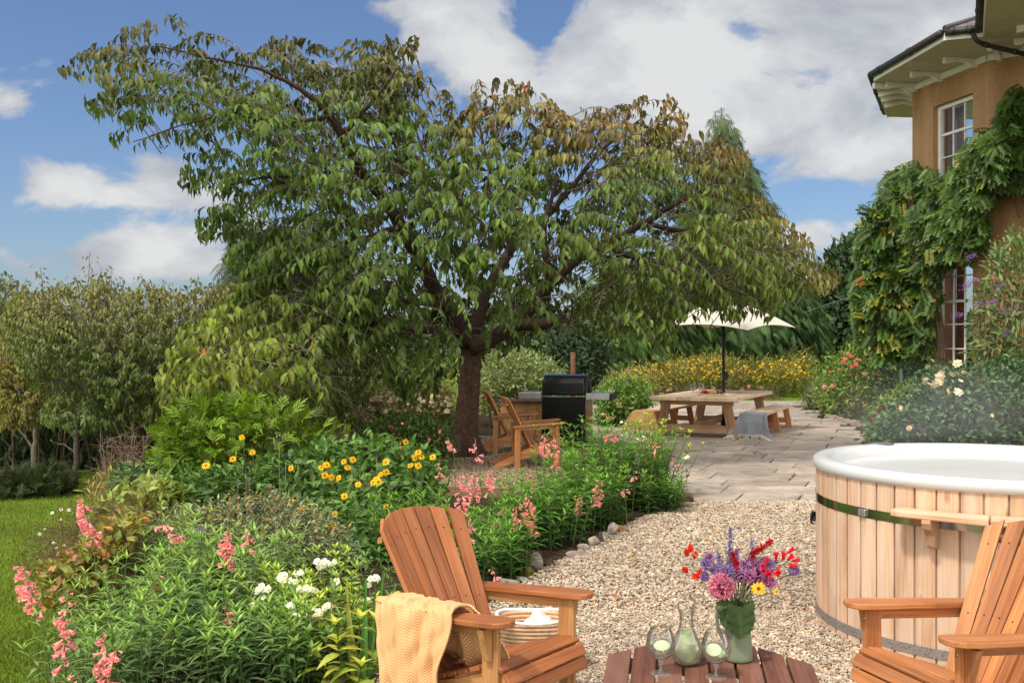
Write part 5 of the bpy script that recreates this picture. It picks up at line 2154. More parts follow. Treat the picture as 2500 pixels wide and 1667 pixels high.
for a, b in zip(EV[:-1], EV[1:]):
    d = nrm(b - a)
    n_out = np.array([d[1], -d[0]])
    if n_out[0] > 0:
        n_out = -n_out
    mb = MB()
    A, B = a + n_out * 0.075, b + n_out * 0.075
    tube(mb, [(*A, ZS + 0.115), (*(A * 0.5 + B * 0.5), ZS + 0.112), (*B, ZS + 0.115)], 0.068, 12, wob=0.02)
    for f in np.arange(0.12, 1.0, 0.45):
        p, q = A + (B - A) * f, A + (B - A) * f + d * 0.09
        tube(mb, [(*p, ZS + 0.115), (*q, ZS + 0.115)], 0.078, 12)
    mb.build('gutter', M['lead'], house, True)
mb = MB()
R0 = np.array([[[*(e - np.array([0.06, 0.0])), ZS + 0.16], [*(e * 0.35 + i * 0.65), ZS + 1.0]] for e, i in zip(EV, INN)])
grid(mb, R0)
mb.build('roof', M['slate'], house)
mb = MB()
for e, i in ((EV[2], INN[2]), (EV[3], INN[3])):
    p0, p1 = np.array([*e, ZS + 0.20]), np.array([*(e * 0.35 + i * 0.65), ZS + 1.04])
    tube(mb, [p0, p1], 0.06, 8)
mb.build('hip_ridge', M['lead'], house, True)
# S-shaped eaves brackets
def bracket(wp, n_out, L=0.72):
    mb = MB()
    prof = [(0.0, 0.0), (0.0, -0.17), (0.10, -0.16), (0.22, -0.09), (0.36, -0.06), (0.50, -0.085), (0.62, -0.12), (L, -0.12), (L, 0.0)]
    prism(mb, prof, 0.09, (wp[0], wp[1], ZS - 0.004), (n_out[0], n_out[1], 0), (0, 0, 1), (1, 1, 1), 0.003)
    mb.build('eaves_bracket', M['white'], house)


for a, b, fr in ((C0, C1, (0.55, 0.75, 0.92)), (C1, C2, (0.06, 0.42, 0.86)), (C2, C3, (0.18, 0.62)), (C3, C4, (0.3, 0.75))):
    d = nrm(b - a)
    n_out = np.array([d[1], -d[0]])
    if n_out[0] > 0:
        n_out = -n_out
    for f in fr:
        bracket(a + (b - a) * f, n_out)
for s in (0.0,):
    n_out = nrm(np.array([-1.0, -0.25]))
    bracket(C1, n_out, 0.95)
mb = MB()
pth = [(8.32, 18.52, ZS + 0.10), (8.33, 18.50, ZS - 0.02), (8.40, 18.52, ZS - 0.10), (8.60, 18.6, ZS - 0.14), (10.0, 18.72, ZS - 0.42)]
pth, _ = resample(pth, 24)
tube(mb, pth, 0.042, 10)
for k in (5, 12, 20):
    tube(mb, pth[k:k + 2], 0.052, 10)
mb.build('downpipe', M['lead'], house, True)
# ------------------------------------------------------------------ foliage helpers
def px3(P):
    P = np.asarray(P)
    return 1250 + FPX * P[:, 0] / P[:, 1], 833 - FPX * (P[:, 2] - CAM_H) / P[:, 1]


S2 = 2500 / 2352.0


def polydist(poly, x, y):
    poly = np.asarray(poly, float)
    d = np.full(x.shape, 1e9)
    for i in range(len(poly)):
        a, b = poly[i], poly[(i + 1) % len(poly)]
        ab = b - a
        t = np.clip(((x - a[0]) * ab[0] + (y - a[1]) * ab[1]) / (ab @ ab + 1e-9), 0, 1)
        d = np.minimum(d, np.hypot(x - a[0] - t * ab[0], y - a[1] - t * ab[1]))
    return d


def sample_poly(poly, n):
    """n points inside a outline given in photo bearings"""
    poly = np.asarray(poly, float)
    lo, hi = poly.min(0), poly.max(0)
    X, Y = [], []
    k = 0
    while k < n:
        x, y = RNG.uniform(lo[0], hi[0], n * 2), RNG.uniform(lo[1], hi[1], n * 2)
        m = inpoly(poly, x, y)
        X.append(x[m])
        Y.append(y[m])
        k += m.sum()
    return np.concatenate(X)[:n], np.concatenate(Y)[:n]


def to3(px, py, Z):
    return np.stack([(px - 1250) / FPX * Z, Z, CAM_H - (py - 833) / FPX * Z], 1)


def foliage(poly, Zc, T, K, per, sig, scale=S2, flat=1.0):
    """leaf positions gathered in clumps that fill a body of half-depth T around distance Zc; returns points, clump ids, outwardness"""
    poly = np.asarray(poly, float) * scale
    cx, cy = sample_poly(poly, K)
    d = polydist(poly, cx, cy)
    dm = max(np.percentile(d, 95), 1)
    e = np.sqrt(np.clip(d / dm, 0, 1))
    zc = Zc(cx, cy) if callable(Zc) else np.full(K, float(Zc))
    u = RNG.random(K)
    zc = zc + T * e * np.where(u < 0.7, -1 + 0.5 * RNG.random(K), RNG.uniform(-1, 1, K))
    C = to3(cx, cy, zc)
    ids = np.repeat(np.arange(K), per)
    P = C[ids] + RNG.normal(0, 1, (K * per, 3)) * sig * np.array([1, 1, flat])
    x, y = px3(P)
    k = inpoly(poly, x, y)
    k |= (polydist(poly, x, y) < 16) & (RNG.random(len(x)) < 0.4)
    return P[k], ids[k], x[k], y[k]


def clump_cols(ids, base, K, amp=0.35, hue=0.1):
    b = 1 + RNG.uniform(-amp, amp, (K, 1))
    h = 1 + RNG.uniform(-hue, hue, (K, 3))
    return np.asarray(base) * (b * h)[ids]


def bare_stems(mb, P, base, n, r=0.008, col=(0.10, 0.075, 0.05), seg=4, spread=0.12):
    """branches that rise from the base to points in the foliage"""
    idx = RNG.choice(len(P), n)
    for i in idx:
        b = np.asarray(base) + np.array([RNG.normal(0, spread), RNG.normal(0, spread), 0])
        p = P[i]
        mid = b * 0.5 + p * 0.5 + np.array([0, 0, 0.10 * np.linalg.norm(p - b)])
        pts, _ = resample([b, mid, p], 7)
        tube(mb, pts, np.linspace(r, r * 0.3, 7), seg, col, cap=False)


CHERRY_LEAF = leaf_t(0.39, 4, 0.24, 0.34, 0.40, 0.5, 0.84)
LANCE = leaf_t(0.20, 3, 0.15, 0.40, 0.40, 0.3)
OVATE = leaf_t(0.46, 3, 0.12, 0.25, 0.42)
ROUND = leaf_t(0.62, 2, 0.1, 0.2, 0.45)
SMALL = leaf_t(0.42, 2, 0.15, 0.2, 0.45)


def segdist(paths, x, y):
    d = np.full(x.shape, 1e9)
    for p in paths:
        for a, b in zip(p[:-1], p[1:]):
            a, b = np.asarray(a, float), np.asarray(b, float)
            ab = b - a
            t = np.clip(((x - a[0]) * ab[0] + (y - a[1]) * ab[1]) / (ab @ ab + 1e-9), 0, 1)
            d = np.minimum(d, np.hypot(x - a[0] - t * ab[0], y - a[1] - t * ab[1]))
    return d


def drooping_crown(poly, Zf, T, ntw, nleaf, leaf, origin, colf, limbs2d=(), holes=(), sparse=None, tlen=(0.45, 0.85), droop=0.55, scale=S2, edge_thin=0.45):
    """twigs that leave the crown outwards and arch over, with leaves hanging from them"""
    poly = np.asarray(poly, float) * scale
    x, y = sample_poly(poly, ntw)
    d = polydist(poly, x, y)
    dm = np.percentile(d, 90)
    e = np.sqrt(np.clip(d / dm, 0, 1))
    u = RNG.random(ntw)
    off = np.where(u < 0.42, -1 + 0.35 * RNG.random(ntw), np.where(u < 0.62, RNG.uniform(-1, 1, ntw), RNG.uniform(0.1, 1, ntw)))
    Z = Zf(x, y) + T * e * off
    keep = np.ones(ntw, bool)
    if len(limbs2d):
        near = segdist([np.array(p) * scale for p in limbs2d], x, y) < 26
        keep &= ~(near & (off < 0.25) & (RNG.random(ntw) < 0.86))
    keep &= ~((d < 45) & (RNG.random(ntw) < edge_thin))
    for (hx, hy, rx, ry) in holes:
        keep &= ((x / scale - hx) / rx) ** 2 + ((y / scale - hy) / ry) ** 2 > 1
    if sparse is not None:
        keep &= RNG.random(ntw) < sparse(x / scale, y / scale)
    P0 = to3(x, y, Z)[keep]
    n = len(P0)
    out = P0 - origin
    out[:, 2] *= 0.55
    out = nrm(out)
    out = nrm(out + RNG.normal(0, 0.38, (n, 3)) + np.array([0, 0, 0.28]))
    L = RNG.uniform(*tlen, n)
    twigs = MB()
    PP, DD, NN, SS, CC = [], [], [], [], []
    s = np.linspace(0.05, 1, nleaf)
    side0 = nrm(np.cross(out, [0, 0, 1.0]))
    for k, f in enumerate(s):
        p = P0 + out * (L * f)[:, None] + np.array([0, 0, -1.0]) * (droop * L * f * f)[:, None]
        tdir = nrm(out + np.array([0, 0, -1.0]) * (2 * droop * f))
        sd = side0 * (1 if k % 2 else -1)
        D = nrm(np.array([0, 0, -0.80]) + tdir * 0.40 + sd * 0.45 + RNG.normal(0, 0.30, (n, 3)))
        N = out + sd * 0.5 + np.array([0, 0, 0.35]) + RNG.normal(0, 0.35, (n, 3))
        PP.append(p)
        DD.append(D)
        NN.append(N)
        SS.append(leaf * RNG.uniform(0.55, 1.18, n) * (1.0 - 0.25 * (f > 0.9)))
    PP, DD, NN, SS = map(np.concatenate, (PP, DD, NN, SS))
    lx, ly = px3(PP + DD * (SS * 0.62)[:, None])
    k = inpoly(poly, lx, ly) | (polydist(poly, lx, ly) < 7)
    PP, DD, NN, SS, lx, ly = PP[k], DD[k], NN[k], SS[k], lx[k], ly[k]
    tid = np.tile(np.arange(n), nleaf)[k]
    cnt = np.bincount(tid, minlength=n)
    CC = colf(lx / scale, ly / scale, PP, tid, n)
    crown = MB()
    inst(crown, CHERRY_LEAF, PP, DD, NN, SS, CC)
    for i in range(n):
        f = np.linspace(0, 1, 4)[:, None]
        pts = P0[i] + out[i] * L[i] * f + np.array([0, 0, -1.0]) * droop * L[i] * f * f
        q = [P0[i] - out[i] * 0.35 - np.array([0, 0, 0.06]), *pts]
        tx, ty = px3(pts[-1:])
        if inpoly(poly, tx, ty)[0] and cnt[i] > 0.7 * nleaf:
            tube(twigs, q, [0.008, 0.0065, 0.005, 0.004, 0.0025], 3, (0.16, 0.125, 0.10), cap=False)
    return crown, twigs


# ------------------------------------------------------------------ the spreading cherry
CHERRY_POLY = [(145, 168), (170, 130), (205, 118), (250, 105), (290, 72), (330, 60), (390, 45), (440, 55), (515, 55), (525, 90), (560, 115), (605, 128), (625, 100), (690, 100), (720, 110), (770, 112),
               (810, 100), (850, 112), (890, 95), (955, 96), (975, 140), (950, 165), (1000, 200), (1042, 232), (1080, 200), (1120, 185), (1190, 190), (1250, 225), (1285, 265), (1320, 285), (1350, 240), (1385, 262), (1440, 238),
               (1500, 222), (1560, 240), (1585, 272), (1560, 318), (1600, 330), (1645, 305), (1660, 340), (1710, 330), (1720, 380), (1700, 420), (1730, 455), (1800, 510), (1870, 570), (1930, 640), (1905, 672), (1850, 668),
               (1800, 690), (1760, 735), (1725, 705), (1690, 740), (1655, 725), (1635, 735), (1560, 728), (1540, 825), (1495, 800), (1440, 770), (1370, 778), (1320, 750), (1240, 770), (1200, 795), (1130, 822), (1105, 812), (1062, 845), (1052, 880), (1010, 930),
               (985, 870), (960, 935), (910, 900), (880, 870), (850, 905), (860, 1000), (800, 975), (780, 1005), (740, 990), (700, 1018), (660, 985), (610, 960), (560, 955), (520, 930), (470, 905), (430, 900), (385, 935), (360, 925),
               (365, 870), (400, 800), (430, 750), (500, 715), (560, 640), (520, 600), (535, 560), (500, 545), (465, 552), (450, 490), (480, 470), (525, 465), (450, 440), (415, 432), (418, 400), (440, 385), (415, 360), (418, 330), (440, 315),
               (330, 350), (255, 335), (250, 300), (290, 285), (205, 268), (200, 238), (250, 225), (235, 185)]


def Zcherry(x, y):
    x, y = x / S2, y / S2
    z = 13.9 - np.clip((760 - x) / 600, 0, 1) * 3.0 - np.clip((y - 650) / 330, 0, 1) * np.clip((1000 - x) / 400, 0, 1) * 1.6
    z = z + np.clip((x - 1300) / 600, 0, 1) * 0.6 - np.clip((y - 560) / 250, 0, 1) * np.clip((x - 1300) / 400, 0, 1) * 1.0
    return z


LIMBS = [  # pixel path in the 2352-wide reading, distance, radii
    ([(1066, 1060), (1068, 1000), (1074, 930), (1080, 860), (1082, 800), (1078, 770)], [14.06] * 6, [0.23, 0.172, 0.152, 0.146, 0.148, 0.14]),
    ([(1075, 790), (1045, 720), (1003, 660), (962, 575), (930, 520), (890, 455), (850, 410), (815, 365), (790, 310), (765, 265), (700, 200), (600, 160), (480, 130), (380, 110)], [14.0, 13.8, 13.6, 13.3, 13.1, 12.9, 12.7, 12.5, 12.3, 12.1, 11.8, 11.5, 11.2, 10.9], [0.12, 0.115, 0.105, 0.10, 0.092, 0.08, 0.066, 0.052, 0.042, 0.032, 0.022, 0.015, 0.010, 0.006]),
    ([(1085, 775), (1112, 680), (1172, 588), (1210, 530), (1260, 500), (1320, 430), (1380, 350), (1450, 290)], [14.1, 14.2, 14.3, 14.4, 14.5, 14.5, 14.5, 14.5], [0.10, 0.092, 0.078, 0.06, 0.048, 0.038, 0.028, 0.015]),
    ([(1080, 800), (1140, 775), (1196, 742), (1235, 683), (1262, 650), (1310, 605), (1380, 560), (1480, 512), (1545, 468), (1640, 420)], [13.9, 13.9, 13.8, 13.7, 13.6, 13.5, 13.4, 13.3, 13.2, 13.2], [0.115, 0.105, 0.095, 0.085, 0.075, 0.056, 0.05, 0.045, 0.035, 0.02]),
    ([(1262, 650), (1256, 600), (1249, 550), (1255, 480), (1280, 400)], [13.6, 13.5, 13.45, 13.4, 13.4], [0.06, 0.05, 0.045, 0.03, 0.015]),
    ([(1196, 742), (1240, 745), (1290, 730)], [13.8, 13.6, 13.4], [0.10, 0.085, 0.06]),
    ([(1030, 700), (940, 690), (860, 690), (790, 740), (720, 770), (640, 840)], [13.7, 13.1, 12.5, 12.0, 11.6, 11.3], [0.06, 0.05, 0.042, 0.034, 0.025, 0.012]),
    ([(1060, 760), (960, 760), (850, 745), (740, 790), (690, 870)], [13.9, 13.2, 12.4, 11.6, 11.2], [0.06, 0.045, 0.034, 0.025, 0.012]),
    ([(930, 520), (860, 540), (780, 560), (700, 600)], [13.1, 12.7, 12.2, 11.8], [0.045, 0.035, 0.025, 0.012]),
    ([(1380, 560), (1480, 600), (1600, 640), (1720, 680)], [13.4, 13.0, 12.8, 12.6], [0.045, 0.036, 0.025, 0.012]),
    ([(1480, 512), (1600, 540), (1740, 580), (1850, 640)], [13.3, 13.1, 13.0, 12.9], [0.036, 0.03, 0.02, 0.01]),
    ([(765, 265), (640, 290), (520, 260), (400, 290), (300, 320)], [12.1, 11.6, 11.2, 10.9, 10.7], [0.028, 0.018, 0.012, 0.009, 0.005]),
    ([(815, 365), (740, 400), (620, 400), (520, 420)], [12.5, 12.0, 11.6, 11.3], [0.035, 0.028, 0.018, 0.01]),
    ([(790, 310), (860, 230), (920, 150)], [12.3, 12.2, 12.1], [0.035, 0.025, 0.01]),
    ([(1172, 588), (1160, 480), (1120, 380), (1090, 260)], [14.3, 14.2, 14.1, 14.0], [0.05, 0.04, 0.028, 0.012]),
]


def grad(c0, c1, t):
    t = np.clip(t, 0, 1)[:, None]
    return np.asarray(c0) * (1 - t) + np.asarray(c1) * t


def cherry_cols(x, y, P, tid, n):
    g = np.tile((0.043, 0.071, 0.012), (len(x), 1))
    # olive bronze along the top, redder to the right, yellow green in the lower left skirt
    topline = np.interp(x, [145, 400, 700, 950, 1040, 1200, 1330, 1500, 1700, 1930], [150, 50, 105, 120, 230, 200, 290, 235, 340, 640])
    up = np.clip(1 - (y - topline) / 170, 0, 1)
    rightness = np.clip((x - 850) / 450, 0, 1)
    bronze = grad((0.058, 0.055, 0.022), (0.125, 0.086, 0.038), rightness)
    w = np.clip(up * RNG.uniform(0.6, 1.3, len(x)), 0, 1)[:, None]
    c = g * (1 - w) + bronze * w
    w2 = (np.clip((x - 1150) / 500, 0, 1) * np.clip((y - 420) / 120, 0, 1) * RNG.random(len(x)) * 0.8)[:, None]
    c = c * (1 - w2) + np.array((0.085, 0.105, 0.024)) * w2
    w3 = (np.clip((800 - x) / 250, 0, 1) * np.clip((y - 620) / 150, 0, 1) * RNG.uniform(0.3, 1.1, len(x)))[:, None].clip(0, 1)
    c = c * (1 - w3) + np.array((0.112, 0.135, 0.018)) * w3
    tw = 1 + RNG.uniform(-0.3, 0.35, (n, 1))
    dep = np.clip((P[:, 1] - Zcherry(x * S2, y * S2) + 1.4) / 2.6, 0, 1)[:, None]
    c = c * (1.12 - 0.72 * dep)  # shade inside the crown put into the colour: deeper leaves darker
    c = c * tw[tid] * (1 + RNG.uniform(-0.2, 0.25, (len(x), 1))) * (1 + RNG.uniform(-0.08, 0.08, (len(x), 3)))
    red = RNG.random(len(x)) < 0.002 + 0.018 * up * rightness
    c[red] = jitter_cols((0.24, 0.055, 0.016), red.sum(), 0.2, 0.3)
    return c


tree = thing('cherry_tree', 'large spreading cherry tree with drooping bronze-green leaves beside the armchairs', 'tree', (0, 0, 0))
mb, mb2 = MB(), MB()
for i, (pp, zz, rr) in enumerate(LIMBS):
    pts = np.array([W(p[0] * S2, p[1] * S2, z) for p, z in zip(pp, zz)])
    if i == 0:
        pts[0, 2] = -0.05
        pts, _ = resample(pts, 30)
        r = np.interp(np.linspace(0, 1, 30), np.linspace(0, 1, len(rr)), rr)
        tube(mb, pts, r, 26, (0.082, 0.047, 0.033), wob=0.16)
        for a in (0.3, 1.6, 3.0, 4.2, 5.4):
            p0 = pts[3] + np.array([math.cos(a) * 0.12, math.sin(a) * 0.12, -0.02])
            tube(mb, [p0 + [0, 0, 0.22], p0 + [math.cos(a) * 0.08, math.sin(a) * 0.08, -0.02], pts[0] + [math.cos(a) * 0.40, math.sin(a) * 0.40, -0.05]], [0.07, 0.10, 0.06], 10, (0.08, 0.046, 0.033), wob=0.2)
    else:
        k = max(12, len(pp) * 4)
        pts, _ = resample(pts, k)
        pts += np.cumsum(RNG.normal(0, 0.006, pts.shape), 0)
        r = np.interp(np.linspace(0, 1, k), np.linspace(0, 1, len(rr)), rr)
        tube(mb2, pts, r, 10, (0.050, 0.033, 0.025), wob=0.18)
mb.build('trunk', M['bark'], tree, True)


def sparse_cherry(x, y):
    return np.where((x < 560) & (y < 460), 0.40, np.where((x < 760) & (y < 560), 0.62, 0.92))


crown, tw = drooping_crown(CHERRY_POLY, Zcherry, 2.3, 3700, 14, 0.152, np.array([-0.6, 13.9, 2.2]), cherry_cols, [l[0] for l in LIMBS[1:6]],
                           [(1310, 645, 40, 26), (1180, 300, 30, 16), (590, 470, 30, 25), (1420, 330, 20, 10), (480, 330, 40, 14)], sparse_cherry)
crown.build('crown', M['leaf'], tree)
mb2.V += tw.V
mb2.C += tw.C
mb2.G += tw.G
for f in tw.F:
    mb2.F.append(f + mb2.n)
mb2.n += tw.n
mb2.build('branches', M['bark'], tree, True)


# ------------------------------------------------------------------ trees on the lower lawn
def small_tree(label, name, poly, Z, T, base, limbs, ntw, leaf, colf, shoots=(), tr=0.09, nleaf=11, holes=(), col=(0.06, 0.045, 0.038), tlen=(0.4, 0.8), droop=0.35):
    t = thing(name, label, 'tree', (0, 0, 0), 0, 'trees on the lower lawn')
    b = W(base[0] * S2, base[1] * S2, Z)
    b[2] = float(land(b[0], b[1])) - 0.03
    mbt = MB()
    for (pp, r0, r1) in limbs:
        pts = [W(p[0] * S2, p[1] * S2, Z + (p[2] if len(p) > 2 else 0)) for p in pp]
        if pp[0][1] >= base[1] - 5:
            pts[0] = b
        pts, _ = resample(pts, 16)
        pts[1:] += np.cumsum(RNG.normal(0, 0.012, pts[1:].shape), 0)
        tube(mbt, pts, np.linspace(r0, r1, 16), 9, col, wob=0.15)
    mbt.build('trunk', M['bark'], t, True)
    l2 = [[(q[0], q[1]) for q in l[0]] for l in limbs]
    crown, tw = drooping_crown(poly, lambda x, y: np.full(x.shape, float(Z)), T, ntw, nleaf, leaf, b + np.array([0, 0, 1.4]), colf, (), holes, None, tlen, droop)
    for (sx_, sy_, sh, ln) in shoots:
        top = W(sx_ * S2, sy_ * S2, Z + RNG.normal(0, 0.5))
        bot = W((sx_ - ln) * S2, (sy_ + sh) * S2, top[1])
        pts, _ = resample([bot, (bot + top) / 2 + RNG.normal(0, 0.04, 3), top], 15)
        tube(tw, pts, np.linspace(0.012, 0.003, 15), 4, (0.12, 0.08, 0.06), cap=False)
        k_ = len(pts)
        Pq = np.repeat(pts, 2, 0)
        a_ = RNG.uniform(0, 6.28, 2 * k_)
        Dq = nrm(np.stack([np.cos(a_), 0.6 * np.sin(a_), RNG.uniform(-0.7, 0.1, 2 * k_)], 1))
        Pq = Pq + Dq * RNG.uniform(0.0, 0.16, (2 * k_, 1))
        inst(crown, CHERRY_LEAF, Pq, nrm(Dq + np.array([0, 0, -0.6])), rdir(2 * k_) + np.array([0, -0.6, 0.6]), leaf * RNG.uniform(0.6, 1.1, 2 * k_), colf(np.full(2 * k_, sx_), np.full(2 * k_, sy_ + 20.0), Pq, np.zeros(2 * k_, int), 1))
    crown.build('crown', M['leaf'], t)
    tw.build('branches', M['bark'], t, True)
    return t


def colmix(base, top, ytop, span, redp=0.004):
    def f(x, y, P, tid, n):
        w = np.clip(1 - (y - ytop) / span, 0, 1)[:, None]
        c = np.asarray(base) * (1 - w) + np.asarray(top) * w
        c = c * (1 + RNG.uniform(-0.32, 0.32, (n, 1)))[tid] * (1 + RNG.uniform(-0.2, 0.2, (len(x), 1)))
        return c
    return f


T1 = [(5, 720), (25, 690), (60, 668), (90, 680), (120, 664), (160, 668), (190, 655), (225, 650), (262, 668), (300, 676), (340, 664), (380, 672), (420, 684), (460, 668), (510, 660), (560, 655), (560, 800), (480, 900), (470, 960), (400, 985),
      (330, 1000), (250, 985), (200, 955), (130, 925), (80, 900), (40, 850), (10, 790)]
small_tree('multi-stemmed young cherry tree with olive foliage left of the big tree', 'young_cherry_tree', T1, 18.3, 1.7, (322, 1100),
           [([(322, 1105), (322, 1050), (320, 1015)], 0.17, 0.14), ([(322, 1030), (285, 950, -.2), (262, 860, -.4), (240, 760, -.5), (215, 660, -.5)], 0.10, 0.02), ([(318, 1030), (250, 960, .3), (180, 890, .6), (130, 820, .8)], 0.08, 0.02),
            ([(322, 1025), (300, 930), (280, 800), (252, 720), (232, 640)], 0.085, 0.015), ([(326, 1025), (335, 940, .2), (340, 850, .3), (350, 720, .4)], 0.08, 0.02), ([(326, 1030), (380, 980), (440, 900), (480, 800)], 0.08, 0.02), ([(318, 1045), (270, 1000, -.6), (190, 960, -1.0)], 0.06, 0.015)],
           2100, 0.118, colmix((0.066, 0.096, 0.026), (0.118, 0.112, 0.042), 640, 200), [(92, 612, 80, -8), (205, 580, 110, 10), (170, 632, 50, -12), (232, 612, 70, 6), (255, 618, 60, -18), (322, 628, 70, -22), (372, 640, 55, -14), (455, 632, 60, 10), (485, 652, 40, -10), (30, 655, 50, 6), (140, 640, 40, 4), (282, 640, 45, 8), (415, 655, 40, 5), (500, 640, 50, -12), (60, 640, 45, -5), (345, 645, 40, 12)], tlen=(0.3, 0.65), droop=0.22)
T2 = [(-40, 790), (20, 770), (90, 830), (150, 880), (160, 945), (120, 970), (60, 985), (0, 985), (-40, 970)]
small_tree('slim pale-trunked tree with yellowing leaves at far left', 'yellowing_tree', T2, 19.6, 1.2, (72, 1095),
           [([(72, 1098), (78, 1050), (85, 1000), (90, 950)], 0.065, 0.05), ([(86, 985), (60, 930), (30, 880)], 0.035, 0.01), ([(88, 965), (120, 900), (110, 850)], 0.035, 0.01), ([(78, 1045), (65, 1010), (50, 990)], 0.03, 0.015)],
           800, 0.10, colmix((0.130, 0.120, 0.030), (0.130, 0.115, 0.03), 780, 200), col=(0.20, 0.17, 0.13), tlen=(0.3, 0.6))
T3 = [(100, 930), (160, 900), (230, 930), (245, 970), (200, 990), (130, 985), (95, 965)]
small_tree('slim dark-trunked tree with thin green crown between lawn and bamboo', 'slim_tree', T3, 17.6, 0.8, (172, 1117),
           [([(172, 1120), (175, 1060), (178, 1000), (176, 940)], 0.06, 0.04), ([(177, 1005), (150, 960), (130, 930)], 0.03, 0.01), ([(177, 1000), (200, 960), (225, 940)], 0.03, 0.01), ([(174, 1040), (150, 1020), (115, 1000)], 0.02, 0.01)],
           170, 0.13, colmix((0.055, 0.095, 0.03), (0.08, 0.1, 0.03), 900, 120), col=(0.12, 0.10, 0.08), tlen=(0.3, 0.55))


# ------------------------------------------------------------------ conifers and the far wood
def frond_t():
    """flat feathery spray: a rachis with paired tapering strips"""
    parts = []
    L = leaf_t(0.14, 2, 0.0, 0.25, 0.35)
    for i in range(6):
        y = 0.12 + 0.14 * i
        for s in (-1, 1):
            a = s * (0.85 - 0.07 * i)
            R = np.array([[math.cos(a), math.sin(a), 0], [-math.sin(a), math.cos(a), 0], [0, 0, 1.0]])
            parts.append(xf_t(L, R, (0, y, -0.22 * y * y), 0.46 * (1 - 0.09 * i)))
    parts.append(xf_t(leaf_t(0.10, 3, 0, 0.22, 0.3), np.eye(3)))
    return merge_t(parts)


FROND = frond_t()


def conifer(label, name, poly, Z, T, K, per, sig, size, base, trunk, droop=0.7, cat='tree', group='evergreens behind the garden', amp=0.45):
    t = thing(name, label, cat, (0, 0, 0), 0, group)
    P, ids, x, y = foliage(poly, Z, T, K, per, sig)
    cx = np.mean(P[:, 0])
    out = nrm(P - np.array([trunk[0], Z, 0]) * np.array([1, 1, 0]) - np.array([0, 0, 1]) * P[:, 2:3])
    D = nrm(out * 0.8 + np.array([0, 0, -droop]) + RNG.normal(0, 0.28, P.shape))
    N = nrm(np.array([0, 0, 1.0]) + out * 0.6 + RNG.normal(0, 0.3, P.shape))
    mb = MB()
    inst(mb, FROND, P, D, N, size * RNG.uniform(0.6, 1.25, len(P)), clump_cols(ids, base, K, amp) * RNG.uniform(0.75, 1.25, (len(P), 1)))
    mb.build('crown', M['leaf_dark'], t)
    mb = MB()
    zt = float(P[:, 2].max()) * 0.8 - 0.4
    tube(mb, resample([(trunk[0], Z, -0.9), (trunk[0], Z, zt * 0.5), (trunk[0] + 0.1, Z, zt)], 12)[0], np.linspace(trunk[1], 0.03, 12), 9, (0.06, 0.04, 0.03))
    for i in RNG.choice(len(P), 30):
        h = max(P[i][2] - 0.2, 0.2)
        tube(mb, [(trunk[0], Z, h + 0.3), P[i]], [0.045, 0.012], 4, (0.07, 0.05, 0.035), cap=False)
    mb.build('trunk', M['bark'], t, True)
    return t


conifer('tall pointed conifer rising above the right side of the cherry', 'conifer_tree', [(1640, 340), (1650, 262), (1660, 255), (1678, 300), (1690, 345), (1730, 395), (1745, 450), (1770, 480), (1760, 520), (1790, 600), (1800, 700), (1560, 700), (1560, 520), (1600, 430), (1635, 380)], 34, 2.0, 300, 30, 0.42, 0.46, (0.036, 0.056, 0.026), (7.0, 0.25))
conifer('feathery drooping cypress behind the parasol and barbecue', 'cypress_tree', [(1330, 660), (1420, 610), (1560, 590), (1640, 620), (1660, 740), (1640, 860), (1500, 865), (1380, 870), (1350, 800)], 31.5, 1.6, 300, 30, 0.38, 0.40, (0.050, 0.092, 0.032), (2.5, 0.2), 1.1)
conifer('feathery drooping cypress to the right of the parasol pole', 'cypress_tree', [(1620, 620), (1760, 600), (1850, 650), (1900, 760), (1880, 850), (1760, 865), (1630, 860)], 32.5, 1.6, 300, 30, 0.38, 0.40, (0.036, 0.068, 0.026), (6.4, 0.2), 1.1)
conifer('dark conifer showing behind the left edge of the cherry crown', 'conifer_tree', [(505, 700), (525, 600), (545, 545), (570, 525), (640, 500), (760, 520), (820, 640), (800, 760), (560, 760)], 33, 1.8, 200, 26, 0.45, 0.46, (0.026, 0.042, 0.024), (-7.2, 0.22))


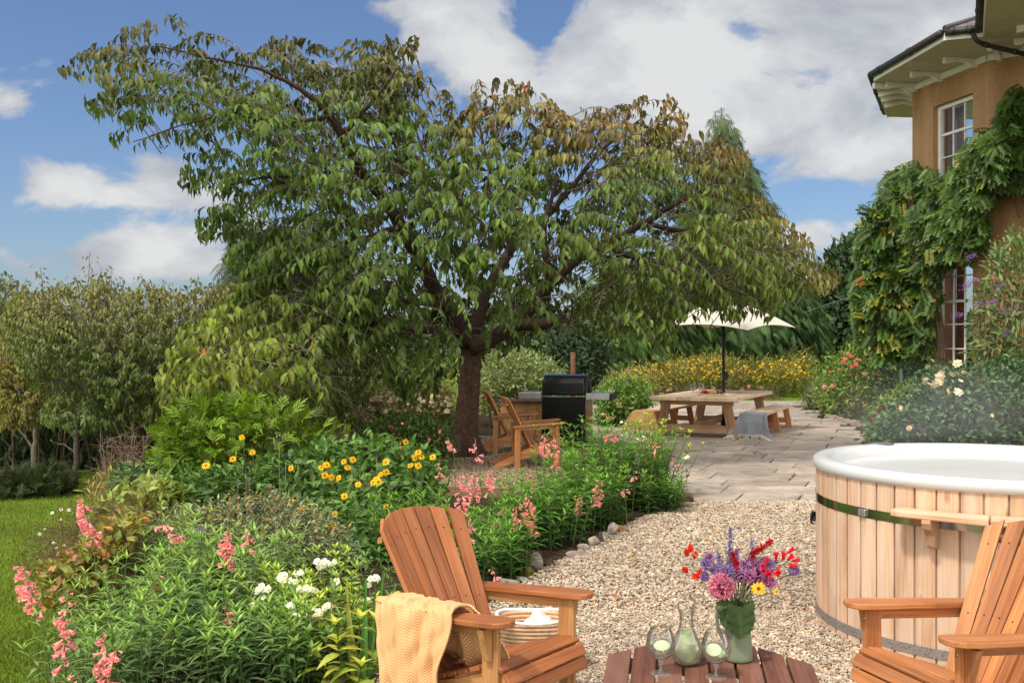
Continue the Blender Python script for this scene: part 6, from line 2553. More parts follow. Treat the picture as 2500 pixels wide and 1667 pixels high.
def leafy_mass(name, label, cat, poly, Z, T, K, per, sig, size, base, tmpl=OVATE, mat='leaf_dark', up=0.3, group=None, stems=14, amp=0.42, hue=0.1, stemcol=(0.10, 0.075, 0.05), extra=None, down=0.0, foot=None, r=0.012, scale=S2, flowers=()):
    t = thing(name, label, cat, (0, 0, 0), 0, group)
    P, ids, x, y = foliage(poly, Z, T, K, per, sig, scale)
    gz = land(P[:, 0], P[:, 1])
    k = P[:, 2] > gz + 0.02
    P, ids, x, y = P[k], ids[k], x[k], y[k]
    cen = P.mean(0)
    out = nrm(P - cen + RNG.normal(0, 0.3, P.shape))
    D = nrm(out * 0.7 + RNG.normal(0, 0.55, P.shape) + np.array([0, 0, up - down]))
    N = nrm(out * 0.6 + np.array([0, 0, 0.8]) + RNG.normal(0, 0.4, P.shape))
    mb = MB()
    cols = clump_cols(ids, base, K, amp, hue) * RNG.uniform(0.78, 1.25, (len(P), 1))
    if extra is not None:
        cols = extra(cols, P, x / scale, y / scale)
    inst(mb, tmpl, P, D, N, size * RNG.uniform(0.6, 1.3, len(P)), cols)
    mb.build('foliage', M[mat], t)
    if stems:
        mb = MB()
        f = np.array(foot) if foot is not None else np.array([cen[0], cen[1], 0])
        f = np.array([f[0], f[1], float(land(f[0], f[1])) - 0.02])
        w = (P[:, 0].max() - P[:, 0].min()) * 0.16
        bare_stems(mb, P, f, stems, r, stemcol, 4, w)
        mb.build('stems', M['bark'], t, True)
    for (fname, fpoly, n, fT, fsize, fcol, ftmpl, fmat) in flowers:
        fx, fy = sample_poly(np.array(fpoly, float) * scale, n)
        zz = (Z(fx, fy) if callable(Z) else np.full(n, float(Z))) - T * RNG.uniform(0.55, 1.12, n)
        Q = to3(fx, fy, zz)
        Dq = nrm(RNG.normal(0, 0.35, (n, 3)) + np.array([0, -0.7, 0.6]))
        fc = np.array([fcol[i] for i in RNG.integers(0, len(fcol), n)]) if isinstance(fcol, list) else np.tile(fcol, (n, 1))
        fc = fc * RNG.uniform(0.8, 1.15, (n, 1))
        sz_ = fsize * RNG.uniform(0.6, 1.25, n)
        if n > 100:
            mb = MB()
            inst(mb, ftmpl, Q, Dq, rdir(n), sz_, fc)
            mb.build(fname, M[fmat], t)['kind'] = 'stuff'
        else:
            for i in range(n):
                mb = MB()
                inst(mb, ftmpl, Q[i:i + 1], Dq[i:i + 1], rdir(1), sz_[i:i + 1], fc[i:i + 1])
                mb.build(fname, M[fmat], t)
    return t


leafy_mass('evergreen_tree', 'dark rounded evergreen tree to the left of the house creeper', 'tree', [(1800, 740), (1840, 690), (1890, 620), (1930, 560), (1985, 530), (2040, 560), (2050, 860), (1890, 860), (1850, 840)], 37, 2.2, 420, 22, 0.5, 0.30, (0.026, 0.046, 0.024), stems=20, r=0.06, group='evergreens behind the garden')
leafy_mass('grey_tree', 'hazy grey-green tree at the far left edge', 'tree', [(-60, 640), (10, 640), (35, 665), (60, 720), (55, 800), (-60, 810)], 30, 1.5, 120, 20, 0.4, 0.2, (0.07, 0.085, 0.06), stems=10, r=0.05)
# a wooded skyline closing the view
o = MB()
poly = [(-900, 760), (-500, 735), (-100, 745), (300, 770), (700, 745), (1000, 735), (1300, 720), (1700, 735), (2000, 730), (2500, 725), (3200, 730), (3200, 850), (-900, 850)]
P, ids, x, y = foliage(poly, 58, 5, 900, 24, 1.1)
inst(o, ROUND, P, nrm(RNG.normal(0, 1, P.shape) + np.array([0, -0.3, 0.2])), nrm(RNG.normal(0, 0.5, P.shape) + np.array([0, -0.5, 0.8])), 0.75 * RNG.uniform(0.6, 1.3, len(P)), clump_cols(ids, (0.036, 0.058, 0.028), 900, 0.45))
w_ = o.build('far_wood', M['leaf_dark'])
w_['kind'] = 'stuff'
tag(w_, 'dark wooded skyline far beyond the garden', 'wood')
# bamboo thicket: canes and hanging leaves
t = thing('bamboo_thicket', 'dark bamboo thicket behind the slim trees at left', 'bamboo', (0, 0, 0))
P, ids, x, y = foliage([(-80, 965), (140, 975), (300, 985), (420, 1000), (470, 1090), (330, 1094), (-80, 1094)], 20.8, 0.5, 260, 26, 0.26)
mb = MB()
inst(mb, LANCE, P, nrm(RNG.normal(0, 0.4, P.shape) + np.array([0, -0.3, -0.8])), nrm(RNG.normal(0, 0.5, P.shape) + np.array([0, -1, 0.3])), 0.26 * RNG.uniform(0.6, 1.2, len(P)), clump_cols(ids, (0.020, 0.034, 0.016), 260, 0.55))
mb.build('foliage', M['leaf_dark'], t)
mb = MB()
for i in range(95):
    xx = RNG.uniform(-10.8, -6.8)
    yy = 20.8 + RNG.uniform(-0.9, 0.6)
    tube(mb, [(xx, yy, -1.0), (xx + RNG.normal(0, 0.08), yy, 0.2), (xx + RNG.normal(0, 0.2), yy - 0.1, 1.2)], [0.022, 0.02, 0.012], 5, np.array((0.11, 0.07, 0.04)) * RNG.uniform(0.4, 1.3), cap=False)
mb.build('canes', M['bark'], t, True)
# ------------------------------------------------------------------ creeper on the house
def pinnate_t():
    parts = []
    L = leaf_t(0.46, 2, 0.10, 0.30, 0.42)
    for i in range(6):
        y = 0.16 + 0.13 * i
        for s in (-1, 1):
            a = -s * 1.0
            R = rotm('Z', a)
            parts.append(xf_t(L, R, (0, y, -0.28 * y * y), 0.35))
    parts.append(xf_t(L, np.eye(3), (0, 0.84, -0.28 * 0.75), 0.35))
    return merge_t(parts)


PIN = pinnate_t()


def Zwall(px, py):
    """distance of the house front at a bearing"""
    u = (px - 1250) / FPX
    t = (u * C1[1] - C1[0]) / ((C2[0] - C1[0]) - u * (C2[1] - C1[1]))
    z = C1[1] + np.clip(t, -0.12, 1.0) * (C2[1] - C1[1])
    return np.where(px > 2413, 19.5, z)


WIS = [(1962, 650), (1972, 560), (1990, 490), (2020, 440), (2040, 405), (2075, 385), (2110, 372), (2138, 378), (2146, 430), (2160, 432), (2185, 400), (2212, 350), (2236, 318), (2268, 298), (2300, 292), (2298, 235), (2330, 205), (2375, 200), (2375, 415),
       (2300, 430), (2285, 400), (2270, 480), (2262, 556), (2210, 584), (2172, 600), (2152, 625), (2142, 700), (2134, 790), (2125, 850), (2115, 878), (2060, 870), (2010, 858), (1985, 800), (1965, 730)]


def wz(px, py):
    return Zwall(px, py) - np.where(px < 2227, 0.35, 0.22)


t = thing('wisteria', 'lush wisteria climbing the house around both windows', 'climber', (0, 0, 0))
P, ids, x, y = foliage(WIS, wz, 0.60, 620, 10, 0.16)
zl = Zwall(x, y)
P[:, 1] = np.minimum(P[:, 1], zl - 0.05)
D = nrm(RNG.normal(0, 0.4, P.shape) + np.array([-0.35, -0.45, -0.55]))
tx_, ty_ = px3(P + D * 0.2)
k_ = inpoly(np.array(WIS, float) * S2, tx_, ty_) | (polydist(np.array(WIS, float) * S2, tx_, ty_) < 6)
P, D, ids = P[k_], D[k_], ids[k_]
mb = MB()
N = nrm(RNG.normal(0, 0.35, P.shape) + np.array([-0.3, -0.8, 0.7]))
cl = clump_cols(ids, (0.034, 0.066, 0.014), 620, 0.5)
yl = RNG.random(620) < 0.10
cl = np.where(yl[ids][:, None], clump_cols(ids, (0.115, 0.135, 0.02), 620, 0.2), cl)
rd = RNG.random(len(P)) < 0.008
cl[rd] = (0.15, 0.075, 0.02)
inst(mb, PIN, P, D, N, 0.36 * RNG.uniform(0.65, 1.2, len(P)), cl)
mb.build('foliage', M['leaf_gloss'], t)
mb = MB()
for k in range(7):
    o_ = np.array([RNG.uniform(-0.12, 0.12), RNG.uniform(-0.1, 0.1), 0])
    px0 = [2160, 2158, 2150, 2140, 2120, 2090]
    py0 = [880, 800, 720, 640, 540, 440]
    pts = [W(a * S2, b * S2, 21.2) + o_ + RNG.normal(0, 0.06, 3) for a, b in zip(px0, py0)]
    pts[0][2] = 0
    pts, _ = resample(pts, 24)
    pts[:, 0] += 0.07 * np.sin(np.linspace(0, 14, 24) + k)
    tube(mb, pts, np.linspace(0.06, 0.02, 24), 7, (0.17, 0.115, 0.075), wob=0.25)
for (a, b) in (((2290, 420), (2345, 250)), ((2200, 600), (2260, 420)), ((2310, 430), (2340, 500))):
    tube(mb, resample([W(a[0] * S2, a[1] * S2, 19.5), W((a[0] + b[0]) / 2 * S2 + 8, (a[1] + b[1]) / 2 * S2, 19.3), W(b[0] * S2, b[1] * S2, 19.3)], 10)[0], 0.014, 5, (0.25, 0.17, 0.10))
mb.build('trunk', M['bark'], t, True)

# ------------------------------------------------------------------ borders by the house
ROSE = merge_t([xf_t(daisy_t(7, 0.75, (1, 0.95, 0.8), 0.4), np.eye(3)), xf_t(daisy_t(6, 0.8, (0.95, 0.85, 0.6), 0.6), rotm('Y', 0.5), (0, 0.10, 0), 0.68), xf_t(daisy_t(5, 0.9, (0.9, 0.8, 0.6), 0.8), rotm('Y', 1.1), (0, 0.2, 0), 0.4)])
STARF = daisy_t(5, 0.85, (0.9, 0.85, 0.5))
leafy_mass('rose_bush', 'dark green rose bush with cream and apricot blooms behind the hot tub', 'shrub',
           [(1985, 1030), (1995, 985), (2030, 960), (2050, 930), (2100, 905), (2105, 870), (2150, 845), (2190, 838), (2225, 850), (2260, 830), (2400, 835), (2400, 1045), (2100, 1040)], 12.6, 0.8, 420, 22, 0.10, 0.075, (0.042, 0.078, 0.034), ROUND, 'leaf_gloss', stems=30, r=0.012, foot=(5.6, 12.7),
           flowers=[('rose_bloom', [(2105, 860), (2150, 840), (2215, 830), (2220, 900), (2130, 900)], 12, 0.8, 0.055, [(0.80, 0.74, 0.62), (0.8, 0.6, 0.42), (0.78, 0.72, 0.66)], ROSE, 'petal'),
                    ('rose_bloom', [(2060, 930), (2260, 920), (2350, 1000), (2080, 1000)], 9, 0.8, 0.035, [(0.75, 0.42, 0.20), (0.8, 0.55, 0.35)], ROSE, 'petal')])


def panicle(mb, tip, dirn, L, r, col, n=90):
    s = RNG.random(n)
    Q = np.asarray(tip) - nrm(np.asarray(dirn, float)) * (s * L)[:, None] + RNG.normal(0, 1, (n, 3)) * r * (0.25 + 0.75 * s[:, None])
    inst(mb, STAR, Q, rdir(n) + np.array([0, -0.5, 0.2]), rdir(n), r * 0.75 * RNG.uniform(0.7, 1.2, n), jitter_cols(col, n, 0.12, 0.28))


t = leafy_mass('buddleia_bush', 'tall airy buddleia with purple flower spikes in front of the house', 'shrub',
               [(2225, 850), (2230, 800), (2248, 760), (2225, 715), (2240, 690), (2252, 640), (2268, 640), (2275, 600), (2300, 560), (2330, 540), (2400, 520), (2400, 860), (2250, 860)], 13.4, 0.6, 170, 12, 0.11, 0.12, (0.072, 0.105, 0.045), leaf_t(0.28, 3, 0.12, 0.35), 'leaf', stems=46, r=0.012, foot=(6.3, 13.6), stemcol=(0.16, 0.11, 0.06))
for (a, b, L) in ((2245, 640, .16), (2262, 692, .16), (2228, 655, .12), (2338, 705, .24), (2290, 690, .13), (2210, 720, .10), (2300, 655, .12), (2320, 760, .12), (2240, 585, .1)):
    mb = MB()
    panicle(mb, W(a * S2, b * S2, 12.8), (0.5, -0.1, 0.2), L, 0.032, (0.30, 0.14, 0.50))
    mb.build('flower_spike', M['petal'], t)
t = leafy_mass('climbing_rose', 'sparse pink climbing rose against the house wall at right', 'shrub', [(2255, 640), (2280, 570), (2300, 545), (2345, 530), (2400, 520), (2400, 700), (2320, 680)], 14.5, 0.4, 60, 9, 0.12, 0.07, (0.10, 0.12, 0.04), SMALL, 'leaf', stems=24, r=0.008, foot=(6.9, 14.6), stemcol=(0.2, 0.15, 0.08),
               flowers=[('rose_bloom', [(2280, 570), (2320, 560), (2330, 640), (2285, 640)], 7, 0.4, 0.055, [(0.72, 0.25, 0.32), (0.74, 0.35, 0.4)], ROSE, 'petal')])
leafy_mass('pink_rose_shrub', 'bright green shrub rose with pink blooms at the foot of the wisteria', 'shrub', [(1865, 905), (1880, 850), (1920, 815), (1960, 795), (2000, 800), (2060, 850), (2070, 900), (2010, 930), (1950, 960), (1900, 960)], 22.0, 0.9, 260, 22, 0.17, 0.10, (0.095, 0.145, 0.035), SMALL, 'leaf', stems=24, r=0.012,
           flowers=[('rose_bloom', [(1870, 880), (1920, 820), (1990, 790), (2040, 850), (1960, 930)], 26, 0.9, 0.055, [(0.7, 0.18, 0.22), (0.72, 0.33, 0.34), (0.6, 0.1, 0.12)], ROSE, 'petal')])
leafy_mass('lavender_mound', 'grey-purple lavender mound at the far border corner of the terrace', 'plant', [(1848, 945), (1860, 900), (1890, 870), (1930, 880), (1945, 920), (1920, 945), (1870, 950)], 24.0, 0.4, 120, 22, 0.10, 0.14, (0.10, 0.12, 0.075), LANCE, 'leaf', up=0.9, stems=0)
leafy_mass('grey_santolina', 'yellow-green mound spilling over the terrace edge stones', 'plant', [(1900, 960), (1930, 905), (1980, 895), (2030, 910), (2060, 950), (2040, 975), (1960, 965)], 21.6, 0.5, 150, 22, 0.11, 0.10, (0.13, 0.15, 0.055), LANCE, 'leaf', up=0.8, stems=0)
leafy_mass('mixed_border_plant', 'low border plants with white and dark red flowers left of the rose bush', 'plant', [(2000, 1010), (1990, 960), (2030, 920), (2080, 890), (2130, 880), (2150, 920), (2090, 960), (2060, 1010)], 15.5, 0.7, 200, 20, 0.10, 0.10, (0.085, 0.125, 0.035), OVATE, 'leaf', stems=14, r=0.006,
           flowers=[('white_flower', [(2060, 915), (2120, 890), (2130, 920), (2070, 940)], 26, 0.8, 0.04, [(0.8, 0.8, 0.76)], STARF, 'petal'), ('red_flower', [(2000, 950), (2080, 900), (2100, 940), (2010, 1000)], 20, 0.8, 0.04, [(0.35, 0.02, 0.03), (0.5, 0.05, 0.06)], STARF, 'petal')])
# dark red blossom stem leaning over the terrace, edge stones
def rock(name, label, c, r, col, group=None, cat='stone'):
    v, f = ico(3)
    nz = np.zeros(len(v))
    for k in range(5):
        d = RNG.normal(0, 1, 3)
        nz += 0.10 * np.sin(v @ d * 2.2 + k * 2)
    for k in range(7):                               # a few flat breaks
        d = nrm(RNG.normal(0, 1, 3))
        h = v @ d
        cut = RNG.uniform(0.55, 0.85)
        v = v - np.clip(h - cut, 0, None)[:, None] * d
    mb = MB()
    vv = v * (1 + nz * 0.6)[:, None] * np.asarray(r)
    a = RNG.uniform(0, 6.28)
    vv = vv @ rotm('Z', a).T
    mb.add(vv + np.asarray(c), f, col)
    mb.C = [c_ * 0.62 for c_ in mb.C]
    return tag(mb.build(name, M['stone'], smooth=False), label, cat, group)


for i in range(9):
    f = i / 8
    p = W(2023 + f * 90, 1020 + f * 14, 21.0 - f * 2.2)
    rock('edge_stone', 'small rough stone edging the border beside the terrace', (p[0], p[1], 0.06), np.array([0.11, 0.09, 0.08]) * RNG.uniform(0.8, 1.3), np.array((0.36, 0.29, 0.22)) * RNG.uniform(0.8, 1.15), 'stones edging the house border')

# ------------------------------------------------------------------ plants beyond the terrace and behind the tree
DAISY = daisy_t(11, 0.34)
leafy_mass('yellow_flower_border', 'deep border of yellow daisies beyond the terrace lawn', 'flower border', [(1376, 960), (1385, 890), (1430, 850), (1500, 835), (1570, 825), (1640, 815), (1720, 832), (1800, 825), (1850, 805), (1872, 840), (1870, 905), (1780, 915), (1560, 915), (1480, 930), (1430, 965)],
           lambda x, y: 29.6 - np.clip((1500 * S2 - x) / 130, 0, 1) * 7, 1.2, 620, 26, 0.22, 0.13, (0.12, 0.135, 0.035), LANCE, 'leaf', up=0.7, stems=60, r=0.01,
           extra=lambda c, P, x, y: np.where(((y < 872) & (RNG.random(len(x)) < 0.35))[:, None], np.array((0.20, 0.15, 0.06)) * RNG.uniform(0.6, 1.3, (len(x), 1)), c),
           flowers=[('yellow_flower', [(1400, 900), (1430, 855), (1500, 835), (1640, 818), (1700, 845), (1680, 870), (1560, 880), (1480, 900)], 260, 1.2, 0.036, [(0.70, 0.44, 0.03), (0.74, 0.48, 0.03)], STARF, 'petal'),
                    ('yellow_flower', [(1700, 840), (1850, 815), (1862, 870), (1700, 875)], 100, 1.2, 0.042, [(0.70, 0.46, 0.015)], STARF, 'petal'), ('pink_flower', [(1390, 920), (1520, 890), (1700, 885), (1800, 890), (1560, 912), (1400, 950)], 70, 1.3, 0.075, [(0.7, 0.3, 0.28), (0.74, 0.45, 0.4)], ROSE, 'petal')])
leafy_mass('green_rose_bush', 'fresh green bush with a few pink roses at the right of the barbecue', 'shrub', [(1372, 985), (1372, 910), (1400, 880), (1440, 870), (1480, 880), (1500, 920), (1470, 960), (1420, 985)], 19.5, 0.8, 220, 22, 0.15, 0.095, (0.075, 0.13, 0.03), SMALL, 'leaf', stems=20, r=0.01,
           flowers=[('rose_bloom', [(1380, 960), (1400, 890), (1470, 890), (1440, 960)], 12, 0.9, 0.055, [(0.75, 0.4, 0.34), (0.8, 0.6, 0.5)], ROSE, 'petal')])
leafy_mass('willow_shrub', 'pale grey-green shrub between the tree trunk and the barbecue', 'shrub', [(1095, 940), (1100, 850), (1130, 825), (1170, 808), (1210, 812), (1260, 830), (1300, 870), (1310, 940)], 19.5, 0.9, 330, 26, 0.17, 0.11, (0.135, 0.165, 0.08), leaf_t(0.3, 2, 0.1, 0.2), 'leaf', stems=34, r=0.012)
leafy_mass('pale_shrub', 'pale yellow-green shrubbery seen under the cherry crown left of its trunk', 'shrub', [(560, 960), (600, 880), (760, 830), (900, 815), (1040, 830), (1050, 940), (900, 950), (760, 960)], 21, 1.0, 420, 24, 0.2, 0.12, (0.105, 0.125, 0.04), leaf_t(0.3, 2, 0.1, 0.2), 'leaf', stems=34, r=0.012)
leafy_mass('dark_shrub', 'dark shrub thicket in shade behind the barbecue chimney', 'shrub', [(1240, 860), (1260, 780), (1330, 740), (1400, 770), (1400, 880), (1330, 890)], 26, 0.8, 180, 20, 0.25, 0.15, (0.024, 0.04, 0.024), OVATE, 'leaf_dark', stems=14, r=0.015)
leafy_mass('white_hydrangea', 'loose shrub with flat white flower heads left of the tree trunk', 'shrub', [(730, 985), (740, 930), (800, 905), (880, 890), (960, 893), (1030, 905), (1040, 960), (1030, 990), (900, 1000)], 15.8, 0.8, 300, 22, 0.14, 0.09, (0.12, 0.14, 0.045), SMALL, 'leaf', stems=24, r=0.008,
           extra=lambda c, P, x, y: np.where((RNG.random(len(x)) < 0.18)[:, None], np.array((0.30, 0.20, 0.10)), c),
           flowers=[('flower_head', [(740, 940), (800, 910), (900, 893), (1030, 908), (1036, 950), (900, 945), (780, 960)], 170, 0.95, 0.045, [(0.72, 0.66, 0.52), (0.76, 0.70, 0.6), (0.66, 0.52, 0.42)], ROSE, 'petal'), ('purple_flower', [(820, 918), (870, 914), (880, 932), (825, 935)], 16, 0.9, 0.04, [(0.32, 0.05, 0.32)], STARF, 'petal')])
leafy_mass('small_rose_bush', 'dark rose bush dotted with small pink blooms at the tree foot', 'shrub', [(820, 1050), (830, 985), (900, 955), (980, 955), (1035, 985), (1035, 1045), (960, 1060)], 13.0, 0.6, 260, 22, 0.11, 0.06, (0.045, 0.08, 0.022), SMALL, 'leaf', stems=22, r=0.007,
           flowers=[('rose_bloom', [(850, 990), (930, 965), (1030, 990), (1020, 1030), (880, 1030)], 36, 0.7, 0.024, [(0.72, 0.18, 0.20), (0.74, 0.32, 0.28)], ROSE, 'petal')])
for (l, p, z) in (('low dark juniper shrub at the left edge of the lawn', [(-30, 1112), (20, 1098), (60, 1108), (72, 1132), (40, 1145), (-30, 1145)], 16.6), ('low dark juniper shrub in front of the slim dark trunk', [(60, 1132), (78, 1108), (110, 1090), (145, 1094), (160, 1114), (120, 1130), (80, 1140)], 16.8)):
    t = thing('juniper_shrub', l, 'shrub', (0, 0, 0), 0, 'low junipers on the lawn')
    P, ids, x, y = foliage(p, z, 0.35, 70, 14, 0.14)
    mb = MB()
    inst(mb, FROND, P, nrm(RNG.normal(0, 0.5, P.shape) + np.array([0, -0.2, 0.5])), nrm(RNG.normal(0, 0.5, P.shape) + np.array([0, -0.5, 0.8])), 0.28 * RNG.uniform(0.6, 1.2, len(P)), clump_cols(ids, (0.026, 0.036, 0.016), 70, 0.5))
    mb.build('foliage', M['leaf_dark'], t)
    mb = MB()
    f = P.mean(0)
    bare_stems(mb, P, (f[0], f[1], float(land(f[0], f[1]))), 8, 0.02)
    mb.build('stems', M['bark'], t, True)

# ------------------------------------------------------------------ the near flower bed
def cut_leaf_t():
    parts = []
    parts.append(xf_t(leaf_t(0.17, 3, 0.1, 0.4), np.eye(3), (0, 0.02, 0), 1.0))
    for y, L_, an in ((0.18, 0.50, 0.75), (0.36, 0.46, 0.65), (0.54, 0.36, 0.55)):
        for sg in (-1, 1):
            parts.append(xf_t(leaf_t(0.24, 3, 0.1, 0.3), rotm('Z', sg * an), (0, y, -0.2 * y * y), L_))
    return merge_t(parts)


CUT = cut_leaf_t()
leafy_mass('lime_shrub', 'bright lime green shrub with long divided leaves under the cherry skirt', 'shrub', [(345, 1075), (362, 1020), (355, 985), (400, 945), (450, 930), (520, 925), (590, 925), (650, 955), (720, 975), (770, 985), (760, 1040), (640, 1070), (520, 1085), (420, 1110)], 9.9, 0.7, 120, 11, 0.12, 0.165, (0.066, 0.108, 0.010), CUT, 'leaf', amp=0.6, up=0.6, stems=22, r=0.007)
HELI = leafy_mass('yellow_daisy_plant', 'broad leafy clump dotted with yellow daisies in the middle of the bed', 'plant', [(355, 1160), (365, 1095), (430, 1075), (540, 1070), (640, 1055), (760, 1015), (860, 1010), (960, 1030), (1010, 1060), (1010, 1140), (960, 1180), (900, 1170), (870, 1240), (885, 1330), (830, 1330), (780, 1240), (700, 1180), (600, 1150), (480, 1160)],
           lambda x, y: 9.1 - np.clip((y / S2 - 1100) / 200, 0, 1) * 1.6, 0.6, 520, 13, 0.085, 0.095, (0.055, 0.105, 0.028), leaf_t(0.40, 3, 0.12, 0.35, 0.38), 'leaf', up=0.15, stems=60, r=0.006, stemcol=(0.08, 0.09, 0.03))
yd = [(385, 895), (590, 845), (660, 680), (740, 795), (1035, 915), (1310, 890), (1268, 912), (1295, 970), (1345, 985), (1440, 865), (1470, 910), (1510, 850), (1550, 1040), (1705, 1020), (1720, 965), (1765, 945), (1762, 870), (1915, 715), (2010, 795), (2035, 830), (1985, 835),
      (1950, 895), (2010, 895), (2120, 830), (1140, 1220), (1040, 1165), (1445, 1130), (1370, 1265), (1365, 1350), (1765, 1210), (1665, 1025), (1400, 990), (1690, 1000)]
DAISYY = daisy_t(12, 0.32, (0.45, 0.16, 0.012))
for i, (a, b) in enumerate(yd):
    px, py = 380 + a / 3.136, 850 + b / 3.136
    Y = 8.15 - max(0, (py - 1150)) / 230 * 1.2
    c = W(px, py, Y)
    mb = MB()
    big = (a, b) in ((385, 895), (1310, 890), (1705, 1020), (1762, 870), (1140, 1220), (1295, 970))
    inst(mb, DAISYY, c[None], np.array([(RNG.normal(0, 0.35), -0.8, 0.45 + RNG.normal(0, 0.2))]), np.array([(0.3, 0, 1.0)]), (0.041 if big else 0.033) * RNG.uniform(0.85, 1.1), np.array([(0.80, 0.47, 0.012)]) * RNG.uniform(0.85, 1.08))
    g = np.array([c[0] + RNG.normal(0, 0.05), c[1] + 0.15, float(land(c[0], c[1] + 0.15))])
    st = MB()
    tube(st, resample([g, (g + c) / 2 + [0.02, 0, 0.06], c - [0, -0.006, 0.004]], 8)[0], 0.0028, 5, (0.10, 0.14, 0.04))
    f_ = mb.build('daisy_flower', M['petal'], HELI)
    st.build('stalk', M['stem'], f_, True)
mb = MB()
bp = RNG.random((26, 2)) * np.array([1700, 520]) + np.array([380, 700])
c = np.array([W(380 + a / 3.136, 850 + b / 3.136, 8.75) for a, b in bp])
for q in c:
    mb = MB()
    inst(mb, ball_t(6, 4), q[None], rdir(1), rdir(1), 0.013, jitter_cols((0.40, 0.17, 0.015), 1))
    mb.build('flower_bud', M['petal'], HELI)
# globe thistles
for i, (a, b) in enumerate(((945, 693), (690, 938), (1052, 1125), (1693, 808), (320, 1238), (995, 830), (715, 1000), (1090, 860), (630, 1012), (875, 1055), (1345, 1205))):
    c = W(380 + a / 3.136, 850 + b / 3.136, 8.4)
    dark = i < 6
    names = ['tall dark globe thistle under the hanging cherry leaves', 'dark globe thistle left of the bed centre above pale seed heads', 'dark globe thistle above the grey-leaved shrub', 'slender blue globe thistle right of the pink penstemon', 'small dark globe thistle above the pink flowers at left', 'faded globe thistle in the shade beneath the cherry',
             'pale globe thistle beside the dark one left of centre', 'pale globe thistle seed head near the middle daisy', 'left pale globe thistle seed head at the bed centre', 'pale globe thistle just above the grey shrub', 'pale globe thistle seed head right of the grey shrub']
    t = thing('globe_thistle', names[i], 'flower', (c[0], c[1], float(land(c[0], c[1]))))
    o_ = np.array(t.location)
    mb = MB()
    d = rdir(90)
    inst(mb, STAR, c + d * 0.008 - o_, d, rdir(90), 0.018 if dark else 0.013, jitter_cols((0.05, 0.045, 0.09) if dark else (0.26, 0.29, 0.27), 90))
    mb.build('flower_head', M['petal'], t)
    mb = MB()
    tube(mb, resample([(0.02, 0.03, 0), (0, 0.01, (c - o_)[2] * 0.5), c - o_], 6)[0], 0.003, 5, (0.20, 0.22, 0.15))
    mb.build('stem', M['stem'], t, True)


def browntips(c, P, x, y):
    k = (RNG.random(len(x)) < np.clip((1250 - y) / 220, 0, 0.22))
    c[k] = jitter_cols((0.20, 0.12, 0.055), k.sum(), 0.15, 0.35)
    return c


leafy_mass('grey_leaved_shrub', 'spreading grey-green shrub with brown faded tips in the bed', 'shrub', [(225, 1290), (250, 1225), (310, 1190), (400, 1170), (480, 1160), (560, 1135), (620, 1130), (700, 1150), (770, 1180), (800, 1240), (850, 1300), (865, 1345), (780, 1345), (640, 1370), (500, 1370), (380, 1340), (290, 1310)], 7.3, 0.5, 700, 20, 0.06, 0.040, (0.105, 0.130, 0.080), leaf_t(0.40, 2, 0.15, 0.2), 'leaf_dark', up=0.25, stems=70, r=0.005, extra=browntips, stemcol=(0.16, 0.12, 0.08))


def pen_spike(parent, top, bot, Y, n=None, sz=0.036, foot=None, side=None, col=(0.86, 0.36, 0.41)):
    Y = Y - 0.22
    A, B = W(*top, Y), W(*bot, Y)
    L = np.linalg.norm(A - B)
    n = int(1.55 * (n or int(max(4, min(26, L / 0.016)))))
    s = np.sort(RNG.random(n))
    P = A + (B - A) * s[:, None]
    D = nrm(np.stack([RNG.normal(0, 0.6, n) + (side or 0), -0.55 + RNG.normal(0, 0.35, n), -0.35 + RNG.normal(0, 0.25, n)], 1))
    S = sz * 1.06 * (0.55 + 0.5 * np.clip(s * 2.2, 0, 1)) * RNG.uniform(0.85, 1.15, n)
    mb = MB()
    inst(mb, BELL, P + D * 0.012, D, rdir(n), S, jitter_cols(col, n, 0.06, 0.15))
    o = mb.build('flower_spike', M['petal'], parent, True)
    f = np.array(foot) if foot is not None else np.array([B[0] + RNG.normal(0, 0.04), B[1] + 0.12, float(land(B[0], B[1] + 0.12))])
    st = MB()
    tube(st, resample([f, f * 0.5 + B * 0.5, B, A + (A - B) * 0.06], 12)[0], np.linspace(0.004, 0.002, 12), 5, (0.15, 0.18, 0.06))
    st.build('stalk', M['stem'], o, True)


LANCE2 = leaf_t(0.19, 4, 0.18, 0.45, 0.35, 0.4)


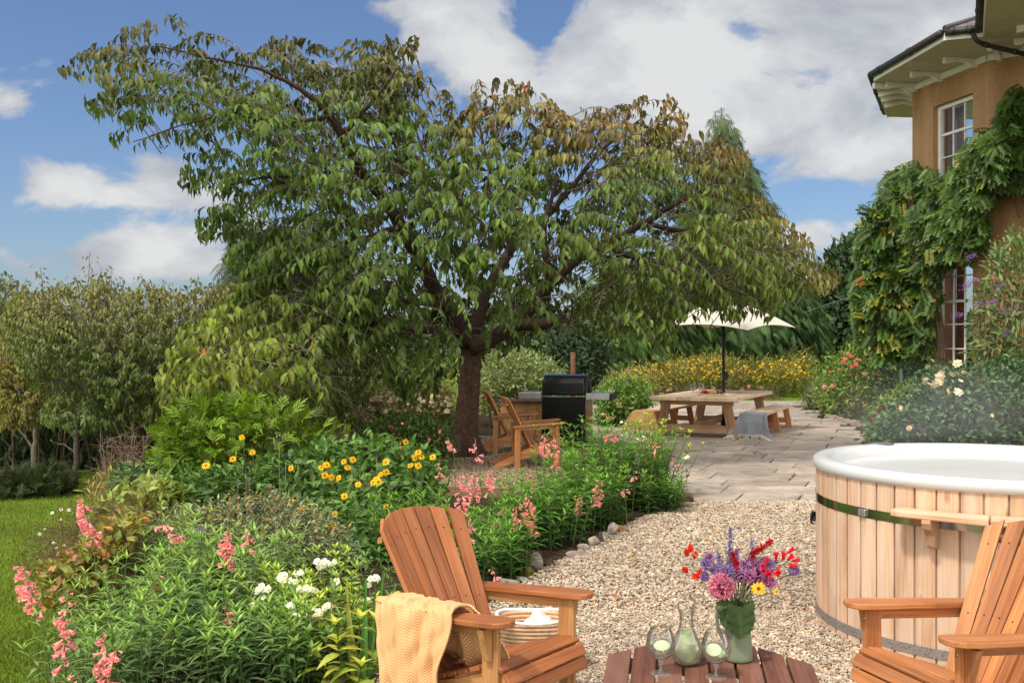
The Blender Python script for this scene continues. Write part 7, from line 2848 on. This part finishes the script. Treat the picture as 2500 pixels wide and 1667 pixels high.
def stemmy(label, name, cat, polybase, n, h, leaf, col, tip, group=None, npair=9, lean=0.16, tmpl=LANCE2, mat='leaf', upl=0.55, stemcol=(0.10, 0.14, 0.04), hvar=0.3, hfun=None):
    """upright perennial: stems rising from a patch of ground, leaves in opposite pairs up each stem"""
    t = thing(name, label, cat, (0, 0, 0), 0, group)
    pb = np.asarray(polybase, float)
    x, y = sample_poly(pb, n)
    z = land(x, y)
    cen = np.array([x.mean(), y.mean()])
    H = h * (1 + RNG.uniform(-hvar, hvar, n))
    if hfun is not None:
        H = H * hfun(x, y)
    ln = np.stack([x - cen[0], y - cen[1]], 1)
    ln = ln / max(np.abs(ln).max(), 0.1) * lean + RNG.normal(0, 0.15, (n, 2))
    sc = RNG.uniform(0.75, 1.25, (n, 1)) * (1 + RNG.uniform(-0.12, 0.12, (n, 3)))
    st = MB()
    PP, DD, NN, SS, CC = [], [], [], [], []
    ph = RNG.uniform(0, 6.28, n)
    for i in range(n):
        b = np.array([x[i], y[i], z[i]])
        f = np.linspace(0, 1, 6)[:, None]
        pts = b + np.array([ln[i, 0], ln[i, 1], 0]) * H[i] * f ** 1.5 + np.array([0, 0, H[i]]) * f
        tube(st, pts, np.linspace(0.0042, 0.002, 6), 4, stemcol, cap=False)
    for k in range(npair):
        f = 0.10 + 0.90 * (k + 0.5 * RNG.random(n)) / npair
        p = np.stack([x + ln[:, 0] * H * f ** 1.5, y + ln[:, 1] * H * f ** 1.5, z + H * f], 1)
        for s in (0, 1):
            a = ph + k * 1.57 + s * math.pi + RNG.normal(0, 0.25, n)
            hor = np.stack([np.cos(a), np.sin(a), np.zeros(n)], 1)
            upk = upl + 0.5 * (f > 0.85)
            D = nrm(hor + np.array([0, 0, 1.0]) * (upk if np.ndim(upk) == 0 else upk[:, None]) + RNG.normal(0, 0.12, (n, 3)))
            PP.append(p)
            DD.append(D)
            NN.append(np.array([0, 0, 1.0]) - hor * 0.3 + RNG.normal(0, 0.15, (n, 3)))
            SS.append(leaf * RNG.uniform(0.75, 1.2, n) * (1.05 - 0.45 * np.clip((f - 0.75) / 0.25, 0, 1)))
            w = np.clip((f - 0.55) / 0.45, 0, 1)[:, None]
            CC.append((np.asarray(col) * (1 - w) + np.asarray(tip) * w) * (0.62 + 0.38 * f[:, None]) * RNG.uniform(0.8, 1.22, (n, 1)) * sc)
    # tuft at every tip
    for s in range(5):
        a = ph + s * 1.26
        hor = np.stack([np.cos(a), np.sin(a), np.zeros(n)], 1)
        PP.append(np.stack([x + ln[:, 0] * H, y + ln[:, 1] * H, z + H], 1))
        DD.append(nrm(hor * 0.55 + np.array([0, 0, 1.0])))
        NN.append(np.array([0, 0, 1.0]) - hor)
        SS.append(leaf * RNG.uniform(0.45, 0.7, n))
        CC.append(np.asarray(tip) * RNG.uniform(0.85, 1.3, (n, 1)))
    lv_ = MB()
    inst(lv_, tmpl, np.concatenate(PP), np.concatenate(DD), np.concatenate(NN), np.concatenate(SS), np.concatenate(CC))
    lv_.build('foliage', M[mat], t)
    st.build('stems', M['stem'], t, True)
    return t


PG, PT = (0.075, 0.128, 0.055), (0.130, 0.210, 0.055)
MG, MT = (0.036, 0.088, 0.020), (0.084, 0.172, 0.030)


def circ(x, y, rx, ry=None, rot=0.0):
    ry = ry or rx
    return [(x + rx * math.cos(a) * math.cos(rot) - ry * math.sin(a) * math.sin(rot), y + rx * math.cos(a) * math.sin(rot) + ry * math.sin(a) * math.cos(rot)) for a in np.linspace(0, 2 * math.pi, 14)[:-1]]


# nearest penstemons, lower left
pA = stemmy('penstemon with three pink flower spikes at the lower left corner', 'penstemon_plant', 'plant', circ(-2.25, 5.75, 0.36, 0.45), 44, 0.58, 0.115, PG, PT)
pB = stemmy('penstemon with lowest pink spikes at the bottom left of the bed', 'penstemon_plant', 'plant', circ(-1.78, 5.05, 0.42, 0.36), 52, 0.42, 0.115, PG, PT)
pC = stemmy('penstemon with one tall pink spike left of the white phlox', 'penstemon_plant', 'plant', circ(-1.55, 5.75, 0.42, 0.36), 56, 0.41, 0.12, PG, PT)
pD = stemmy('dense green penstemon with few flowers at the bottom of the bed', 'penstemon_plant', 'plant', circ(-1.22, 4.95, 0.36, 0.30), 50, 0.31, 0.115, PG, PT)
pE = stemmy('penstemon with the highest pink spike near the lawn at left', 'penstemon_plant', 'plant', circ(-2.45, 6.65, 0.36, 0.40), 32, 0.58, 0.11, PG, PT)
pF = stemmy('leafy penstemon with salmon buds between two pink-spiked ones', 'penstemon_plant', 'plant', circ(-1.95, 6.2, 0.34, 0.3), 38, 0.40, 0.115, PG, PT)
pen_spike(pE, (200, 1212), (230, 1322), 6.6, 24, 0.045)
pen_spike(pA, (52, 1372), (85, 1480), 5.7, 20, 0.044)
pen_spike(pA, (62, 1400), (105, 1500), 5.6, 8, 0.038)
pen_spike(pB, (165, 1447), (155, 1640), 5.0, 20, 0.038)
pen_spike(pB, (250, 1534), (262, 1662), 4.9, 17, 0.038)
pen_spike(pB, (285, 1575), (262, 1680), 4.85, 9, 0.036)
pen_spike(pB, (181, 1635), (215, 1690), 4.8, 8, 0.036)
pen_spike(pF, (378, 1365), (388, 1440), 6.0, 8, 0.026)
pen_spike(pC, (558, 1292), (548, 1392), 5.6, 20, 0.038)
pen_spike(pC, (606, 1288), (609, 1352), 5.6, 6, 0.030)
pen_spike(pC, (545, 1475), (562, 1520), 5.3, 5, 0.036)
pen_spike(pC, (430, 1296), (440, 1310), 6.0, 4, 0.040)
pen_spike(pF, (395, 1270), (405, 1286), 6.2, 3, 0.040)
t = thing('tall_verbena', 'single tall stem with a violet verbena head in the bed', 'flower', (0, 0, 0))
c = W(493, 1294, 5.4)
mb = MB()
Q = c + RNG.normal(0, 1, (60, 3)) * np.array([0.022, 0.015, 0.012])
inst(mb, STAR, Q, rdir(60) + np.array([0, -0.4, 0.8]), rdir(60), 0.013, jitter_cols((0.24, 0.09, 0.42), 60))
mb.build('flower_head', M['petal'], t)
mb = MB()
tube(mb, resample([(-1.68, 5.4, -0.05), (-1.66, 5.4, 0.3), c], 8)[0], 0.0035, 5, (0.06, 0.09, 0.04))
mb.build('stem', M['stem'], t, True)

# white phlox and the neighbours in front of it
PHX = [stemmy('variegated white phlox clump left of the armchair', 'phlox_plant', 'plant', circ(-1.05, 5.55, 0.26, 0.3), 42, 0.36, 0.085, (0.115, 0.165, 0.032), (0.21, 0.27, 0.055), tmpl=leaf_t(0.30, 3, 0.12, 0.3), upl=0.3, npair=10),
       stemmy('low yellow-green phlox with white heads by the sword leaves', 'phlox_plant', 'plant', circ(-0.82, 5.1, 0.2, 0.2), 22, 0.27, 0.085, (0.13, 0.17, 0.03), (0.23, 0.27, 0.06), tmpl=leaf_t(0.34, 3, 0.12, 0.3), upl=0.3, npair=8)]
PHT = daisy_t(5, 0.95, (0.75, 0.8, 0.45), 0.1)


def phlox_head(parent, px, py, Y, n, r):
    c = W(px, py, Y)
    mb = MB()
    d = nrm(RNG.normal(0, 1, (n, 3)) * np.array([1, 0.8, 0.6]) + np.array([0, -0.5, 0.35]))
    inst(mb, PHT, c + d * r * np.array([1.1, 0.8, 0.8]) * RNG.uniform(0.6, 1, (n, 1)), nrm(d + np.array([0, -0.5, 0.3])), rdir(n), 0.0185 * RNG.uniform(0.8, 1.15, n), jitter_cols((0.84, 0.84, 0.83), n, 0.01, 0.05))
    o = mb.build('flower_head', M['petal'], parent)
    f = np.array([c[0] + RNG.normal(0, 0.03), c[1] + 0.08, float(land(c[0], c[1] + 0.08))])
    st = MB()
    tube(st, resample([f, (f + c) / 2, c - [0, 0, 0.01]], 7)[0], 0.0028, 5, (0.16, 0.2, 0.06))
    st.build('stalk', M['stem'], o, True)


for (a, b, n, r) in ((925, 755, 9, .03), (990, 755, 5, .02), (770, 825, 6, .022), (660, 860, 8, .03), (540, 925, 9, .032), (480, 945, 4, .018), (848, 930, 8, .028), (775, 930, 4, .016), (1030, 885, 6, .022), (735, 880, 4, .018), (1285, 860, 9, .03), (1250, 900, 3, .016), (1232, 1015, 4, .016), (545, 995, 3, .016), (460, 1040, 3, .016)):
    phlox_head(PHX[0], 450 + a / 2.765, 1100 + b / 2.765, 5.15, n, r * 1.1)
for (a, b, n, r) in ((875, 1100, 12, .034), (970, 1055, 10, .028), (765, 1100, 6, .022), (720, 1050, 3, .015)):
    phlox_head(PHX[1], 450 + a / 2.765, 1100 + b / 2.765, 4.85, n, r * 1.1)
t = thing('sword_leaved_plant', 'clump of upright sword-shaped leaves in front of the phlox', 'plant', (-0.72, 4.85, 0.0))
mb = MB()
SW = leaf_t(0.075, 6, 0.25, 0.02, 0.30)
for (dx, h, ln, c) in ((0.02, 0.46, 0.02, (0.05, 0.13, 0.03)), (0.05, 0.50, 0.12, (0.055, 0.13, 0.03)), (-0.02, 0.44, -0.08, (0.20, 0.23, 0.06)), (0.07, 0.44, 0.2, (0.09, 0.15, 0.035)), (0.045, 0.40, 0.06, (0.05, 0.12, 0.03)), (0.0, 0.36, -0.16, (0.26, 0.22, 0.06)), (0.03, 0.34, 0.3, (0.22, 0.2, 0.05))):
    inst(mb, SW, np.array([[dx, RNG.normal(0, .02), 0.0]]), np.array([[ln, RNG.normal(0, .05), 1.0]]), np.array([[0.15, -1, 0.1]]), np.array([h]) * 1.08, np.array([c]))
mb.build('leaf_blades', M['leaf'], t)
stemmy('small chartreuse mottled plant beside the draped armchair', 'mottled_plant', 'plant', circ(-0.72, 4.55, 0.10), 7, 0.30, 0.11, (0.15, 0.18, 0.03), (0.26, 0.29, 0.05), tmpl=leaf_t(0.40, 4, 0.12, 0.5), npair=5, lean=0.3, upl=0.25)
stemmy('bushy green perennial just left of the sword-shaped leaves', 'leafy_perennial', 'plant', circ(-1.0, 4.75, 0.16), 20, 0.36, 0.09, (0.05, 0.10, 0.03), (0.10, 0.17, 0.04), tmpl=leaf_t(0.36, 3, 0.12, 0.35), npair=6, lean=0.25)
stemmy('shaded green perennial under the armchair back', 'leafy_perennial', 'plant', circ(-0.55, 5.6, 0.26, 0.22), 22, 0.40, 0.09, (0.05, 0.10, 0.03), (0.10, 0.18, 0.045), npair=7, lean=0.25)

# penstemon border along the gravel
mids = [('penstemon behind the armchair back, with pink spikes beside the stones', (-0.25, 7.0, 0.36, 0.42), 64, 0.36), ('penstemon at the timber edging with several slender pink spikes', (-0.55, 8.3, 0.40, 0.5), 40, 0.20), ('penstemon bearing the thickest cluster of pink spikes in mid bed', (0.18, 8.15, 0.36, 0.42), 64, 0.42),
        ('penstemon with two bright pink spikes near the paving corner', (0.62, 8.9, 0.36, 0.42), 70, 0.52), ('tall leafy penstemon in front of the barbecue', (0.80, 9.9, 0.34, 0.40), 70, 0.66), ('leafy penstemon with pale buds, nearest the patio', (1.22, 9.95, 0.30, 0.40), 56, 0.60),
        ('penstemon with pink spikes in front of the nearer tree armchair', (0.30, 9.3, 0.22, 0.30), 26, 0.30), ('low penstemon overhanging the gravel at the patio corner', (1.42, 9.55, 0.16, 0.30), 24, 0.35)]
MP = []
for (l, (x, y, rx, ry), n, h) in mids:
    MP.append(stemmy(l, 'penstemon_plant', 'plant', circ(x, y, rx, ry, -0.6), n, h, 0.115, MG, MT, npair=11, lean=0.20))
for (i, tp_, bt, n, sz) in ((0, (1141, 1255), (1143, 1326), 14, .034), (0, (1125, 1155), (1127, 1256), 20, .034), (0, (1202, 1387), (1208, 1408), 5, .034), (1, (1094, 1069), (1111, 1096), 6, .034), (1, (1072, 1135), (1078, 1170), 5, .034), (1, (1160, 1072), (1166, 1125), 6, .036), (1, (1157, 1150), (1160, 1218), 15, .036),
                            (1, (1199, 1145), (1192, 1200), 15, .034), (2, (1227, 1240), (1208, 1292), 9, .036), (2, (1266, 1220), (1254, 1288), 15, .036), (2, (1290, 1210), (1300, 1304), 26, .034), (2, (1278, 1235), (1306, 1300), 14, .034), (3, (1412, 1205), (1415, 1258), 12, .034), (3, (1464, 1168), (1455, 1232), 24, .034),
                            (6, (1329, 1058), (1330, 1112), 16, .034), (6, (1352, 1068), (1356, 1140), 16, .036), (6, (1293, 1155), (1299, 1192), 9, .034), (4, (1498, 1050), (1500, 1072), 7, .036), (4, (1547, 1148), (1549, 1176), 5, .03), (5, (1600, 1075), (1596, 1110), 6, .03), (5, (1645, 1115), (1648, 1140), 4, .03), (3, (1524, 1192), (1526, 1206), 4, .03), (4, (1478, 1058), (1490, 1075), 4, .03)):
    Yc = mids[i][1][1] - 0.32
    pen_spike(MP[i], tp_, bt, Yc, n, sz)
YF = stemmy('yellow-leaved white phlox at the right end of the bed', 'phlox_plant', 'plant', circ(1.52, 10.5, 0.24, 0.3), 34, 0.66, 0.10, (0.085, 0.135, 0.03), (0.20, 0.24, 0.05), tmpl=leaf_t(0.34, 3, 0.12, 0.3), upl=0.3, npair=9)
for (a, b, n) in ((1565, 1071, 8), (1675, 1118, 8), (1410, 1135, 3), (1530, 1062, 4), (1520, 1035, 4)):
    phlox_head(YF, a, b, 10.2, n, 0.04)
for k, (l, xx, yy) in enumerate((('bright green seedheads plant left of the thickest pink spikes', -0.35, 7.65), ('leafy green filler plant right behind the armchair top', -0.85, 7.6))):
    stemmy(l, 'leafy_perennial', 'plant', circ(xx, yy, 0.28, 0.3), 34, 0.40 if k else 0.26, 0.11, MG, MT, npair=9, lean=0.2)

# fading stems, seed heads and anemones on the lawn side
t = thing('seedhead_plant', 'thin brown seed-head stems leaning over the lawn at left', 'plant', (0, 0, 0))
st, sd_ = MB(), MB()
SP = []
for i in range(150):
    x0, y0 = RNG.uniform(-3.0, -2.0), RNG.uniform(6.6, 8.6)
    b = np.array([x0, y0, float(land(x0, y0))])
    px, py = sample_poly(np.array([(20, 1310), (40, 1240), (110, 1190), (200, 1140), (300, 1120), (360, 1150), (300, 1220), (200, 1260), (120, 1330)], float) * S2, 1)
    p = W(px[0], py[0], y0 - 0.25)
    pts, _ = resample([b, b * 0.45 + p * 0.55 + np.array([0, 0, 0.12]), p], 7)
    tube(st, pts, np.linspace(0.0032, 0.0014, 7), 3, np.array((0.13, 0.075, 0.045)) * RNG.uniform(0.7, 1.4), cap=False)
    for k in range(4):
        q = pts[-1 - (k > 1)] + RNG.normal(0, 0.05, 3)
        tube(st, [pts[-2], q], [0.0014, 0.001], 3, (0.14, 0.09, 0.05), cap=False)
        SP.append(q)
SP = np.array(SP)
inst(sd_, ball_t(5, 3), SP, rdir(len(SP)), rdir(len(SP)), 0.006, jitter_cols((0.085, 0.055, 0.035), len(SP)))
st.build('stems', M['stem'], t)
sd_.build('seed_heads', M['stem'], t)['kind'] = 'stuff'
leafy_mass('faded_geranium', 'fading yellow and russet foliage mound between lawn and grey shrub', 'plant', [(90, 1380), (110, 1310), (190, 1260), (260, 1200), (330, 1170), (300, 1260), (240, 1300), (200, 1380)], 7.0, 0.5, 170, 15, 0.10, 0.075, (0.115, 0.118, 0.028), ROUND, 'leaf', up=0.3, stems=20, r=0.004,
           extra=lambda c, P, x, y: np.where((RNG.random(len(x)) < 0.25)[:, None], np.array((0.28, 0.14, 0.06)) * RNG.uniform(0.6, 1.2, (len(x), 1)), c))
t = leafy_mass('red_persicaria_plant', 'persicaria with thin dark red flower spikes behind the grey shrub', 'plant', [(190, 1260), (230, 1160), (300, 1120), (380, 1110), (430, 1140), (360, 1180), (280, 1220)], 8.6, 0.5, 150, 15, 0.11, 0.09, (0.125, 0.15, 0.04), OVATE, 'leaf', up=0.3, stems=40, r=0.004, stemcol=(0.2, 0.07, 0.05))
mb = MB()
fx, fy = sample_poly(np.array([(220, 1200), (270, 1130), (350, 1110), (400, 1125), (340, 1180), (260, 1220)], float) * S2, 34)
for a, b in zip(fx, fy):
    tip = W(a, b - 18, 8.2)
    mb = MB()
    panicle(mb, tip, (RNG.normal(0, 0.15), 0, 1), 0.16, 0.007, (0.30, 0.035, 0.025), 34)
    mb.build('flower_spike', M['petal'], t)
t = thing('anemone_plant', 'loose pale pink anemone flowers near the lawn edge', 'plant', (0, 0, 0))
fl, st = MB(), MB()
for (a, b) in ((352, 418), (412, 395), (466, 398), (412, 460), (305, 520), (268, 560), (362, 620), (382, 650), (742, 518), (540, 560), (1105, 385), (430, 640)):
    c = W(a / 2.766, 1100 + b / 2.766, 7.5)
    fl = MB()
    inst(fl, STARF, c[None], np.array([(RNG.normal(0, 0.4), -0.8, 0.5)]), rdir(1), np.array([0.016]), np.array([(0.72, 0.60, 0.62)]))
    fl.build('flower_head', M['petal'], t)
    tube(st, resample([(c[0] + 0.05, c[1] + 0.1, float(land(c[0], c[1]))), (c[0], c[1] + 0.05, c[2] - 0.2), c], 6)[0], 0.002, 4, (0.14, 0.12, 0.06))
st.build('stems', M['stem'], t)
t = thing('dead_hydrangea', 'leafless brown bush with dry tips below the young cherry tree', 'shrub', (0, 0, 0))
mb = MB()
bx, by = -4.75, 12.6
for i in range(64):
    px, py = sample_poly(np.array([(222, 1080), (215, 1040), (240, 1005), (300, 985), (345, 1005), (350, 1090), (300, 1110)], float) * S2, 1)
    p = W(px[0], py[0], 12.6 + RNG.normal(0, 0.25))
    b = np.array([bx + RNG.normal(0, 0.18), by + RNG.normal(0, 0.15), float(land(bx, by))])
    pts, _ = resample([b, b * 0.5 + p * 0.5 + [0, 0, 0.08], p], 6)
    tube(mb, pts, np.linspace(0.007, 0.003, 6), 3, np.array((0.16, 0.105, 0.075)) * RNG.uniform(0.6, 1.3), cap=False)
    for k in range(9):
        s_ = pts[RNG.integers(2, 6)]
        e_ = s_ + RNG.normal(0, 0.10, 3) + np.array([0, 0, 0.05])
        tube(mb, [s_, e_], [0.003, 0.002], 3, (0.22, 0.15, 0.11), cap=False)
        tube(mb, [(s_ + e_) / 2, e_ + RNG.normal(0, 0.05, 3)], [0.002, 0.0015], 3, (0.27, 0.19, 0.14), cap=False)
mb.build('stems', M['stem'], t)
leafy_mass('glossy_low_plant', 'low plant with dark glossy leaves behind the persicaria', 'plant', [(260, 1110), (280, 1085), (340, 1080), (390, 1090), (380, 1125), (300, 1130)], 9.6, 0.3, 60, 12, 0.08, 0.12, (0.05, 0.085, 0.04), leaf_t(0.3, 3, 0.1, 0.4), 'leaf_gloss', up=0.2, stems=10, r=0.004)
leafy_mass('mixed_undergrowth', 'brownish mixed undergrowth along the top of the lawn bank', 'plant', [(190, 1150), (240, 1090), (330, 1070), (380, 1090), (360, 1140), (240, 1170)], 11.2, 0.5, 140, 14, 0.13, 0.09, (0.15, 0.125, 0.05), LANCE, 'leaf', up=0.7, stems=30, r=0.004, stemcol=(0.2, 0.13, 0.08))

# stones along the bed, stump by the paving
st_list = [(1307, 1383, 0.06, 0.055, 0.075, (0.46, 0.40, 0.32), 'pale grey upright stone at the near end of the bed edge'), (1288, 1402, 0.06, 0.06, 0.045, (0.17, 0.15, 0.03), 'mossy yellow-green stone at the near end of the bed edge'), (1275, 1415, 0.07, 0.05, 0.03, (0.45, 0.39, 0.31), 'flat pale stone beside the mossy one'),
           (1412, 1355, 0.12, 0.08, 0.035, (0.40, 0.32, 0.25), 'flat tan stone slab lying along the bed edge'), (1424, 1338, 0.05, 0.04, 0.04, (0.48, 0.42, 0.35), 'small pale stone behind the flat slab'), (1449, 1328, 0.06, 0.05, 0.06, (0.50, 0.40, 0.30), 'cream and rust stone near the middle of the bed edge'), (1462, 1320, 0.05, 0.05, 0.07, (0.10, 0.08, 0.07), 'dark brown upright stone in the bed edge'),
           (1474, 1312, 0.06, 0.05, 0.05, (0.52, 0.46, 0.38), 'whitish stone behind the dark upright one'), (1496, 1301, 0.07, 0.05, 0.08, (0.42, 0.36, 0.29), 'tall wedge-shaped grey stone in the bed edge'), (1518, 1296, 0.05, 0.05, 0.055, (0.35, 0.17, 0.07), 'rusty orange stone beside the wedge-shaped one'), (1340, 1380, 0.05, 0.05, 0.04, (0.12, 0.08, 0.05), 'small dark stone behind the pale upright one'), (1240, 1432, 0.07, 0.05, 0.05, (0.40, 0.35, 0.29), 'rounded grey stone under the penstemon leaves')]
for (px, py, rx, ry, rz, c, l) in st_list:
    Y = CAM_H * FPX / (py + 14 - 833)
    p = W(px, py, Y)
    rock('edging_stone', l, (p[0], p[1], 0.03 + rz * 0.4), (rx, ry, rz), c)
for (px, py, rr, c, l) in ((960, 1478, (.10, .07, .05), (0.30, 0.26, 0.22), 'long grey stone in the bed left of the armchair'), (985, 1655, (.08, .06, .05), (0.33, 0.26, 0.19), 'brown stone at the bottom of the bed')):
    Y = CAM_H * FPX / (py + 14 - 833)
    p = W(px - (200 if py > 1600 else 30), py, Y)
    rock('edging_stone', l, (p[0], p[1], 0.03), rr, c)
p = W(1668, 1232, 10.15)
rock('tree_stump', 'small gnarled brown stump at the paving corner', (p[0], p[1], 0.05), (0.14, 0.10, 0.10), (0.24, 0.16, 0.09), None, 'stump')
# fallen leaves and petals on the gravel
mb = None
for k, (px, py, c, l) in enumerate(((2140, 1555, (0.34, 0.08, 0.02), 'curled rust leaf lying against the hot tub base'), (1496, 1460, (0.36, 0.10, 0.03), 'fallen rust leaf on the gravel left of the carafe'), (1548, 1357, (0.5, 0.27, 0.08), 'fallen ochre leaf on the gravel right of the flat slab'), (1737, 1319, (0.5, 0.24, 0.06), 'fallen orange leaf in the middle of the gravel'), (1748, 1288, (0.42, 0.2, 0.07), 'fallen brown leaf on the far gravel'), (1975, 1490, (0.3, 0.12, 0.06), 'fallen brown leaf just left of the hot tub'), (1266, 1478, (0.3, 0.09, 0.02), 'fallen dark leaf above the rope basket'))):
    Y = (CAM_H - 0.06) * FPX / (py - 833)
    p = W(px, py, Y)
    mb = MB()
    inst(mb, leaf_t(0.45, 4, 0.3, 0.5), (p + [0, 0, 0.012])[None], np.array([(RNG.normal(), RNG.normal(), 0.1)]), np.array([(0, 0, 1.0)]), np.array([0.062]), np.array([c]))
    tag(mb.build('fallen_leaf', M['leaf']), l, 'fallen leaf')
mb = MB()
n = 60
y = RNG.uniform(5.0, 7.6, n)
x = np.interp(y, [3.6, 5.4, 6.3, 7.17, 8.69], [-.95, -.45, -.08, .24, .92]) + np.abs(RNG.normal(0.12, 0.22, n))
inst(mb, STAR, np.stack([x, y, np.full(n, 0.062)], 1), rdir(n) * np.array([1, 1, 0.15]), (0, 0, 1.0), 0.022, jitter_cols((0.66, 0.22, 0.26), n))
o_ = mb.build('fallen_petals', M['petal'])
o_['kind'] = 'stuff'
tag(o_, 'scattered pink petals on the gravel along the bed', 'petals')
t = MB()
tube(t, resample([W(1960, 764, 30), W(2020, 742, 27), W(2120, 712, 22)], 10)[0], 0.006, 5, (0.3, 0.3, 0.3))
tag(t.build('overhead_cable', M['attr']), 'thin overhead cable crossing in front of the dark evergreen', 'cable')
# ------------------------------------------------------------------ steam over the hot water
m, nt, out = mk('steam')
tc = nt.nodes.new('ShaderNodeTexCoord')
sp = nt.nodes.new('ShaderNodeSeparateXYZ')
lk(nt, tc.outputs['Object'], sp.inputs[0])
n = noise(nt, mapping(nt, tc.outputs['Object'], (1.6, 1.6, 1.1)), 1.6, 4, 0.6, 0.6)
w = ramp(nt, n.outputs[0], [(0.40, (0, 0, 0)), (0.68, (1, 1, 1))])
fall = ramp(nt, math_n(nt, 'ADD', math_n(nt, 'MULTIPLY', sp.outputs[2], 1.0), 0.0), [(0.03, (0, 0, 0)), (0.14, (1, 1, 1)), (0.56, (0, 0, 0))])
rx = math_n(nt, 'MULTIPLY', sp.outputs[0], 1.0)
ry = math_n(nt, 'MULTIPLY', sp.outputs[1], 1.0)
rr = math_n(nt, 'SQRT', math_n(nt, 'ADD', math_n(nt, 'MULTIPLY', rx, rx), math_n(nt, 'MULTIPLY', ry, ry)))
rad = ramp(nt, rr, [(0.45, (1, 1, 1)), (0.98, (0, 0, 0))])
den = math_n(nt, 'MULTIPLY', math_n(nt, 'MULTIPLY', math_n(nt, 'MULTIPLY', w, fall), math_n(nt, 'MULTIPLY', rad, math_n(nt, 'ADD', math_n(nt, 'MULTIPLY', sp.outputs[1], 1.3), 0.25, True))), 0.85)
v = nt.nodes.new('ShaderNodeVolumePrincipled')
v.inputs['Color'].default_value = (0.93, 0.95, 0.96, 1)
v.inputs['Anisotropy'].default_value = 0.1
lk(nt, den, v.inputs['Density'])
lk(nt, v.outputs[0], out.inputs['Volume'])
mb = MB()
lathe(mb, [(0.001, 0.02), (0.80, 0.02), (0.98, 0.12), (0.98, 0.5), (0.7, 0.66), (0.001, 0.68)], 40)
o = mb.build('steam', m)
o.location = (TBX + 0.35, TBY + 0.35, 0.955)
o.location = (TBX, TBY, 0.955)
tag(o, 'thin white steam drifting up from the hot tub water', 'steam')
scene.cycles.volume_bounces = 0
scene.cycles.volume_step_rate = 2.0
scene.cycles.volume_max_steps = 128
